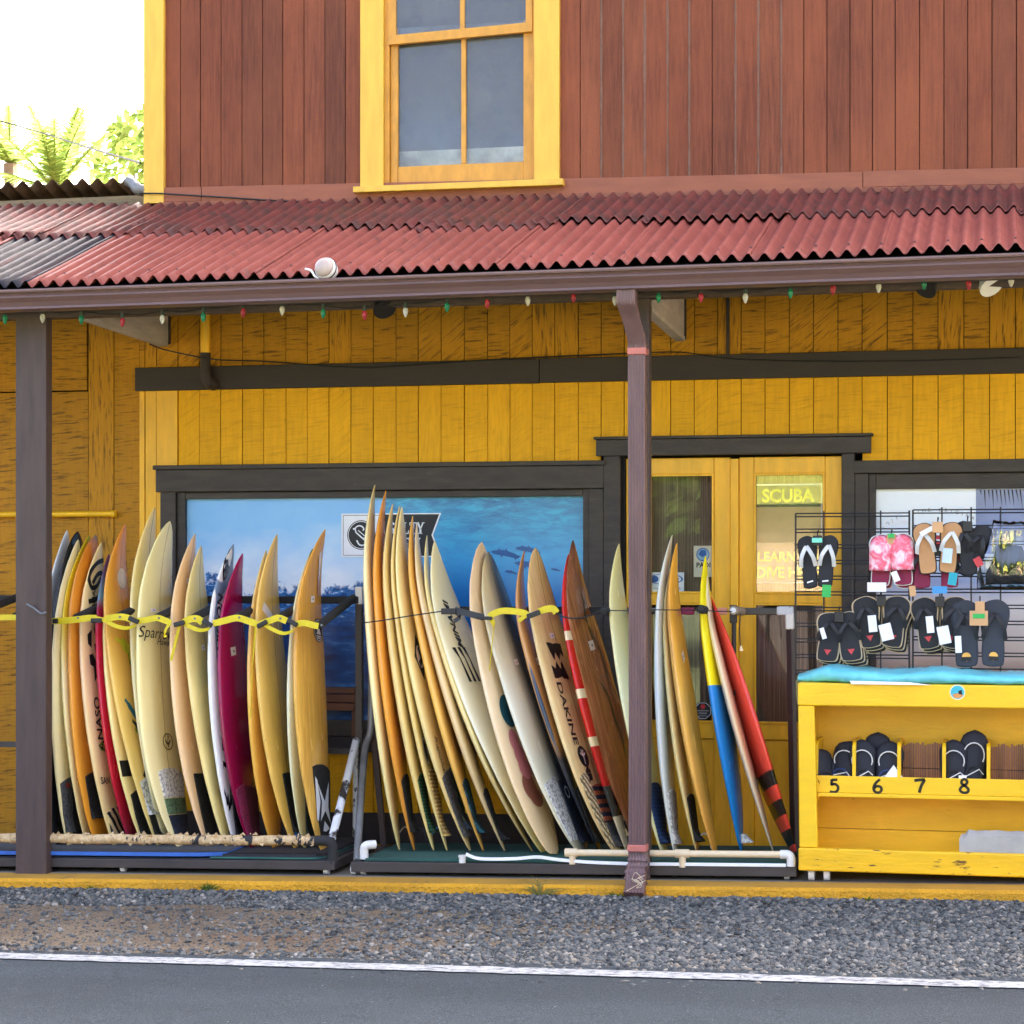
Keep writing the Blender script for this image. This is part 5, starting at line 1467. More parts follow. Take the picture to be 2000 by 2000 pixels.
def deckflat(b, o, name, sh, t0, v0, mode, mat_, off=0.0018, label=None):
    """map a flat shape (metres) on the deck: mode 'h' upright, 'd' reading downwards, 'u' reading upwards"""
    def f(u, w):
        if mode == 'h': dy, dz = u, w
        elif mode == 'd': dy, dz = w, -u
        else: dy, dz = -w, u
        t = max(0.004, min(0.996, t0 + dz / b.L))
        hw = b.W / 2 * interp(b.out, t)
        v = max(-.985, min(.985, v0 + dy / hw))
        return b.P(t, v, 1, off)
    mb = MB(); mb.add([f(u, w) for u, w in sh[0]], sh[1])
    me = bpy.data.meshes.new(name); me.from_pydata([tuple(p) for p in mb.v], [], mb.f)
    q = link(name, me, mat_, o)
    if label: q['label'] = label
    return q
def pad(b, o, m, t0=0.02, t1=0.17, v0=-0.82, v1=0.82, kick=0.018, th=0.006, bands=None, name='traction_pad', pointed=True):
    nu, nv = 16, 12
    me_v = []; Fc = []
    for i in range(nu + 1):
        for j in range(nv + 1):
            v = v0 + (v1 - v0) * j / nv
            e = t1 - (0.03 * abs(v) ** 2 if pointed else 0)
            t = t0 + (e - t0) * i / nu
            k = kick * max(0, 1 - (t - t0) / 0.045) ** 1.5
            me_v.append(b.P(t, v, 1, th + k))
    n1 = nv + 1
    Fc = [(i * n1 + j, i * n1 + j + 1, (i + 1) * n1 + j + 1, (i + 1) * n1 + j) for i in range(nu) for j in range(nv)]
    ring = [j for j in range(n1)] + [i * n1 + nv for i in range(1, nu + 1)] + [nu * n1 + j for j in range(nv - 1, -1, -1)] + [i * n1 for i in range(nu - 1, 0, -1)]
    base = len(me_v)
    for r in ring:
        i, j = divmod(r, n1)
        v = v0 + (v1 - v0) * j / nv
        e = t1 - (0.03 * abs(v) ** 2 if pointed else 0)
        me_v.append(b.P(t0 + (e - t0) * i / nu, v, 1, -0.001))
    nr = len(ring)
    Fc += [(ring[k], base + k, base + (k + 1) % nr, ring[(k + 1) % nr]) for k in range(nr)]
    me = bpy.data.meshes.new(name); me.from_pydata([tuple(p) for p in me_v], [], Fc)
    bm = bmesh.new(); bm.from_mesh(me); bmesh.ops.recalc_face_normals(bm, faces=bm.faces); bm.to_mesh(me); bm.free()
    return link(name, me, m, o)
def padmat(name, c, c2=None, sc=70, stripes=None):
    t = NT(name)
    ch = t.new('ShaderNodeTexVoronoi'); ch.inputs['Scale'].default_value = sc
    t.con(t.coord(), ch.inputs['Vector'])
    col = t.ramp(ch.outputs['Distance'], [(0.0, tuple(min(1, x * 1.25) for x in c)), (0.55, c), (0.7, tuple(x * 0.5 for x in c))])
    if stripes:
        wv = t.new('ShaderNodeTexWave'); wv.inputs['Scale'].default_value = stripes[1]; wv.bands_direction = stripes[2] if len(stripes) > 2 else 'Z'; wv.inputs['Distortion'].default_value = stripes[3] if len(stripes) > 3 else 0.5
        t.con(t.coord(), wv.inputs['Vector'])
        col = t.mix(t.ramp(wv.outputs['Fac'], [(0.48, 0), (0.52, 1)]), col, stripes[0])
    t.col(col); t.p.inputs['Roughness'].default_value = 0.75
    t.bump(ch.outputs['Distance'], 0.6, 0.004)
    return t.m
PADK = padmat('pad_black', S(30, 30, 32)); PADG = padmat('pad_grey', S(78, 78, 78)); PADW = padmat('pad_white', S(214, 212, 204))
PADN = padmat('pad_navy', S(26, 34, 52)); PADGR = padmat('pad_moss', S(92, 118, 84)); PADM = padmat('pad_maroon', S(92, 20, 48), sc=110)
PADT = padmat('pad_tan', S(214, 178, 110), stripes=(S(150, 116, 60), 16)); PADGN = padmat('pad_green', S(24, 96, 52), stripes=(S(20, 30, 26), 18)); PADTL = padmat('pad_teal', S(34, 92, 100), stripes=(S(16, 30, 40), 12, 'DIAGONAL'))
PADPL = padmat('pad_plaid', S(44, 64, 84), stripes=(S(96, 104, 60), 10, 'DIAGONAL', 4.0)); PADBL = padmat('pad_blue', S(40, 72, 116), stripes=(S(24, 44, 80), 16)); PADST = padmat('pad_zebra', S(20, 20, 22), stripes=(S(222, 200, 140), 9, 'DIAGONAL', 2.0))
PADOR = padmat('pad_orange', S(186, 92, 50), stripes=(S(34, 34, 50), 7)); PADCK = padmat('pad_net', S(222, 202, 156), stripes=(S(120, 100, 70), 14, 'DIAGONAL', 3.0))
m_stick = flatc('price_sticker', S(238, 224, 214), 0.5)
m_cyanbit = flatc('cyan_vinyl', S(40, 130, 200), 0.4)

CR = S(246, 224, 148); CR2 = S(248, 232, 172); AM = S(236, 176, 62); PK = S(248, 208, 158); WH = S(240, 240, 232); OR = S(236, 154, 40)
STR = S(120, 84, 40); DK = S(40, 34, 28)
GRP = 'surfboards standing in the two racks'
BOARDS = []
def sb(key, nose, tail, left, label, stops, pads=(), **kw):
    bk = {k: kw.pop(k) for k in list(kw) if k in ('Yn', 'Yt', 'W', 'TH', 'phi', 'out', 'bow')}
    b = Board(nose, tail, left, **bk)
    if not isinstance(stops[0], tuple) or not isinstance(stops[0][1], tuple): stops = [(0, stops), (1, stops)]
    o = link('surfboard', b.mesh(), boardmat(key, b.L, stops, kw.pop('interp_', 'LINEAR'), **kw))
    o.matrix_world = b.M
    tag(o, label, 'surfboard', GRP)
    for p in pads:
        pad(b, o, p[0], **(p[1] if len(p) > 1 else {}))
    BOARDS.append((key, b, o))
    return b, o
def sticker(b, o, t0, v0, w=0.05, h=0.03, r=0.1):
    deckflat(b, o, 'price_sticker', xf2(rect2(w, h, 0, 0, 3, 2), 1, r), t0, v0, 'h', m_stick)
    deckflat(b, o, 'price_mark', xf2(rect2(w * .3, h * .25, 0, 0), 1, r), t0, v0 + .02, 'h', m_inkgrey, off=0.0026)
def word(b, o, txt, t0, v0, size, mode, m=None, bold=0.02, sx=1.0, shear=0.0):
    return deckflat(b, o, 'lettering', xf2(text2(txt, size, bold), 1, 0, sx=sx, shear=shear), t0, v0, mode, m or m_ink)
# ---- rack one, from its far end towards the window corner
sb('plain_white', (131, 1036), (112, 1626), None, 'plain white surfboard half hidden behind the bare brown porch post', WH, Yn=-.66, Yt=-.74, bow=.05, stain_amt=.08)
b, o = sb('navy', (152, 1038), (122, 1650), (102, 1208), 'black and navy surfboard right beside the bare brown porch post', [(0, S(34, 36, 40)), (.5, S(20, 34, 58)), (.8, S(22, 26, 30)), (1, S(24, 24, 24))], W=.5, stain_amt=0, out=OUT_WIDE, Yn=-.68)
b, o = sb('cream_greypad', (153, 1054), (143, 1655), (102, 1400, 105, 1230), 'cream surfboard with a split grey and black tail pad', CR2, stringer=DK, Yn=-.74, Yt=-.86, stain_amt=.2,
          pads=((PADG, dict(v0=-.9, v1=-.28, t0=.05, t1=.23)), (PADK, dict(v0=-.24, v1=.9, t0=.04, t1=.24))))
sticker(b, o, .76, -.1)
deckflat(b, o, 'pad_badge', rect2(.04, .022, 0, 0, 2, 2), .2, -.58, 'h', flatc('red_badge', S(150, 40, 36)), off=.008)
b, o = sb('yellow_tip', (175, 1045), (180, 1660), (125, 1400, 121, 1208), 'thin surfboard with a lemon yellow nose fading to cream', [(0, CR), (.55, CR2), (.72, S(247, 222, 60)), (.88, S(236, 206, 30)), (1, S(190, 176, 30))], TH=.05, stain_amt=.12)
b, o = sb('orange_square', (187, 1045), (200, 1660), (139, 1400, 135, 1208), 'orange surfboard with a chipped blunt nose and black tail pad', [(0, OR), (.5, S(242, 165, 62)), (.9, S(232, 144, 36)), (.975, S(206, 122, 40)), (1, S(110, 96, 84))], pads=((PADK, dict(v0=-.75, v1=.8, t0=.09, t1=.24)),), out=OUT_WIDE, W=.46, stain_amt=.2)
sticker(b, o, .735, -.55)
b, o = sb('logo_n', (198, 1060), (232, 1662), (166, 1400, 156, 1208), 'cream surfboard with large black logos and a striped tail pad', [(0, CR), (.6, PK), (1, CR)], across=(S(120, 104, 92), .62, .95), stain_amt=.2, pads=((PADST, dict(t0=.02, t1=.13)),))
for q in (0, 1):
    deckflat(b, o, 'logo', xf2(stroke2([(.09, .12), (-.02, .09), (-.085, .02), (-.06, -.04), (.0, -.03), (.05, .02)] if q == 0 else [(-.09, -.12), (.02, -.09), (.085, -.02), (.06, .04), (.0, .03), (-.05, -.02)], .026, 6), 1.0), .875, -.15, 'h', m_ink)
word(b, o, 'NEBMAR', .80, -.35, .05, 'u')
for pl in ([(-.09, .1), (-.03, .13), (-.05, .03), (-.09, .05)], [(0, .15), (.09, .08), (.09, -.06), (.01, -.02), (-.01, .05), (.02, .06)], [(-.085, -.01), (-.04, .0), (.02, -.06), (.06, -.05), (-.0, -.12), (-.04, -.15), (-.04, -.07), (-.08, -.06)]):
    deckflat(b, o, 'logo', xf2(poly2(pl), 1, sx=.8), .63, -.42, 'h', m_ink)
word(b, o, 'ANASO', .40, -.55, .085, 'u')
deckflat(b, o, 'logo', disc2(.03, .022, 0, 0, 16, .6), .325, -.55, 'h', flatc('green_print', S(110, 150, 40)))
word(b, o, 'SAN', .215, -.6, .05, 'h')
b, o = sb('crimson', (213, 1082), (264, 1664), (198, 1400, 188, 1208), 'crimson surfboard with a blue and violet nose', [(0, S(120, 40, 70)), (.12, S(170, 16, 50)), (.3, S(196, 10, 42)), (.72, S(200, 24, 60)), (.80, S(160, 30, 60)), (.84, S(110, 150, 168)), (.93, S(96, 70, 110)), (1, S(120, 60, 90))], stain_amt=.0, rough=.2, W=.42)
b, o = sb('cream_band', (226, 1092), (290, 1664), (214.5, 1400, 202, 1240), 'pale cream surfboard with a black block letter band low on its rail', CR, pads=((PADK, dict(t0=.03, t1=.2)),), stain_amt=.25)
deckflat(b, o, 'logo_band', rect2(.26, .085, 0, 0, 6, 3), .27, -.6, 'h', m_ink)
deckflat(b, o, 'logo_band', rect2(.03, .055, -.0, 0, 2, 2), .27, -.5, 'h', m_white, off=.0026)
word(b, o, 'DB', .27, -.25, .08, 'h', m_white)
b, o = sb('amber_disc', (245, 1023), (318, 1660), (231, 1400, 204, 1208), 'amber surfboard with a white disc and green and blue brush strokes', [(0, CR), (.35, S(245, 206, 110)), (.6, S(247, 196, 92)), (.8, S(236, 165, 56)), (1, S(214, 130, 40))], stringer=STR, stain_amt=.15, pads=((padmat('pad_white_x', S(206, 208, 208)), dict(t0=.10, t1=.22)), (PADK, dict(t0=.02, t1=.1, pointed=False)),))
deckflat(b, o, 'disc_sticker', disc2(.062, .055, 0, 0, 24), .835, .15, 'h', flatc('disc_white', S(232, 222, 204)))
deckflat(b, o, 'disc_sticker', disc2(.025, .03, .0, 0, 16), .835, .2, 'h', flatc('disc_painted_shine', S(251, 246, 236)), off=.0026)  # lighter oval is a shine painted on the white disc
for c, pts in ((S(205, 206, 40), [(-.12, .16), (.02, .1), (.14, -.06)]), (S(120, 150, 30), [(-.02, .12), (.06, 0), (.12, -.12)])):
    deckflat(b, o, 'brush_stroke', stroke2(pts, [.02, .07, .08, .04], 5), .55, -.15, 'h', flatc('stroke_green', c))
for c, tt, vv, pts in ((S(20, 110, 130), .42, -.15, [(-.06, .06), (.0, 0), (.06, -.05)]), (S(34, 40, 40), .36, .1, [(-.08, .05), (0, -.0), (.12, -.08)]), (S(150, 160, 30), .33, .25, [(-.1, .06), (.1, -.08)]), (S(60, 120, 50), .25, .2, [(-.06, .05), (.1, .0)]), (S(20, 70, 150), .225, .15, [(-.03, -.04), (.1, .06)]), (S(34, 40, 40), .245, .0, [(-.05, -.05), (.09, .07)])):
    deckflat(b, o, 'brush_stroke', stroke2(pts, [.02, .035, .04, .02], 5), tt, vv - .3, 'h', flatc('stroke', c))
word(b, o, 'X', .185, -.15, .13, 'h', bold=.01)
b, o = sb('tall_cream', (302, 991), (334, 1655), (266.5, 1400, 255, 1208), 'tallest cream surfboard at the yellow corner boards', [(0, S(236, 229, 190)), (.5, S(236, 229, 184)), (.8, CR), (1, S(236, 202, 120))], stringer=DK, stain_amt=.12, Yn=-.66, Yt=-.76)
b, o = sb('sparrow', (332, 1018), (358, 1662), (273, 1400, 270, 1215), 'broad pale yellow surfboard with Sparrow script and a white green black pad', [(0, S(251, 239, 180)), (.5, S(249, 235, 166)), (1, S(245, 231, 160))], stringer=STR, stain_amt=.12, W=.51, out=OUT_WIDE, Yn=-.74, Yt=-.88,
          pads=((PADW, dict(v0=-.62, v1=.9, t0=.155, t1=.245, kick=0)), (PADGR, dict(v0=-.62, v1=.9, t0=.105, t1=.152, kick=0, pointed=False)), (PADN, dict(v0=-.62, v1=.9, t0=.03, t1=.102, pointed=False))))
word(b, o, 'Sparrow', .655, -.12, .085, 'h', bold=0, sx=1.5, shear=.3)
word(b, o, 'Hawaii', .63, .22, .05, 'h', bold=0, sx=1.5, shear=.3)
deckflat(b, o, 'round_emblem', disc2(.07, .045, 0, 0, 28, .86), .325, .1, 'h', DKM := flatc('dark_brown_print', S(64, 52, 30)))
deckflat(b, o, 'round_emblem', join2(stroke2([(-.035, .01), (0, -.014), (.035, .01)], .012, 4), stroke2([(0, -.014), (.0, .012), (.014, .026), (-.004, .03)], .009, 4), poly2([(-.012, -.02), (.012, -.02), (0, -.034)])), .325, .1, 'h', DKM)
sticker(b, o, .725, -.4, .07, .02, 0)
b, o = sb('peach', (381, 1043), (414, 1660), (341, 1400, 334, 1208), 'peach tinted surfboard with a dotted black tail pad', [(0, PK), (.5, S(249, 212, 158)), (1, S(242, 198, 140))], stringer=STR, stain_amt=.15, pads=((PADK, dict(v0=-.6, t0=.02, t1=.235, pointed=False)),))
sticker(b, o, .85, -.1)
b, o = sb('cream_slim', (393, 1066), (450, 1660), (377.5, 1400, 361, 1208), 'slim creamy yellow surfboard with a dark stringer and little price sticker', [(0, CR), (1, S(238, 210, 130))], stringer=DK, stain_amt=.3)
sticker(b, o, .66, -.2)
b, o = sb('art_white', (456, 1063), (468, 1660), (412, 1400, 409, 1208), 'white surfboard with Plankton lettering and grey black artwork', WH, stain_amt=.1, art=(S(40, 42, 46), 5.0, S(120, 140, 160)), rail=(WH, .16), pads=((PADK, dict(t0=.03, t1=.2, v0=-.5)),), Yn=-.68)
word(b, o, 'PLANKTON', .69, -.55, .085, 'u', bold=.03, shear=.25)
deckflat(b, o, 'white_field', rect2(.06, .34, 0, 0, 2, 8), .7, -.55, 'h', m_white, off=.0010)
b, o = sb('magenta', (474, 1081), (498, 1660), (431, 1400, 430, 1208), 'glossy magenta surfboard with a maroon tail pad', [(0, S(120, 0, 50)), (.5, S(150, 0, 70)), (1, S(160, 0, 66))], stain_amt=0, rough=.16, W=.45, pads=((PADM, dict(v0=-.3, v1=.9, t0=.02, t1=.21)), (padmat('pad_maroon_edge', S(130, 30, 70), sc=110), dict(v0=-.9, v1=-.33, t0=.02, t1=.22, kick=0))))
sticker(b, o, .665, -.3, .07, .045, .15)
b, o = sb('amber_back', (520, 1075), (540, 1660), (486, 1400, 487, 1230), 'plain amber surfboard tucked behind the strapped cream and amber one', [(0, S(224, 161, 60)), (.5, S(242, 190, 84)), (1, CR)], stain_amt=.4, stain=S(180, 110, 30), Yn=-.68, W=.45)
b, o = sb('amber_lead', (541, 1044), (582, 1660), (509, 1400, 500, 1215), 'golden cream surfboard with a taped repair and black and blue tail pad', [(0, S(240, 192, 92)), (.5, S(242, 202, 104)), (1, S(245, 198, 98))], stringer=STR, stain_amt=.35, stain=S(205, 138, 44), pads=((PADK, dict(v0=-.4, t0=.05, t1=.24)), (padmat('pad_cyan', S(40, 120, 190)), dict(v0=-.3, v1=.3, t0=.02, t1=.05, kick=.02, pointed=False))))
deckflat(b, o, 'tape_patch', xf2(rect2(.16, .05, 0, 0, 4, 2), 1, -.5), .745, -.35, 'h', m_stick)
word(b, o, 'fcs', .215, -.15, .05, 'h', m_white)
b, o = sb('green_rail', (611, 1072), (601, 1662), (562, 1400, 567, 1225), 'white surfboard with a dark green deck stripe', [(0, S(226, 222, 160)), (.5, S(236, 239, 206)), (1, S(232, 206, 130))], across=(S(28, 74, 32), .40, .46), stain_amt=.05, Yn=-.68, W=.44, pads=((padmat('pad_pine', S(26, 44, 48)), dict(v0=-.3, t0=.03, t1=.2)),))
b, o = sb('star_pad', (635, 1034), (634, 1664), (577.5, 1400, 577, 1215), 'golden wood toned surfboard with an oval emblem and black and white star pad', [(0, S(245, 196, 96)), (.5, S(242, 185, 78)), (1, S(232, 163, 56))], stain_amt=.45, stain=S(190, 120, 34), wood=.25, W=.5, Yn=-.76, Yt=-.90,
          pads=((PADK, dict(v0=-.5, v1=.9, t0=.02, t1=.265)),))
for pl in ([(-.10, .10), (.0, .0), (.10, .10), (.06, -.03), (.1, -.12), (.0, -.05), (-.08, -.1), (-.045, .0)], [(-.13, .13), (-.10, .11), (-.07, .0), (-.11, -.1), (-.13, -.09)], [(-.02, -.10), (.04, -.13), (.1, -.16), (.0, -.16), (-.05, -.15)]):
    deckflat(b, o, 'star_print', poly2(pl), .15, .15, 'h', m_white, off=.008)
word(b, o, 'DK', .235, .2, .05, 'h', m_white)
deckflat(b, o, 'oval_emblem', disc2(.085, .062, 0, 0, 28), .685, .35, 'h', m_ink)
deckflat(b, o, 'oval_emblem', disc2(.077, .056, 0, 0, 28, .93), .685, .35, 'h', m_stick, off=.0026)
deckflat(b, o, 'oval_emblem', join2(poly2([(-.04, -.02), (.0, .03), (.04, -.02)]), rect2(.08, .006, 0, -.03), rect2(.06, .006, 0, -.04), stroke2([(-.04, .03), (0, .045), (.04, .03)], .008)), .685, .35, 'h', m_stick, off=.0026)
sticker(b, o, .78, -.1, .06, .035)
deckflat(b, o, 'nose_art', poly2([(-.03, .08), (.0, .1), (.02, -.1), (.01, -.2)]), .875, .3, 'h', m_stick)

# ---- rack two
deep = dict(Yn=-.72, Yt=-.88)
b, o = sb('tall_pale', (732, 947), (780, 1667), (729.5, 1400, 709, 1127), 'tallest pale cream surfboard with its needle nose over the window head', [(0, S(232, 212, 140)), (.4, S(251, 237, 168)), (.8, S(247, 231, 166)), (1, S(205, 183, 116))], stain_amt=.12, W=.46, phi=-.13, out=OUT_PIN, **deep)
b, o = sb('tall_orange', (754, 958), (809, 1662), (750, 1400, 728, 1140), 'tall orange surfboard with a brown flame print', [(0, S(215, 144, 60)), (.4, S(247, 169, 62)), (.8, S(245, 163, 52)), (1, S(224, 144, 50))], stain_amt=.12, W=.45, phi=-.13, out=OUT_PIN, pads=((PADK, dict(t0=.05, t1=.21, kick=.02)),), wood=.08, **deep)
deckflat(b, o, 'flame_print', poly2([(-.03, .2), (.0, .05), (.04, .12), (.02, 0), (.05, -.06), (.0, -.2), (-.02, -.04), (-.05, .02), (-.02, .06)]), .74, .1, 'h', flatc('brown_print', S(84, 48, 20)))
sticker(b, o, .83, -.1, .03, .05)
b, o = sb('cream_a', (767, 984), (847, 1667), (777, 1400, 747, 1127), 'cream surfboard with a green ridged tail pad', [(0, CR), (1, S(236, 202, 120))], stain_amt=.25, W=.45, phi=-.13, out=OUT_PIN, pads=((PADGN, dict(t0=.05, t1=.22, kick=.028)),), **deep)
b, o = sb('cream_b', (781, 988), (873, 1665), (800, 1400, 763, 1106), 'narrow cream surfboard with a tan ribbed tail pad and pointed oval logo', [(0, CR), (1, S(240, 206, 124))], stain_amt=.25, W=.43, TH=.05, phi=-.13, out=OUT_PIN, pads=((PADT, dict(t0=.04, t1=.24, kick=.024)),), **deep)
deckflat(b, o, 'oval_logo', disc2(.035, .075, 0, 0, 20), .285, -.62, 'h', m_ink)
deckflat(b, o, 'oval_logo', disc2(.032, .07, 0, 0, 20, .86), .285, -.62, 'h', m_stick, off=.0026)
word(b, o, 'N', .285, -.35, .06, 'h', m_stick)
b, o = sb('script', (785, 990), (918, 1665), (819, 1400, 773, 1086), 'cream surfboard with faint script along the nose and a plaid tail pad', [(0, S(219, 194, 130)), (.5, CR), (1, CR)], stain_amt=.2, W=.47, phi=-.02, out=OUT_PIN, pads=((PADG, dict(v0=-.9, v1=-.1, t0=.04, t1=.235)), (PADPL, dict(v0=-.05, v1=.9, t0=.06, t1=.24, kick=.03)),), **deep)
word(b, o, 'polynesian boards', .85, -.45, .05, 'd', flatc('pale_script', S(215, 202, 170)), bold=0, shear=.3)
deckflat(b, o, 'diamond_logo', poly2([(0, .12), (.075, 0), (0, -.12), (-.075, 0)]), .56, -.45, 'h', m_ink)
deckflat(b, o, 'diamond_logo', disc2(.05, .06, 0, 0, 20), .56, -.45, 'h', m_stick, off=.0026)
deckflat(b, o, 'diamond_logo', stroke2([(-.03, -.04), (.02, -.01), (.0, .05)], .03, 4), .56, -.45, 'h', m_ink, off=.0032)
word(b, o, 'Kapohan', .27, -.6, .06, 'd', bold=0, shear=.3)
b, o = sb('amber_a', (806, 1008), (944, 1667), (850, 1400, 797, 1086), 'smooth amber surfboard with a dark teal tail pad', [(0, S(219, 165, 80)), (.4, S(247, 196, 96)), (1, S(238, 173, 70))], stain_amt=.15, W=.46, phi=-.13, out=OUT_PIN, pads=((PADTL, dict(t0=.05, t1=.215, kick=.03)),), **deep)
b, o = sb('beige_a', (814, 1023), (986, 1663), (875, 1400, 810, 1096), 'beige surfboard with a silver repair patch and black kicked tail pad', [(0, S(205, 183, 134)), (.5, S(242, 214, 158)), (1, S(242, 212, 156))], stain_amt=.2, W=.47, phi=-.13, out=OUT_PIN, pads=((PADK, dict(t0=.03, t1=.19, kick=.032)),), **deep)
deckflat(b, o, 'silver_patch', xf2(rect2(.05, .16, 0, 0, 2, 6), 1, .0), .43, -.45, 'h', flatc('silver_tape', S(196, 198, 200), .3))
b, o = sb('cream_c', (834, 1046), (1040, 1667), (901, 1400, 828, 1096), 'narrow pale surfboard squeezed beside the beige board', [(0, S(190, 166, 110)), (.4, S(247, 227, 160)), (1, CR)], stain_amt=.2, W=.44, TH=.05, phi=-.13, out=OUT_PIN, **deep)
b, o = sb('minami', (849, 1057), (1066, 1675), (914, 1400, 841, 1106), 'broad off white surfboard lettered MINAMI with three black bars', [(0, S(234, 220, 150)), (.4, S(242, 237, 206)), (1, S(247, 231, 166))], stain_amt=.12, W=.49, phi=.16, across=(S(205, 194, 160), .7, 1.0), pads=((padmat('pad_lime', S(190, 200, 70)), dict(v0=-.2, v1=.5, t0=.02, t1=.05, kick=.02, pointed=False)), (PADK, dict(t0=.06, t1=.17, v0=.1)),), **deep)
word(b, o, 'MINAMI', .735, -.3, .075, 'u', bold=.03, shear=.3)
for q in range(3):
    deckflat(b, o, 'bar_print', poly2([(-.075 + .055 * q, .10), (-.04 + .055 * q, .10), (.0 + .055 * q, -.09), (-.03 + .055 * q, -.09), (-.035 + .055 * q, .04)]), .60, -.45, 'h', m_ink)
b, o = sb('blobs', (941, 1059), (1082, 1680), (957, 1400, 918, 1150), 'cream pink surfboard with teal, pink and rust blobs', [(0, S(242, 212, 158)), (.6, S(247, 222, 178)), (1, S(236, 202, 150))], stain_amt=.15, W=.50, phi=.16, out=OUT_WIDE, Yn=-.74, Yt=-.98)
m_teal = flatc('teal_paint', S(30, 84, 98), .3); m_pinkp = flatc('pink_paint', S(206, 128, 130), .3); m_rustp = flatc('rust_paint', S(150, 92, 74), .3)
for m, tt, vv, rx, ry in ((m_teal, .455, .0, .085, .085), (m_pinkp, .36, -.05, .055, .06), (m_pinkp, .315, .05, .065, .06), (m_pinkp, .275, .12, .075, .06), (m_rustp, .215, .1, .085, .075), (m_rustp, .18, .3, .08, .05), (m_teal, .285, .7, .06, .09)):
    deckflat(b, o, 'paint_blob', disc2(rx, ry, 0, 0, 24), tt, vv - .35, 'h', m, off=.0016 + .0003 * (tt * 10 % 3))
b, o = sb('greyfade', (954, 1078), (1139, 1672), (999.5, 1400, 941, 1157), 'white surfboard fading to slate grey with a navy tail pad', [(0, S(224, 218, 180)), (.5, S(232, 229, 204)), (.75, S(224, 212, 170)), (1, S(215, 190, 130))], across=(S(70, 80, 90), .30, .56), stringer=DK, stain_amt=.08, W=.51, phi=.16, out=OUT_WIDE, pads=((PADN, dict(v0=-.1, v1=.9, t0=.03, t1=.235)), (PADW, dict(v0=-.9, v1=-.25, t0=.04, t1=.25, kick=0))), Yn=-.72, Yt=-.9)
sticker(b, o, .63, -.2)
deckflat(b, o, 'outline_logo', stroke2([(-.05, .1), (.04, .04), (.06, -.06), (.04, -.12), (-.04, -.05), (-.05, .1)], .008), .74, .35, 'h', m_ink)
word(b, o, 'SURF', .75, .35, .045, 'd', bold=0)
deckflat(b, o, 'pad_badge', disc2(.03, .035, 0, 0, 8, .7), .195, .15, 'h', m_white, off=.008)
b, o = sb('brown_navy', (1024, 1076), (1172, 1670), (1056, 1400, 1009, 1126), 'tan brown surfboard darkening to navy at the tail', [(0, S(26, 32, 40)), (.3, S(34, 42, 54)), (.36, S(190, 140, 80)), (.7, S(224, 167, 106)), (1, S(205, 144, 84))], stain_amt=.1, W=.44, phi=-.06, rail=(S(60, 74, 96), .205), pads=((PADK, dict(t0=.03, t1=.22)),), Yn=-.72, Yt=-.86)
sticker(b, o, .635, -.3, .1, .04)
b, o = sb('dakine', (1046, 1070), (1210, 1680), (1081, 1400, 1031, 1147), 'wood grained cream surfboard lettered DAKINE with an orange striped pad', [(0, S(238, 206, 142)), (.5, S(242, 212, 148)), (1, S(232, 196, 124))], stringer=DK, stain_amt=.15, wood=.18, W=.5, phi=.16, out=OUT_WIDE, pads=((PADOR, dict(v0=-.45, v1=.9, t0=.10, t1=.225, kick=0)), (PADG, dict(v0=-.4, v1=.9, t0=.02, t1=.098, pointed=False)), (PADCK, dict(v0=-.9, v1=-.5, t0=.02, t1=.275, kick=0, th=.003))), Yn=-.74, Yt=-.94)
sticker(b, o, .71, -.2, .06, .03)
for q in (1, -1):
    sh2 = join2(poly2([(-.09, .05), (.1, .05), (.1, -.02), (.06, .0), (.03, -.04), (-.01, .0), (-.04, -.045), (-.07, .0)]))
    deckflat(b, o, 'wave_logo', xf2(sh2, 1, 0 if q > 0 else math.pi), .655 if q > 0 else .60, -.25, 'h', m_ink)
word(b, o, 'DAKINE', .455, -.55, .08, 'd', bold=.02, sx=1.15)
deckflat(b, o, 'round_emblem', disc2(.06, .055, 0, 0, 24), .315, -.4, 'h', m_ink)
for a in (30, 70, 110, 150):
    deckflat(b, o, 'round_emblem', stroke2([(0, 0), (.036 * math.cos(R(a)), .036 * math.sin(R(a)))], .009), .315, -.4, 'h', m_stick, off=.0026)
deckflat(b, o, 'round_emblem', stroke2([(0, 0), (-.006, -.04)], .009), .315, -.4, 'h', m_stick, off=.0026)
word(b, o, 'MR', .265, -.4, .075, 'd', bold=.06)
b, o = sb('red_rail', (1110, 1083), (1228, 1672), (1135, 1400, 1097, 1168), 'red surfboard with white gaps along its rail', [(0, S(224, 206, 170)), (.12, S(60, 60, 56)), (.22, S(196, 16, 20)), (.33, S(200, 14, 16)), (.355, S(236, 212, 160)), (.385, S(206, 12, 14)), (.5, S(206, 20, 20)), (.515, S(238, 214, 166)), (.545, S(206, 14, 14)), (.69, S(206, 20, 20)), (.71, S(236, 212, 170)), (.74, S(208, 20, 20)), (.93, S(170, 30, 24)), (1, S(120, 60, 30))],
          interp_='CONSTANT', stain_amt=.05, W=.45, phi=.02, rough=.2, pads=((PADST, dict(t0=.03, t1=.2, v0=.0)),), Yn=-.75, Yt=-.86)
b, o = sb('wood', (1119, 1055), (1262, 1672), (1147, 1400, 1106, 1168), 'dark wood veneer surfboard with painted leaf vines', [(0, S(150, 86, 62)), (.3, S(186, 116, 72)), (.7, S(196, 128, 80)), (.95, S(150, 88, 58)), (1, S(60, 34, 24))], stain_amt=.2, stain=S(90, 50, 30), wood=.75, W=.5, phi=.16, rough=.2, Yn=-.69, Yt=-.78)
m_vine = flatc('vine_paint', S(66, 62, 30), .3)
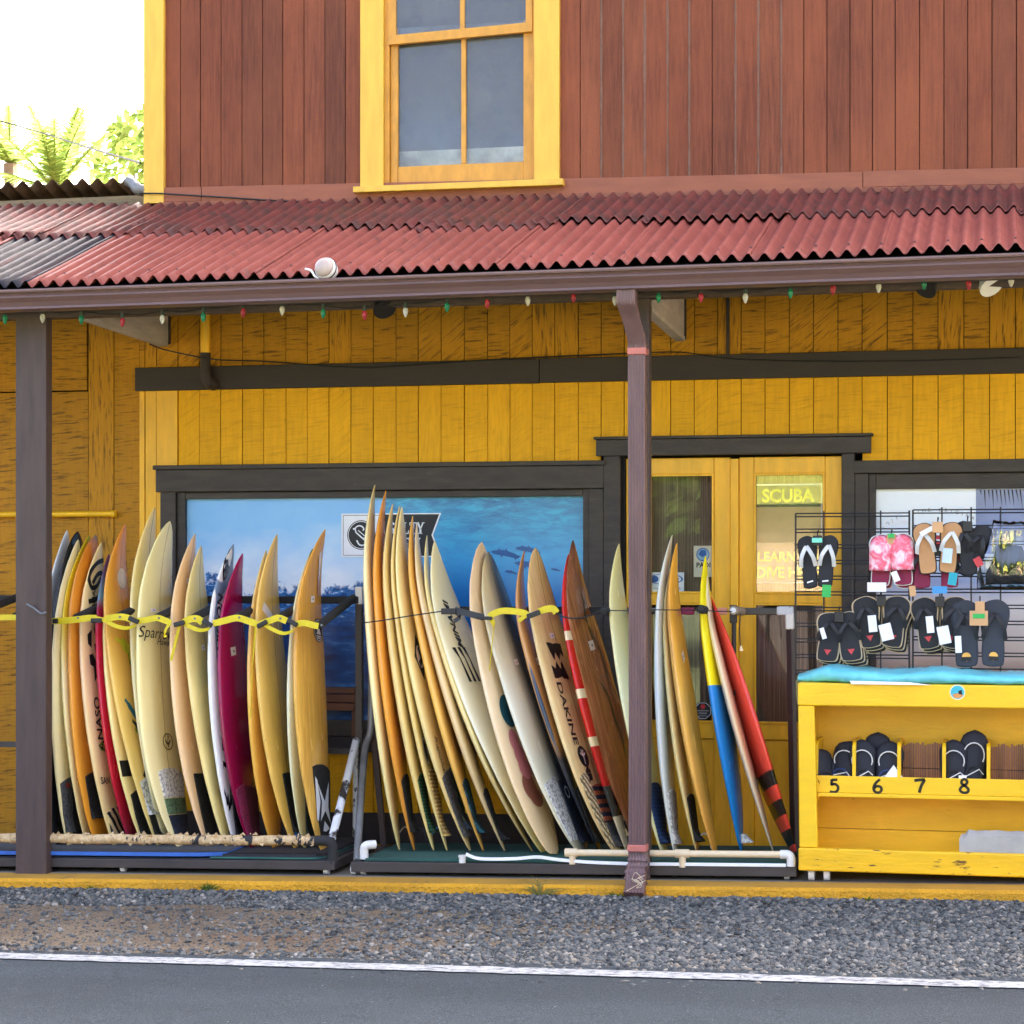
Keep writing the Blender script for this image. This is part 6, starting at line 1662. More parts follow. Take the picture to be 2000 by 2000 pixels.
for tt, vv, pts in ((.8, .0, [(0, .1), (.02, .0), (-.02, -.1)]), (.72, .15, [(.02, .14), (-.03, .02), (.02, -.12)]), (.62, .2, [(-.02, .16), (.05, .02), (.04, -.14)]), (.48, -.05, [(-.06, .12), (.04, .02), (.05, -.16)]), (.36, .1, [(0, .14), (.05, 0), (.02, -.12)])):
    deckflat(b, o, 'vine_print', stroke2(pts, [.006, .014, .02, .008], 5), tt, vv, 'h', m_vine)
sticker(b, o, .66, -.1, .075, .05)
b, o = sb('palegreen', (1209, 1062), (1298, 1684), (1217, 1400, 1190, 1168), 'pale lime cream surfboard standing behind the downspout with a blue pad', [(0, S(242, 231, 160)), (.5, S(242, 243, 188)), (1, S(234, 220, 140))], stain_amt=.1, W=.47, phi=.08, pads=((PADBL, dict(t0=.03, t1=.225, kick=.035)),), Yn=-.72, Yt=-.92)
b, o = sb('white_slim', (1313, 1045), (1320, 1682), (1280.5, 1400, 1278, 1260), 'slim bluish white surfboard with a white tail pad', [(0, S(236, 239, 220)), (.5, S(222, 234, 240)), (.9, S(226, 229, 210)), (1, S(190, 186, 160))], stain_amt=.05, W=.44, TH=.05, pads=((PADW, dict(t0=.03, t1=.2, kick=.02)),), Yn=-.72, Yt=-.92)
b, o = sb('cream_red', (1316, 1090), (1364, 1684), (1305, 1400, 1294, 1240), 'cream surfboard with a red edged deck between the white and amber boards', [(0, CR), (1, CR2)], across=(S(196, 110, 60), .3, .45), stain_amt=.12, W=.43, TH=.05, pads=((PADK, dict(t0=.04, t1=.2, kick=.03)),), Yn=-.70, Yt=-.92)
b, o = sb('amber_door', (1322, 1061), (1398, 1682), (1324, 1400, 1303, 1188), 'amber gold surfboard in front of the yellow door', [(0, S(232, 165, 70)), (.5, S(251, 196, 90)), (1, S(236, 165, 50))], stain_amt=.25, stain=S(196, 120, 36), W=.46, phi=.02, wood=.15, Yn=-.74, Yt=-.94)
sticker(b, o, .63, -.3, .06, .05, .5)
b, o = sb('yellow_blue', (1378, 1086), (1448, 1670), (1390, 1400, 1366, 1188), 'bright yellow surfboard with a sky blue lower half', [(0, S(20, 130, 206)), (.555, S(247, 229, 0)), (1, S(247, 229, 0))], interp_='CONSTANT', stain_amt=0, rough=.16, W=.44, phi=.06, out=OUT_PIN, pads=((PADW, dict(t0=.03, t1=.06, kick=.05, v0=-.3, v1=.5, pointed=False)),), Yn=-.74, Yt=-.86)
sticker(b, o, .72, .0, .04, .05, .4)
b, o = sb('ivory', (1381, 1109), (1511, 1670), (1422.5, 1400, 1378, 1140), 'thin ivory surfboard leaning between the blue and red boards', [(0, S(219, 210, 180)), (.4, S(242, 212, 166)), (1, S(240, 229, 186))], stain_amt=.15, W=.44, TH=.05, phi=-.06, out=OUT_PIN, Yn=-.70, Yt=-.86)
def redcheck(L):
    t = NT('board_red_check')
    tc = t.new('ShaderNodeTexCoord'); sp = t.new('ShaderNodeSeparateXYZ'); t.con(tc.outputs['Object'], sp.inputs[0])
    z = t.math('DIVIDE', sp.outputs[2], L)
    k = t.math('PINGPONG', t.math('MULTIPLY', z, 1.0), 0.055)
    blk = t.ramp(t.math('MULTIPLY', k, 18.18), [(0.47, 0), (0.5, 1)])
    low = t.ramp(z, [(0.30, 1), (0.305, 0)])
    col = t.mix(t.math('MULTIPLY', blk, low), S(236, 74, 56), S(28, 26, 28))
    t.col(col); t.p.inputs['Roughness'].default_value = 0.22
    return t.m
b, o = sb('red_check', (1388, 1165), (1552, 1668), None, 'coral red surfboard with black blocks along its tail', S(236, 74, 56), W=.45, phi=-.26, bow=.02, stain_amt=0, Yn=-.66, Yt=-.84)
o.data.materials[0] = redcheck(b.L)
# leash loops at a few tails
for key, c in (('tall_pale', m_fascia), ('cream_a', mat('blue_cord', S(70, 140, 210))), ('cream_red', m_pvc), ('tall_orange', m_cable)):
    for k, b, o in BOARDS:
        if k == key:
            p = b.P(.045, .1, 1, .0)
            mb = MB().tube(spl([p, p + Vector((.03, .0, .03)), p + Vector((.06, -.02, .01)), p + Vector((.065, -.01, -.045))], 5), .004, 6)
            me = bpy.data.meshes.new('leash_loop'); me.from_pydata([tuple(q) for q in mb.v], [], mb.f)
            link('leash_loop', me, c, o)
# ---------------------------------------------------------------- straps across the boards
SYS = -1.065
def strap_piece(pts, par, w=0.03, nm='webbing', m=None, Y=SYS, twist=None):
    P = spl([at(x, y, Y - (dy if dy else 0)) for x, y, dy in [(p + (0,))[:3] for p in pts]], 6)
    ups = [(0, 0.15, 1)] * len(P)
    if twist:
        ups = [(0, math.sin(twist * i / len(P)), math.cos(twist * i / len(P))) for i in range(len(P))]
    return MB().ribbon(P, w, 0.003, up=ups).build(nm, m or m_strap, par)
st1 = empty('tie_strap', at(360, 1210, SYS), 'yellow webbing strap laced along the arms of the tape wrapped rack', 'strap')
strap_piece([(-150, 1203), (-60, 1207), (30, 1206), (104, 1213)], st1)
strap_piece([(104, 1213), (128, 1212), (150, 1210), (176, 1207), (188, 1208)], st1, .034)
strap_piece([(186, 1207), (205, 1212), (224, 1222), (245, 1227), (262, 1223), (270, 1215)], st1, .022, twist=1.2)
strap_piece([(205, 1209), (228, 1205), (246, 1206), (258, 1211)], st1, .034)
strap_piece([(264, 1213), (285, 1211), (306, 1207), (320, 1211), (334, 1217)], st1, .032)
strap_piece([(334, 1218), (327, 1224), (322, 1236), (323, 1245)], st1, .016)
strap_piece([(350, 1222, .004), (346, 1240, .004), (341, 1262, .003), (334, 1290)], st1, .02)
strap_piece([(358, 1216), (372, 1209), (386, 1209), (396, 1216)], st1, .036)
strap_piece([(360, 1218), (375, 1226), (392, 1231), (408, 1228), (415, 1219)], st1, .022, twist=1.2)
strap_piece([(416, 1218), (440, 1212), (463, 1207), (485, 1213), (502, 1219)], st1, .034)
strap_piece([(500, 1219, .006), (497, 1250, .006), (493, 1300, .004), (489, 1400, .0)], st1, .03)
strap_piece([(506, 1220), (525, 1213), (543, 1207), (560, 1213)], st1, .034)
strap_piece([(510, 1216), (530, 1228), (552, 1237), (570, 1233), (577, 1224)], st1, .02, twist=1.2)
strap_piece([(578, 1219), (595, 1217), (612, 1221), (622, 1223)], st1, .032)
def buckle(x, y, par, w=0.07, h=0.026, tilt=0.0, Y=SYS - 0.012):
    p = at(x, y, Y); d = Vector((math.cos(tilt), 0, math.sin(tilt))) * w / 2
    return MB().bar(p - d, p + d, 0.014, h).build('buckle', m_black, par, bevel=0.004)
for x, y, t in ((108, 1213, 0), (261, 1211, -.4), (350, 1218, .25), (405, 1217, -.5), (512, 1219, 0.5), (571, 1216, -.5), (188, 1212, 0)): buckle(x, y, st1, .06 if x != 108 else .03, .024, t)
for p in TIPS[3:]:
    q = proj(p); a = at(q[0] + 4, q[1], SYS - .006)
    MB().tube([a, a + Vector((0, .006, 0))], 0.006, 8).build('bolt', m_galv, st1)
# left end hook on the porch post
hk_ = MB().tube(spl([at(52, 1180, -1.25), at(66, 1188, -1.25), at(80, 1198, -1.25), at(90, 1196, -1.25)], 5), 0.006, 8).build('snap_hook', m_galv, None, label='small metal snap hook fixed on the bare brown porch post', cat='hook')

st2_ = empty('tie_strap', at(980, 1200, SYS), 'yellow strap with black cord and buckles across the white pipe rack', 'strap')
MB().tube(spl([at(712, 1216, SYS), at(745, 1212, SYS - .005), at(800, 1203, SYS), at(862, 1194, SYS)], 6), 0.0035, 6).build('cord', m_cable, st2_)
buckle(876, 1194, st2_, .075, .03, .0)
strap_piece([(888, 1191), (905, 1196), (925, 1201), (945, 1206)], st2_, .032, m=m_black)
strap_piece([(885, 1192), (898, 1204), (886, 1214)], st2_, .02, m=m_black)
buckle(946, 1207, st2_, .08, .018, -.05)
strap_piece([(955, 1204), (970, 1196), (985, 1193), (1005, 1194), (1022, 1197), (1032, 1202)], st2_, .032)
strap_piece([(1030, 1201), (1022, 1206), (1013, 1213)], st2_, .02)
strap_piece([(957, 1207), (964, 1220, .0), (962, 1250, .0), (956, 1310)], st2_, .022, twist=1.0)
buckle(1042, 1200, st2_, .07, .026, .35)
strap_piece([(1052, 1195), (1066, 1190), (1080, 1189), (1087, 1197)], st2_, .034)
MB().tube(spl([at(1086, 1197, SYS), at(1102, 1205, SYS), at(1125, 1208, SYS), at(1150, 1203, SYS + .03), at(1178, 1192, -1.0)], 6), 0.0045, 6).build('cord', m_cable, st2_)
MB().tube([at(1178, 1192, -1.0), at(1232, 1193, -1.02), at(1272, 1191, -1.02), at(1369, 1192, -1.01), at(1400, 1194, -1.0), at(1430, 1194, -1.0)], 0.003, 6).build('cord', m_cable, st2_)
MB().tube([at(1266, 1191, -1.0) , at(1280, 1191, -1.0)], 0.008, 8).build('cord_ring', m_galv, st2_)

# ---------------------------------------------------------------- string lights, lamps
sl = empty('string_lights', at(1000, 590, -1.36), 'string of white, green and red bulbs hung below the gutter', 'string lights')
BU = [(-60, 616, 0), (10, 615, 1), (83, 612, 0), (159, 615, 1), (239, 620, 2), (317, 614, 0), (397, 610, 1), (475, 601, 2), (551, 597, 0), (631, 603, 1), (712, 606, 2), (792, 600, 0), (873, 590, 1), (952, 583, 2), (1031, 578, 0), (1120, 572, 2), (1201, 577, 0), (1286, 572, 1), (1369, 571, 2), (1456, 572, 0), (1544, 563, 1), (1627, 556, 2), (1716, 552, 0), (1805, 546, 1), (1892, 546, 2), (1975, 540, 0), (2060, 536, 1)]
def bulbmat(n, c):
    t = NT(n); t.col(t.mix(0, (*c,), (*c,))); t.p.inputs['Base Color'].default_value = (*c, 1)
    t.p.inputs['Roughness'].default_value = 0.15; t.p.inputs['Transmission Weight'].default_value = 0.35; t.p.inputs['IOR'].default_value = 1.4
    return t.m
BM = [bulbmat('bulb_white', S(226, 224, 206)), bulbmat('bulb_green', S(40, 150, 104)), bulbmat('bulb_red', S(196, 60, 70))]
m_sock = mat('green_socket', S(36, 58, 48), .5)
YB = -1.36
prev = None
path = []
for x, y, c in BU:
    p = at(x, y - 7, YB)
    if prev is not None:
        mid = (prev + p) / 2; mid.z -= 0.006 + random.uniform(0, .012); path.append(mid)
    path.append(p); prev = p
MB().tube(spl(path, 4), 0.0032, 5).build('cord', m_cable, sl)
bulb_me = None
for x, y, c in BU:
    p = at(x, y, YB)
    s = MB().tube([p + Vector((0, 0, .022)), p + Vector((0, 0, -.004))], 0.0095, 10).build('socket', m_sock, sl, smooth=True)
    MB().tube([p + Vector((0, 0, -.003)), p + Vector((0, 0, -.012)), p + Vector((0, 0, -.022)), p + Vector((0, 0, -.034)), p + Vector((0, 0, -.044)), p + Vector((0, 0, -.05))], [.008, .0125, .014, .0105, .006, .001], 12).build('bulb', BM[c], s, smooth='all')
def floodlamp(x, y, label, Y=-1.2, flip=1, m=m_black):
    p = at(x, y, Y)
    o = empty('eave_lamp', p, label, 'lamp')
    ax = Vector((flip * .45, -.55, -.7)).normalized()
    MB().tube([p - ax * .05, p - ax * .02, p + ax * .03, p + ax * .06], [.012, .035, .052, .058], 16).build('lamp_shade', m, o, smooth=True)
    MB().tube([p + ax * .05, p + ax * .058], .05, 16).build('lens', m_pvc, o, smooth=True)
    MB().tube([p - ax * .05, p - ax * .06 + Vector((0, .03, .08)), (p.x, p.y + .03, gutz(p.x) + .1)], .012, 8).build('bracket', m, o, smooth=True)
floodlamp(745, 590, 'black bell shaped lamp under the eave over the ocean poster')
floodlamp(1818, 548, 'black bell shaped lamp under the eave over the sandal racks', flip=-1)
floodlamp(1925, 545, 'pale bell shaped lamp under the eave past the sandal racks', flip=1, m=m_pvc)
p = at(639, 527, -1.50)
fl = empty('round_floodlight', p - Vector((0, 0, .03)), 'round white floodlight resting on the gutter lip', 'lamp')
ax = Vector((-.12, -1, .22)).normalized()
MB().tube([p + ax * -.05, p + ax * -.03, p + ax * 0, p + ax * .025, p + ax * .036], [.03, .045, .054, .054, .05], 24).build('housing', m_pvc, fl, smooth=True)
MB().tube([p + ax * .034, p + ax * .048, p + ax * .058, p + ax * .063, p + ax * .064], [.05, .044, .03, .014, .002], 24).build('lens', mat('frosted_lens', S(176, 158, 146), .3, var=.1), fl, smooth='all')
MB().tube([p + ax * .012, p + ax * .02], [.0565, .0565], 24).build('rim', m_rubber, fl, smooth=True)
MB().tube(spl([p + Vector((-.03, .0, -.045)), p + Vector((-.06, .0, -.03)), p + Vector((-.085, .01, .0)), p + Vector((-.12, .03, .012))], 5), .006, 8).build('cable', m_pvc, fl, smooth=True)
MB().tube([p + Vector((-.035, -.01, -.06)), p + Vector((-.035, .0, -.02))], .012, 10).build('knuckle', m_pvc, fl, smooth=True)

# ---------------------------------------------------------------- yellow shelf cabinet
CYF, CYB = -1.21, -0.80
cx0 = at(1558, 1500, CYF).x
cx1 = 1.15
cz = lambda y: at(1750, y, CYF).z
cab = empty('shelf_cabinet', (-0.2, -1.0, zf(-.2)), 'yellow painted shoe cabinet on wheels with numbered cubbies', 'cabinet')
zt0, zt1, zb0, zb1 = cz(1381), cz(1336), cz(1706), cz(1661)
pw = 0.082
MB().box(cx0, cx1, CYF, CYF + 0.03, zt0, zt1).build('top_rail', m_cab, cab, bevel=0.007)
MB().box(cx0, cx1, CYF + .031, CYB, zt1 - 0.025, zt1 - .002).build('top_board', m_cab, cab, bevel=0.004)
MB().hexa([(cx0 + .008, CYF, zb1 + .002), (cx0 + pw + .012, CYF, zb1 + .002), (cx0 + pw + .012, CYF + .03, zb1 + .002), (cx0 + .008, CYF + .03, zb1 + .002),
           (cx0 + .002, CYF + .001, zt0 - .001), (cx0 + pw - .004, CYF + .001, zt0 - .001), (cx0 + pw - .004, CYF + .03, zt0 - .001), (cx0 + .002, CYF + .03, zt0 - .001)]).build('corner_post', m_cab, cab, bevel=0.004)
MB().box(cx0 + .004, cx1, CYF - .006, CYF + .03, zb0, zb1).build('bottom_rail', m_cab_worn, cab, bevel=0.007)
MB().box(cx0 + .01, cx0 + .03, CYF + .031, CYB, zb0 + .01, zt1 - .026).build('side_panel', m_cab, cab)
MB().box(cx0 + .031, cx1, CYB - .018, CYB, cz(1640), zt1 - .026).build('back_panel', m_cab, cab)
MB().box(cx0 + .031, cx1, CYB - .020, CYB, zb0 + .02, cz(1640) - .003).build('back_panel', m_cab, cab)
MB().box(cx0 + .031, cx1, CYF + .031, CYB - .021, zb0 + .03, zb0 + .05).build('floor_board', m_cab_worn, cab)
MB().box(cx0 + .0305, cx0 + .06, CYB - .05, CYB - .021, zb0 + .051, zt1 - .03).build('batten', m_cab, cab)
TY = CYF + 0.05
tx = lambda x: at(x, 1530, TY).x
tz = lambda y: at(1750, y, TY).z
tray = MB().box(tx(1590), cx1, TY, TY + .015, tz(1551), tz(1518)).build('tray_front', m_cab, cab, bevel=0.003)
MB().box(tx(1597), cx1, TY - .006, CYB - .021, tz(1559), tz(1551) - .001).build('shelf', m_cab, cab, bevel=0.003)
MB().box(cx0 + .0605, tx(1597) + .003, TY + .02, TY + .06, tz(1567), tz(1547)).build('cleat', m_cab, cab, bevel=0.003)
divs = [1590, 1664, 1752, 1840, 1927, 2015, 2103]
DZ0, DZ1 = tz(1550), tz(1452)
for x in divs:
    X = tx(x)
    prof_ = [(TY + .016, DZ0), (TY + .016, tz(1465)), (TY + .03, tz(1457)), (TY + .055, DZ1), (CYB - .022, DZ1), (CYB - .022, DZ0)]
    MB().prism(prof_, lambda u, v, X=X: (X, u, v), lambda u, v, X=X: (X + .017, u, v)).build('divider', m_cab, cab, bevel=0.002)
rm = random.Random(3)
m_reedb = mat('brown_reed', S(140, 88, 54), .5, var=.4, scale=3, stretch=(8, 8, 1), bump=.2, obj_var=.45)
for x0, x1 in ((1757, 1840), (1932, 2012)):
    ctop = at((x0 + x1) / 2, 1460, TY)
    mo = empty('reed_mat', (tx((x0 + x1) / 2), TY + .05, DZ0), 'brown split reed mat lining the empty cubby numbered seven' if x0 < 1800 else 'brown split reed mat lining the cubby past number eight', 'mat')
    X = tx(x0) + .008
    while X < tx(x1) - .001:
        w = rm.uniform(.006, .012)
        MB().box(X, X + w - .001, TY + .10, TY + .104 + rm.uniform(0, .003), DZ0 + .002, DZ1 - .012 + rm.uniform(-.006, .012)).build('reed', m_reedb, mo)
        X += w
    MB().tube([(tx(x0) + .006, TY + .098, (DZ0 + DZ1) / 2 - .005), (tx(x1) - .004, TY + .098, (DZ0 + DZ1) / 2 - .007)], .0015, 4).build('binding_thread', m_ink, mo)
num = {'5': [[(.62, .95), (.2, .93)], [(.22, .97), (.2, .56)], [(.16, .58), (.45, .64), (.66, .45), (.62, .18), (.38, .05), (.08, .10)]], '6': [[(.55, .98), (.25, .7), (.1, .36), (.2, .08), (.48, .03), (.66, .22), (.58, .44), (.32, .48), (.14, .34)]],
       '7': [[(.02, .88), (.4, .94), (.76, .96)], [(.74, .95), (.5, .5), (.36, .02)]], '8': [[(.42, .52), (.2, .7), (.26, .92), (.46, .97), (.6, .8), (.48, .6), (.2, .42), (.1, .2), (.3, .03), (.6, .06), (.68, .26), (.5, .46), (.38, .54)]]}
m_brush = flatc('black_brush_paint', S(30, 26, 20), .4)
for ch, x in (('5', 1629), ('6', 1714), ('7', 1796), ('8', 1883)):
    c = at(x, 1535, TY)
    shp = join2(*[stroke2(q, .19 if ch != '7' else .21, 6) for q in num[ch]])
    flat('number', xf2(shp, 0.066, 0, c.x - .025, c.z - .033), lambda u, v: (u, TY - .0015, v), m_brush, tray)
c = at(1870, 1352, CYF)
stk = MB().tube([(c.x, CYF, c.z), (c.x, CYF - .001, c.z)], .036, 28).build('round_sticker', flatc('sticker_cream', S(240, 232, 190)), cab)
flat('picture', disc2(.031, .031, c.x, c.z, 24), lambda u, v: (u, CYF - .0018, v), flatc('teal_print', S(60, 184, 200)), stk)
flat('picture', xf2(poly2([(-.024, -.01), (.0, -.004), (.026, -.012), (.016, -.026), (-.012, -.028)]), 1, 0, c.x, c.z), lambda u, v: (u, CYF - .0024, v), flatc('sand_print', S(220, 150, 80)), stk)
flat('picture', xf2(poly2([(.004, .006), (.02, .012), (.022, -.012), (.006, -.008)]), 1, 0, c.x, c.z), lambda u, v: (u, CYF - .003, v), m_ink, stk)
for x in (1585, 1615): 
    X = at(x, 1712, CYF + .05).x
    w = MB().tube([(X - .014, CYF + .06, zf(X) + .033), (X + .014, CYF + .06, zf(X) + .033)], .032, 16).build('caster', m_pvc, cab, smooth=True)
    MB().bar((X, CYF + .06, zf(X) + .04), (X, CYF + .06, zb0 + .032), .04, .02).build('fork', m_galv, w)
for X in (1.0,):
    MB().tube([(X - .014, CYF + .06, zf(X) + .033), (X + .014, CYF + .06, zf(X) + .033)], .032, 16).build('caster', m_pvc, cab, smooth=True)
    MB().bar((X, CYF + .06, zf(X) + .04), (X, CYF + .06, zb0 + .032), .04, .02).build('fork', m_galv, cab)
# crumpled turquoise bag along the cabinet top
def crumple(name, m, label, cat, x0, x1, y0, y1, zb, hfun, seed, nx=60, ny=16, amp=.006):
    mb = MB(); V = []
    for i in range(nx + 1):
        X = x0 + (x1 - x0) * i / nx
        for j in range(ny):
            a = 2 * math.pi * j / ny
            h = hfun(i / nx)
            cy = (y0 + y1) / 2; ry = (y1 - y0) / 2 * min(1, .25 + 6 * min(i, nx - i) / nx)
            sy, sz = math.copysign(abs(math.cos(a)) ** .7, math.cos(a)), math.copysign(abs(math.sin(a)) ** .6, math.sin(a))
            p = Vector((X, cy - ry * sy, zb + h / 2 + h / 2 * sz))
            n = mnoise.noise(p * 9 + Vector((seed, 0, 0))) + .9 * abs(mnoise.noise(p * 22 + Vector((0, seed, 0)))) + .5 * abs(mnoise.noise(p * 48 + Vector((0, 0, seed))))
            if sz > -.8: p += Vector((0, -sy, sz)) * amp * n * 2
            V.append(p)
    mb.add(V, [(i * ny + k, i * ny + (k + 1) % ny, (i + 1) * ny + (k + 1) % ny, (i + 1) * ny + k) for i in range(nx) for k in range(ny)] + [tuple(range(ny)), tuple(range(nx * ny, nx * ny + ny))])
    return mb.build(name, m, None, smooth='all', label=label, cat=cat)
m_turq = mat('turquoise_plastic', S(112, 206, 214), .28, var=.12, scale=7, bump=.25, bscale=26, bdist=.006)
bx0 = at(1552, 1320, CYF).x
bag = crumple('plastic_bag', m_turq, 'long turquoise plastic bag lying along the cabinet top', 'bag', bx0, 1.1, CYF - .004, CYB + .02, zt1 - .004,
        lambda f: .03 + .042 * min(1, f * 14) - .028 * f + .008 * math.sin(f * 23), 4.0, 150, 20, .006)
wl_ = at(1735, 1326, CYF)
MB().hexa([(wl_.x - .17, CYF - .018, zt1 - .002), (wl_.x + .2, CYF - .018, zt1 - .002), (wl_.x + .2, CYF - .012, zt1 - .002), (wl_.x - .17, CYF - .012, zt1 - .002), (wl_.x - .18, CYF - .015, zt1 + .014), (wl_.x + .1, CYF - .015, zt1 + .010), (wl_.x + .1, CYF - .01, zt1 + .01), (wl_.x - .18, CYF - .01, zt1 + .014)]).build('white_edge', m_paper, bag)
# folded grey cloth on the lower shelf
cl = at(1874, 1640, CYF + .12)
m_cloth = mat('grey_canvas', S(176, 172, 160), .85, var=.2, scale=8, bump=.4, bscale=120)
mb = MB(); n = 30; V = []
for i in range(n + 1):
    X = cl.x + .5 * i / n
    zt = cz(1622) + .006 * mnoise.noise((i * .35, 0, 0)) - .02 * (i < 2)
    V += [(X + .0, CYF + .05, zb0 + .05), (X + .006 * math.sin(i), CYF + .07, zt - .02), (X + .01, CYF + .1, zt), (X + .012, CYF + .14, zt - .006), (X, CYF + .2, zb0 + .05)]
mb.add(V, [(5 * i + k, 5 * i + k + 1, 5 * i + 5 + k + 1, 5 * i + 5 + k) for i in range(n) for k in range(4)] + [(0, 1, 2, 3, 4)])
mb.build('folded_cloth', m_cloth, None, smooth=True, label='folded grey canvas cloth on the bottom shelf of the cabinet', cat='cloth')
# shoes in the cubbies
m_shoe = mat('black_neoprene', S(30, 32, 40), .7, var=.35, scale=14, bump=.3, bscale=160)
m_shoeb = mat('navy_mesh', S(40, 58, 100), .7, var=.4, scale=60, bump=.4, bscale=200)
m_sole = mat('shoe_rubber', S(24, 24, 27), .6, var=.2)
def shoe(px, py, h, w, lean, label, Y=TY + .05, roll=0.0, trim=True, blue=False, tip=-.12):
    h, w = h * 1.24, w * 1.3
    """slip-on water shoe stood on its heel in the cubby, sole to the back, toe up"""
    base = Vector((at(px, py, Y).x, Y, DZ0 + .002))
    o = empty('water_shoe', base, label, 'shoe', 'water shoes in the cubbies')
    M_ = Matrix.Translation(base) @ Matrix.Rotation(lean, 4, 'Y') @ Matrix.Rotation(tip, 4, 'X') @ Matrix.Rotation(roll, 4, 'Z')
    prof = [(0, .62, .5), (.03, .8, .85), (.12, .84, 1.0), (.3, .8, .95), (.5, .88, .85), (.68, 1.0, .72), (.82, .97, .58), (.92, .78, .45), (.97, .5, .3), (1, .08, .08)]
    mb = MB(); V = []; ny = 18
    for t, ww, dd in prof:
        for j in range(ny):
            a = 2 * math.pi * j / ny
            V.append(M_ @ Vector((w / 2 * ww * math.copysign(abs(math.cos(a)) ** .8, math.cos(a)), -.035 * dd * max(math.sin(a), -.25) * (1.25 if .05 < t < .5 else 1), t * h)))
    mb.add(V, [(i * ny + k, i * ny + (k + 1) % ny, (i + 1) * ny + (k + 1) % ny, (i + 1) * ny + k) for i in range(len(prof) - 1) for k in range(ny)] + [tuple(range(ny))])
    up_ = mb.build('upper', m_shoe, o, smooth='all')
    MB().tube([M_ @ Vector((w / 2 * .95 * (.75 + .25 * math.sin(3 * t)) * math.cos(a_), .008, h * (.5 + .5 * math.sin(a_)))) for t, a_ in ((.5, 2 * math.pi * i / 20) for i in range(21))], .005, 6).build('sole', m_sole, o, smooth='all')
    if trim:
        arc = [M_ @ Vector((w * .36 * math.cos(R(a)), -.026 - .010 * math.sin(R(a)), h * (.60 + .20 * math.sin(R(a))))) for a in range(-30, 211, 20)]
        MB().tube(arc, .0032, 6).build('piping', m_pvc, o)
        MB().tube([M_ @ Vector((w * .34, -.034, h * .3)), M_ @ Vector((w * .2, -.044, h * .38)), M_ @ Vector((-w * .25, -.04, h * .26)), M_ @ Vector((-w * .3, -.036, h * .1))], .003, 6).build('piping', m_pvc, o)
    MB().tube([M_ @ Vector((w * .26 * math.cos(2 * math.pi * k / 16), -.038, h * (.26 + .16 * math.sin(2 * math.pi * k / 16)))) for k in range(17)], .006, 6, cap=False).build('collar', m_shoeb if blue else m_sole, o, smooth='all')
    return o
K = 1 / 408.0
shoe(1612, 1510, 66 * K, 46 * K, -.25, 'crumpled black water shoe slumped low in cubby five', roll=.5, trim=False)
shoe(1640, 1510, 78 * K, 46 * K, .22, 'black water shoe tilted against its neighbour in cubby five', roll=-.3, trim=True, Y=TY + .08, blue=True)
shoe(1620, 1510, 44 * K, 50 * K, .1, 'black shoe heap at the front of cubby five', roll=.0, trim=False, Y=TY + .085, blue=True)
shoe(1689, 1510, 80 * K, 42 * K, -.08, 'black water shoe with pale piping in cubby six', Y=TY + .05)
shoe(1712, 1510, 90 * K, 42 * K, .02, 'tallest black water shoe at the back of cubby six', Y=TY + .12, trim=False)
shoe(1729, 1510, 78 * K, 42 * K, .12, 'black water shoe with blue mesh collar in cubby six', Y=TY + .06, blue=True)
shoe(1867, 1510, 82 * K, 42 * K, -.06, 'shorter black water shoe of the pair in cubby eight', Y=TY + .06)
shoe(1900, 1510, 97 * K, 42 * K, .03, 'taller black water shoe of the pair in cubby eight', Y=TY + .08)
for x, y, s, lab in ((1744, 1508, .034, 'white folded card tucked in front of cubby six'), (1880, 1517, .018, 'small white card in front of cubby eight')):
    c = at(x, y, TY + .02)
    mb = MB(); mb.prism([(-s * 1.3, -s * .9), (s * 1.5, -s * .9), (s * .1, s)] if s > .02 else [(-s, -s * .9), (s, -s * .9), (s, s * .4), (-s, s * .3)], lambda u, v: (c.x + u, TY + .022, c.z + v), lambda u, v: (c.x + u, TY + .0195, c.z + v))
    mb.build('price_card', m_paper, None, label=lab, cat='card')

# ---------------------------------------------------------------- wire grids and sandals
GY = -0.92
gX = lambda x: at(x, 1150, GY).x
def wire_panel(x0, x1, nver, ytop, ybot, label):
    X0, X1 = gX(x0), gX(x1)
    o = empty('wire_grid', ((X0 + X1) / 2, GY, zt1), label, 'display grid')
    zT, zB = at(x0, ytop, GY).z, zt1 - .003
    for i in range(nver):
        X = X0 + (X1 - X0) * i / (nver - 1)
        MB().tube([(X, GY, zB), (X, GY, zT + (.012 if i else 0))], .0046 if i in (0, nver - 1) else .0038, 6).build('wire', m_wire, o)
    z = zT
    while z > zB:
        for dz in (0, -.0155):
            MB().tube([(X0, GY - .004, z + dz), (X1, GY - .004, z + dz)], .0037, 6).build('wire', m_wire, o)
        z -= .0762
    return o
wire_panel(1554, 1776, 5, 1003, 1310, 'black wire display grid in front of the yellow door')
wire_panel(1783, 2070, 6, 996, 1310, 'black wire display grid in front of the beach poster')
def outline_sole(L, W, side):
    pts = []
    tab = [(0, .30), (.05, .36), (.2, .38), (.4, .37), (.6, .44), (.75, .5), (.88, .46), (.96, .3), (1, .05)]
    for t, w in tab: pts.append((W * (w + .03 * side * math.sin(math.pi * t)), L * t))
    for t, w in reversed(tab[:-1]): pts.append((-W * (w - .03 * side * math.sin(math.pi * t)), L * t))
    pts.append((0, -.02 * L))
    return [(p.x, p.y) for p in spl([(a, b, 0) for a, b in pts] + [(pts[0][0], pts[0][1], 0)], 3)[:-1]]
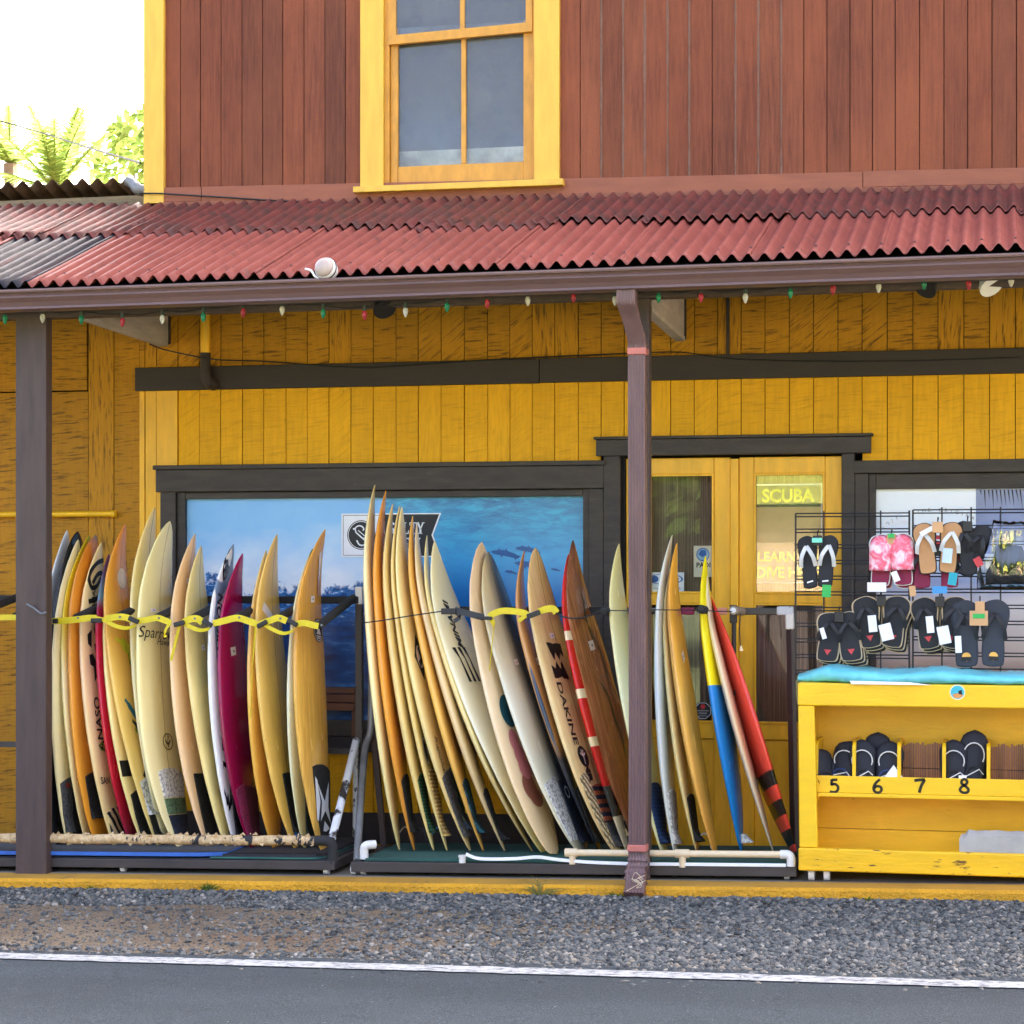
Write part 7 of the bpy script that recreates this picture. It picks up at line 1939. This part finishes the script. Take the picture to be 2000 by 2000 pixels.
def sandals(px, py, h, w, label, top, rim, strapc, Y=GY - .02, spread=.10, layers=1, kind='thong', tilt=0.0, hanger=m_black, tagc=None, logo=None, dx=.5, strap_r=.006):
    """pair hung toes up on a hanger; py is the heel end"""
    c = at(px, py, Y)
    L = h / 400.0; W = w / 400.0 * 1.04; strap_r = strap_r * 2.1; dx = dx * .94
    o = empty('sandal_pair', (c.x, Y, c.z), label, 'sandals', 'sandals hung on the wire grids')
    for ly in range(layers):
        for s in (-1, 1):
            y0 = Y - .024 + ly * .026 - (.005 if s > 0 else 0)
            ca, sa = math.cos(s * spread + tilt), math.sin(s * spread + tilt)
            bx = c.x + s * W * dx + ly * .012; bz = c.z - ly * .014 + (.004 if s > 0 else 0)
            tf = lambda u, v, bx=bx, bz=bz, ca=ca, sa=sa: (bx + u * ca + v * sa, bz - u * sa + v * ca)
            ol = outline_sole(L, W, -s)
            def at_y(y): return lambda u, v: (tf(u, v)[0], y, tf(u, v)[1])
            sole = MB().prism([(u * 1.13, v * 1.03 - .004) for u, v in ol], at_y(y0 + .018), at_y(y0 + .006)).build('sole', rim, o, bevel=.002)
            MB().prism(ol, at_y(y0 + .006), at_y(y0)).build('footbed', top, sole, bevel=.002)
            if ly: continue
            q = lambda u, v, d: Vector((tf(u, v)[0], y0 - d, tf(u, v)[1]))
            if kind == 'thong':
                for e in (-1, 1):
                    MB().ribbon(spl([q(0, L * .80, .002), q(e * W * .12, L * .74, .018), q(e * W * .34, L * .58, .026), q(e * W * .42, L * .40, .004)], 5), strap_r * 1.5, .005, up=(1, -.3, .35 * e)).build('strap', strapc, sole)
                MB().tube([q(0, L * .80, .0), q(0, L * .79, .014)], .004, 6).build('toe_post', strapc, sole)
            else:
                V = []; n = 10
                for i in range(n + 1):
                    v = L * (.28 + .70 * i / n)
                    hw = W * (.50, .505, .505, .51, .515, .52, .52, .51, .47, .38, .2)[i]
                    for j in range(9):
                        a = math.pi * j / 8
                        V.append(q(hw * math.cos(a), v, .004 + .040 * math.sin(a) * (1 - .5 * (i / n) ** 3)))
                mb = MB().add(V, [(i * 9 + k, i * 9 + k + 1, (i + 1) * 9 + k + 1, (i + 1) * 9 + k) for i in range(n) for k in range(8)])
                u_ = mb.build('upper', strapc, sole, smooth='all')
                u_.modifiers.new('t', 'SOLIDIFY').thickness = .003
            if logo == 'tri': flat('triangle_print', xf2(poly2([(-.018, .012), (.018, .012), (0, -.016)]), 1, 0, 0, L * .17), lambda u, v: tuple(q(u, v, .002)), m_redp, sole)
            if logo == 'sun':
                flat('sun_print', disc2(.021, .021, 0, L * .13, 20), lambda u, v: tuple(q(u, v, .002)), flatc('sun_orange', S(236, 176, 84)), sole)
                flat('sun_print', rect2(.044, .02, 0, L * .13 - .01), lambda u, v: tuple(q(u, v, .0026)), m_ink, sole)
            if logo == 'dash': flat('brand_print', xf2(rect2(.03, .007), 1, .2, 0, L * .1), lambda u, v: tuple(q(u, v, .002)), m_white, sole)
    hz = c.z + L * .93
    MB().box(c.x - .022, c.x + .022, Y - .05, Y - .03, hz - .03, hz + .02).build('hanger', hanger, o, bevel=.003)
    MB().tube(spl([(c.x, Y - .035, hz + .02), (c.x, Y - .03, hz + .035), (c.x, Y + .0, hz + .045), (c.x, GY + .006, hz + .036)], 4), .003, 6).build('hook', m_wire, o)
    if tagc:
        for (tx_, tz_, tw, th_, tm, tr) in tagc:
            sh_ = xf2(rect2(tw, th_), 1, tr, c.x + tx_, c.z + tz_)
            MB().prism(sh_[0][:2] + [sh_[0][3], sh_[0][2]], lambda u, v: (u, Y - .0585 - .003 * tagc.index((tx_, tz_, tw, th_, tm, tr)), v), lambda u, v: (u, Y - .0605 - .003 * tagc.index((tx_, tz_, tw, th_, tm, tr)), v)).build('tag', tm, o)
    return o
F_BK = mat('footbed_black', S(34, 35, 38), .75, var=.2, bump=.3, bscale=150); F_GY = mat('footbed_slate', S(52, 56, 64), .75, var=.2, bump=.2, bscale=120); F_TN = mat('footbed_tan', S(196, 146, 96), .7, var=.15)
RIM = mat('sole_cream_edge', S(206, 182, 146), .7); RBK = mat('sole_black', S(26, 26, 28), .7); STW = mat('strap_white', S(226, 226, 220), .5); STK = mat('strap_black', S(40, 38, 38), .6)
F_MG = mat('footbed_maroon', S(140, 30, 70), .7)
t_ = NT('pink_tie_dye'); t_.col(t_.ramp(t_.noise(t_.coord(), 26, 3, .5, .8), [(.34, S(250, 220, 222)), (.48, S(240, 140, 160)), (.6, S(236, 90, 110)), (.72, S(244, 160, 170))])); t_.p.inputs['Roughness'].default_value = .7; TIE = t_.m
GRT = flatc('green_tag', S(50, 176, 84)); MINT = flatc('mint_tag', S(120, 214, 190)); KRF = flatc('kraft_card', S(206, 160, 112)); BLT = flatc('blue_tag', S(70, 150, 206)); TLT = flatc('teal_tag', S(30, 160, 176))
sandals(1598, 1146, 98, 32, 'black flip flops with white straps and a green tag', F_BK, RBK, STW, spread=.10, dx=.44, logo='dash', tagc=[(.045, -.02, .042, .06, GRT, -.05), (.0, .225, .05, .022, MINT, 0)])
sandals(1742, 1142, 96, 42, 'pink tie dye slip on sandals with white edges', F_MG, STW, TIE, kind='slide', spread=-.03, dx=.54, layers=2, tagc=[(.10, -.03, .03, .05, KRF, .1), (.02, .04, .03, .05, m_paper, .4), (.0, .235, .03, .02, GRT, 0)], hanger=KRF)
sandals(1828, 1146, 76, 36, 'maroon and black flip flops hung behind the tan pair', F_MG, F_MG, STK, Y=GY + .008 - .02, spread=.03, dx=.75)
sandals(1832, 1118, 94, 38, 'tan flip flops with white straps on a kraft card', F_TN, RBK, STW, Y=GY - .06, spread=.12, dx=.48, hanger=KRF, tagc=[(.045, .08, .045, .07, flatc('beach_tag', S(190, 212, 222)), -.1), (-.045, .20, .08, .022, m_paper, .5), (.07, -.03, .04, .06, TLT, -.15), (.0, .215, .05, .05, KRF, 0)])
sandals(1890, 1122, 100, 34, 'black flip flops turned edge on beside the clear bag', F_BK, RBK, STK, Y=GY - .05, spread=-.28, dx=.15, tagc=[(.05, .06, .035, .045, m_redp, .5)], tilt=.12)
sandals(1640, 1289, 92, 48, 'stack of black flip flops with cream edges and red triangle, unlabelled', F_BK, RIM, STK, spread=-.10 + .0, dx=.52, layers=3, logo='tri', tagc=[(-.075, .13, .022, .055, m_paper, .3)])
sandals(1722, 1262, 96, 46, 'black flip flops under a blank white card', F_BK, RIM, STK, spread=.16, dx=.42, layers=3, logo='tri', tagc=[(-.02, .285, .09, .045, m_paper, 0), (.025, .07, .058, .08, m_paper, .25), (-.04, .11, .04, .08, m_paper, .1)])
sandals(1836, 1264, 96, 46, 'black flip flops under a blue tag', F_BK, RIM, STK, spread=.16, dx=.42, layers=3, logo='tri', tagc=[(-.0, .275, .07, .035, BLT, 0), (.02, .06, .056, .085, m_paper, .2), (-.045, .11, .035, .08, m_paper, .1)])
sandals(1914, 1299, 122, 48, 'slate grey flip flops with sunset prints and kraft card', F_GY, F_GY, STK, Y=GY - .04, spread=.04, dx=.52, logo='sun', hanger=KRF, tagc=[(-.005, .225, .085, .07, KRF, 0), (-.005, .235, .055, .022, GRT, 0), (-.10, .1, .03, .08, m_paper, .05)])
# clear plastic bag with dark goods at the right
class t_: m = glassmat('clear_plastic', tint=(.86, .87, .88), boost=2.5)
cb0 = at(1908, 1090, GY - .06).x
zcb = at(1930, 1150, GY).z
crumple('clear_bag', t_.m, 'clear crumpled plastic bag of dark goods hung beside the sandals', 'bag', cb0, cb0 + .3, GY - .09, GY - .01, zcb, lambda f: .07 + .24 * min(1, f * 4) * min(1, (1.02 - f) * 4), 9., 40, 18, .01)
crumple('dark_bundle', m_sole, 'dark folded goods inside the clear plastic bag', 'clothing', cb0 + .04, cb0 + .26, GY - .07, GY - .03, zcb + .02, lambda f: .04 + .14 * min(1, f * 4) * min(1, (1.02 - f) * 4), 12., 30, 14, .008)
al = at(1737, 1021, PY - .003)
flat('lettering', xf2(text2('ALOHA', .055, .03), 1, 0.08, al.x, al.z), lambda u, v: (u, PY - .004, v), m_white, po3)
flat('print_line', xf2(rect2(.17, .007), 1, 0.08, al.x, al.z - .035), lambda u, v: (u, PY - .004, v), m_white, po3)

# ---------------------------------------------------------------- weeds along the kerb
def tuft(px, n, h, label, m, spread=1.0, lying=0.0):
    X = at(px, 1722, -1.43).x
    o = empty('weed', (X, -1.43, zg(X)), label, 'weed')
    rr = random.Random(px)
    mb = MB()
    for q in range(n):
        an = rr.uniform(0, 2 * math.pi); tl = rr.uniform(.1, 1.0) * spread
        d = Vector((math.cos(an) * tl + lying, math.sin(an) * tl * .6 - .2, 1)).normalized(); l = h * rr.uniform(.5, 1.1)
        p0 = Vector((X + rr.uniform(-.02, .02), -1.43 + rr.uniform(-.01, .005), zg(X) + .005)); s_ = d.cross(Vector((0, 1, 0))).normalized() * .0035
        p1 = p0 + d * l * .55; p2 = p1 + (d + Vector((math.cos(an) * .6, -.1, -.45))).normalized() * l * .5
        mb.add([p0 - s_, p0 + s_, p1 + s_ * .8, p1 - s_ * .8, p2], [(0, 1, 2, 3), (3, 2, 4)])
    mb.build('blades', m, o, fix=False)
    MB().tube([(X, -1.43, zg(X)), (X, -1.432, zg(X) + .02)], .004, 5).build('stem', m, o)
tuft(405, 46, .07, 'small green weed tuft growing at the yellow kerb', m_palm, 1.0)
tuft(182, 14, .05, 'tiny green sprig at the kerb below the blue mat', m_leaf, 1.0)
tuft(1056, 40, .12, 'dry straw grass tuft at the kerb beside the downspout', m_straw, 1.6, .2)
tuft(1205, 22, .05, 'mossy weed at the foot of the downspout', m_leaf, 1.2)
tuft(1700, 14, .04, 'sparse green weed at the kerb below the cabinet', m_leaf, 1.4)
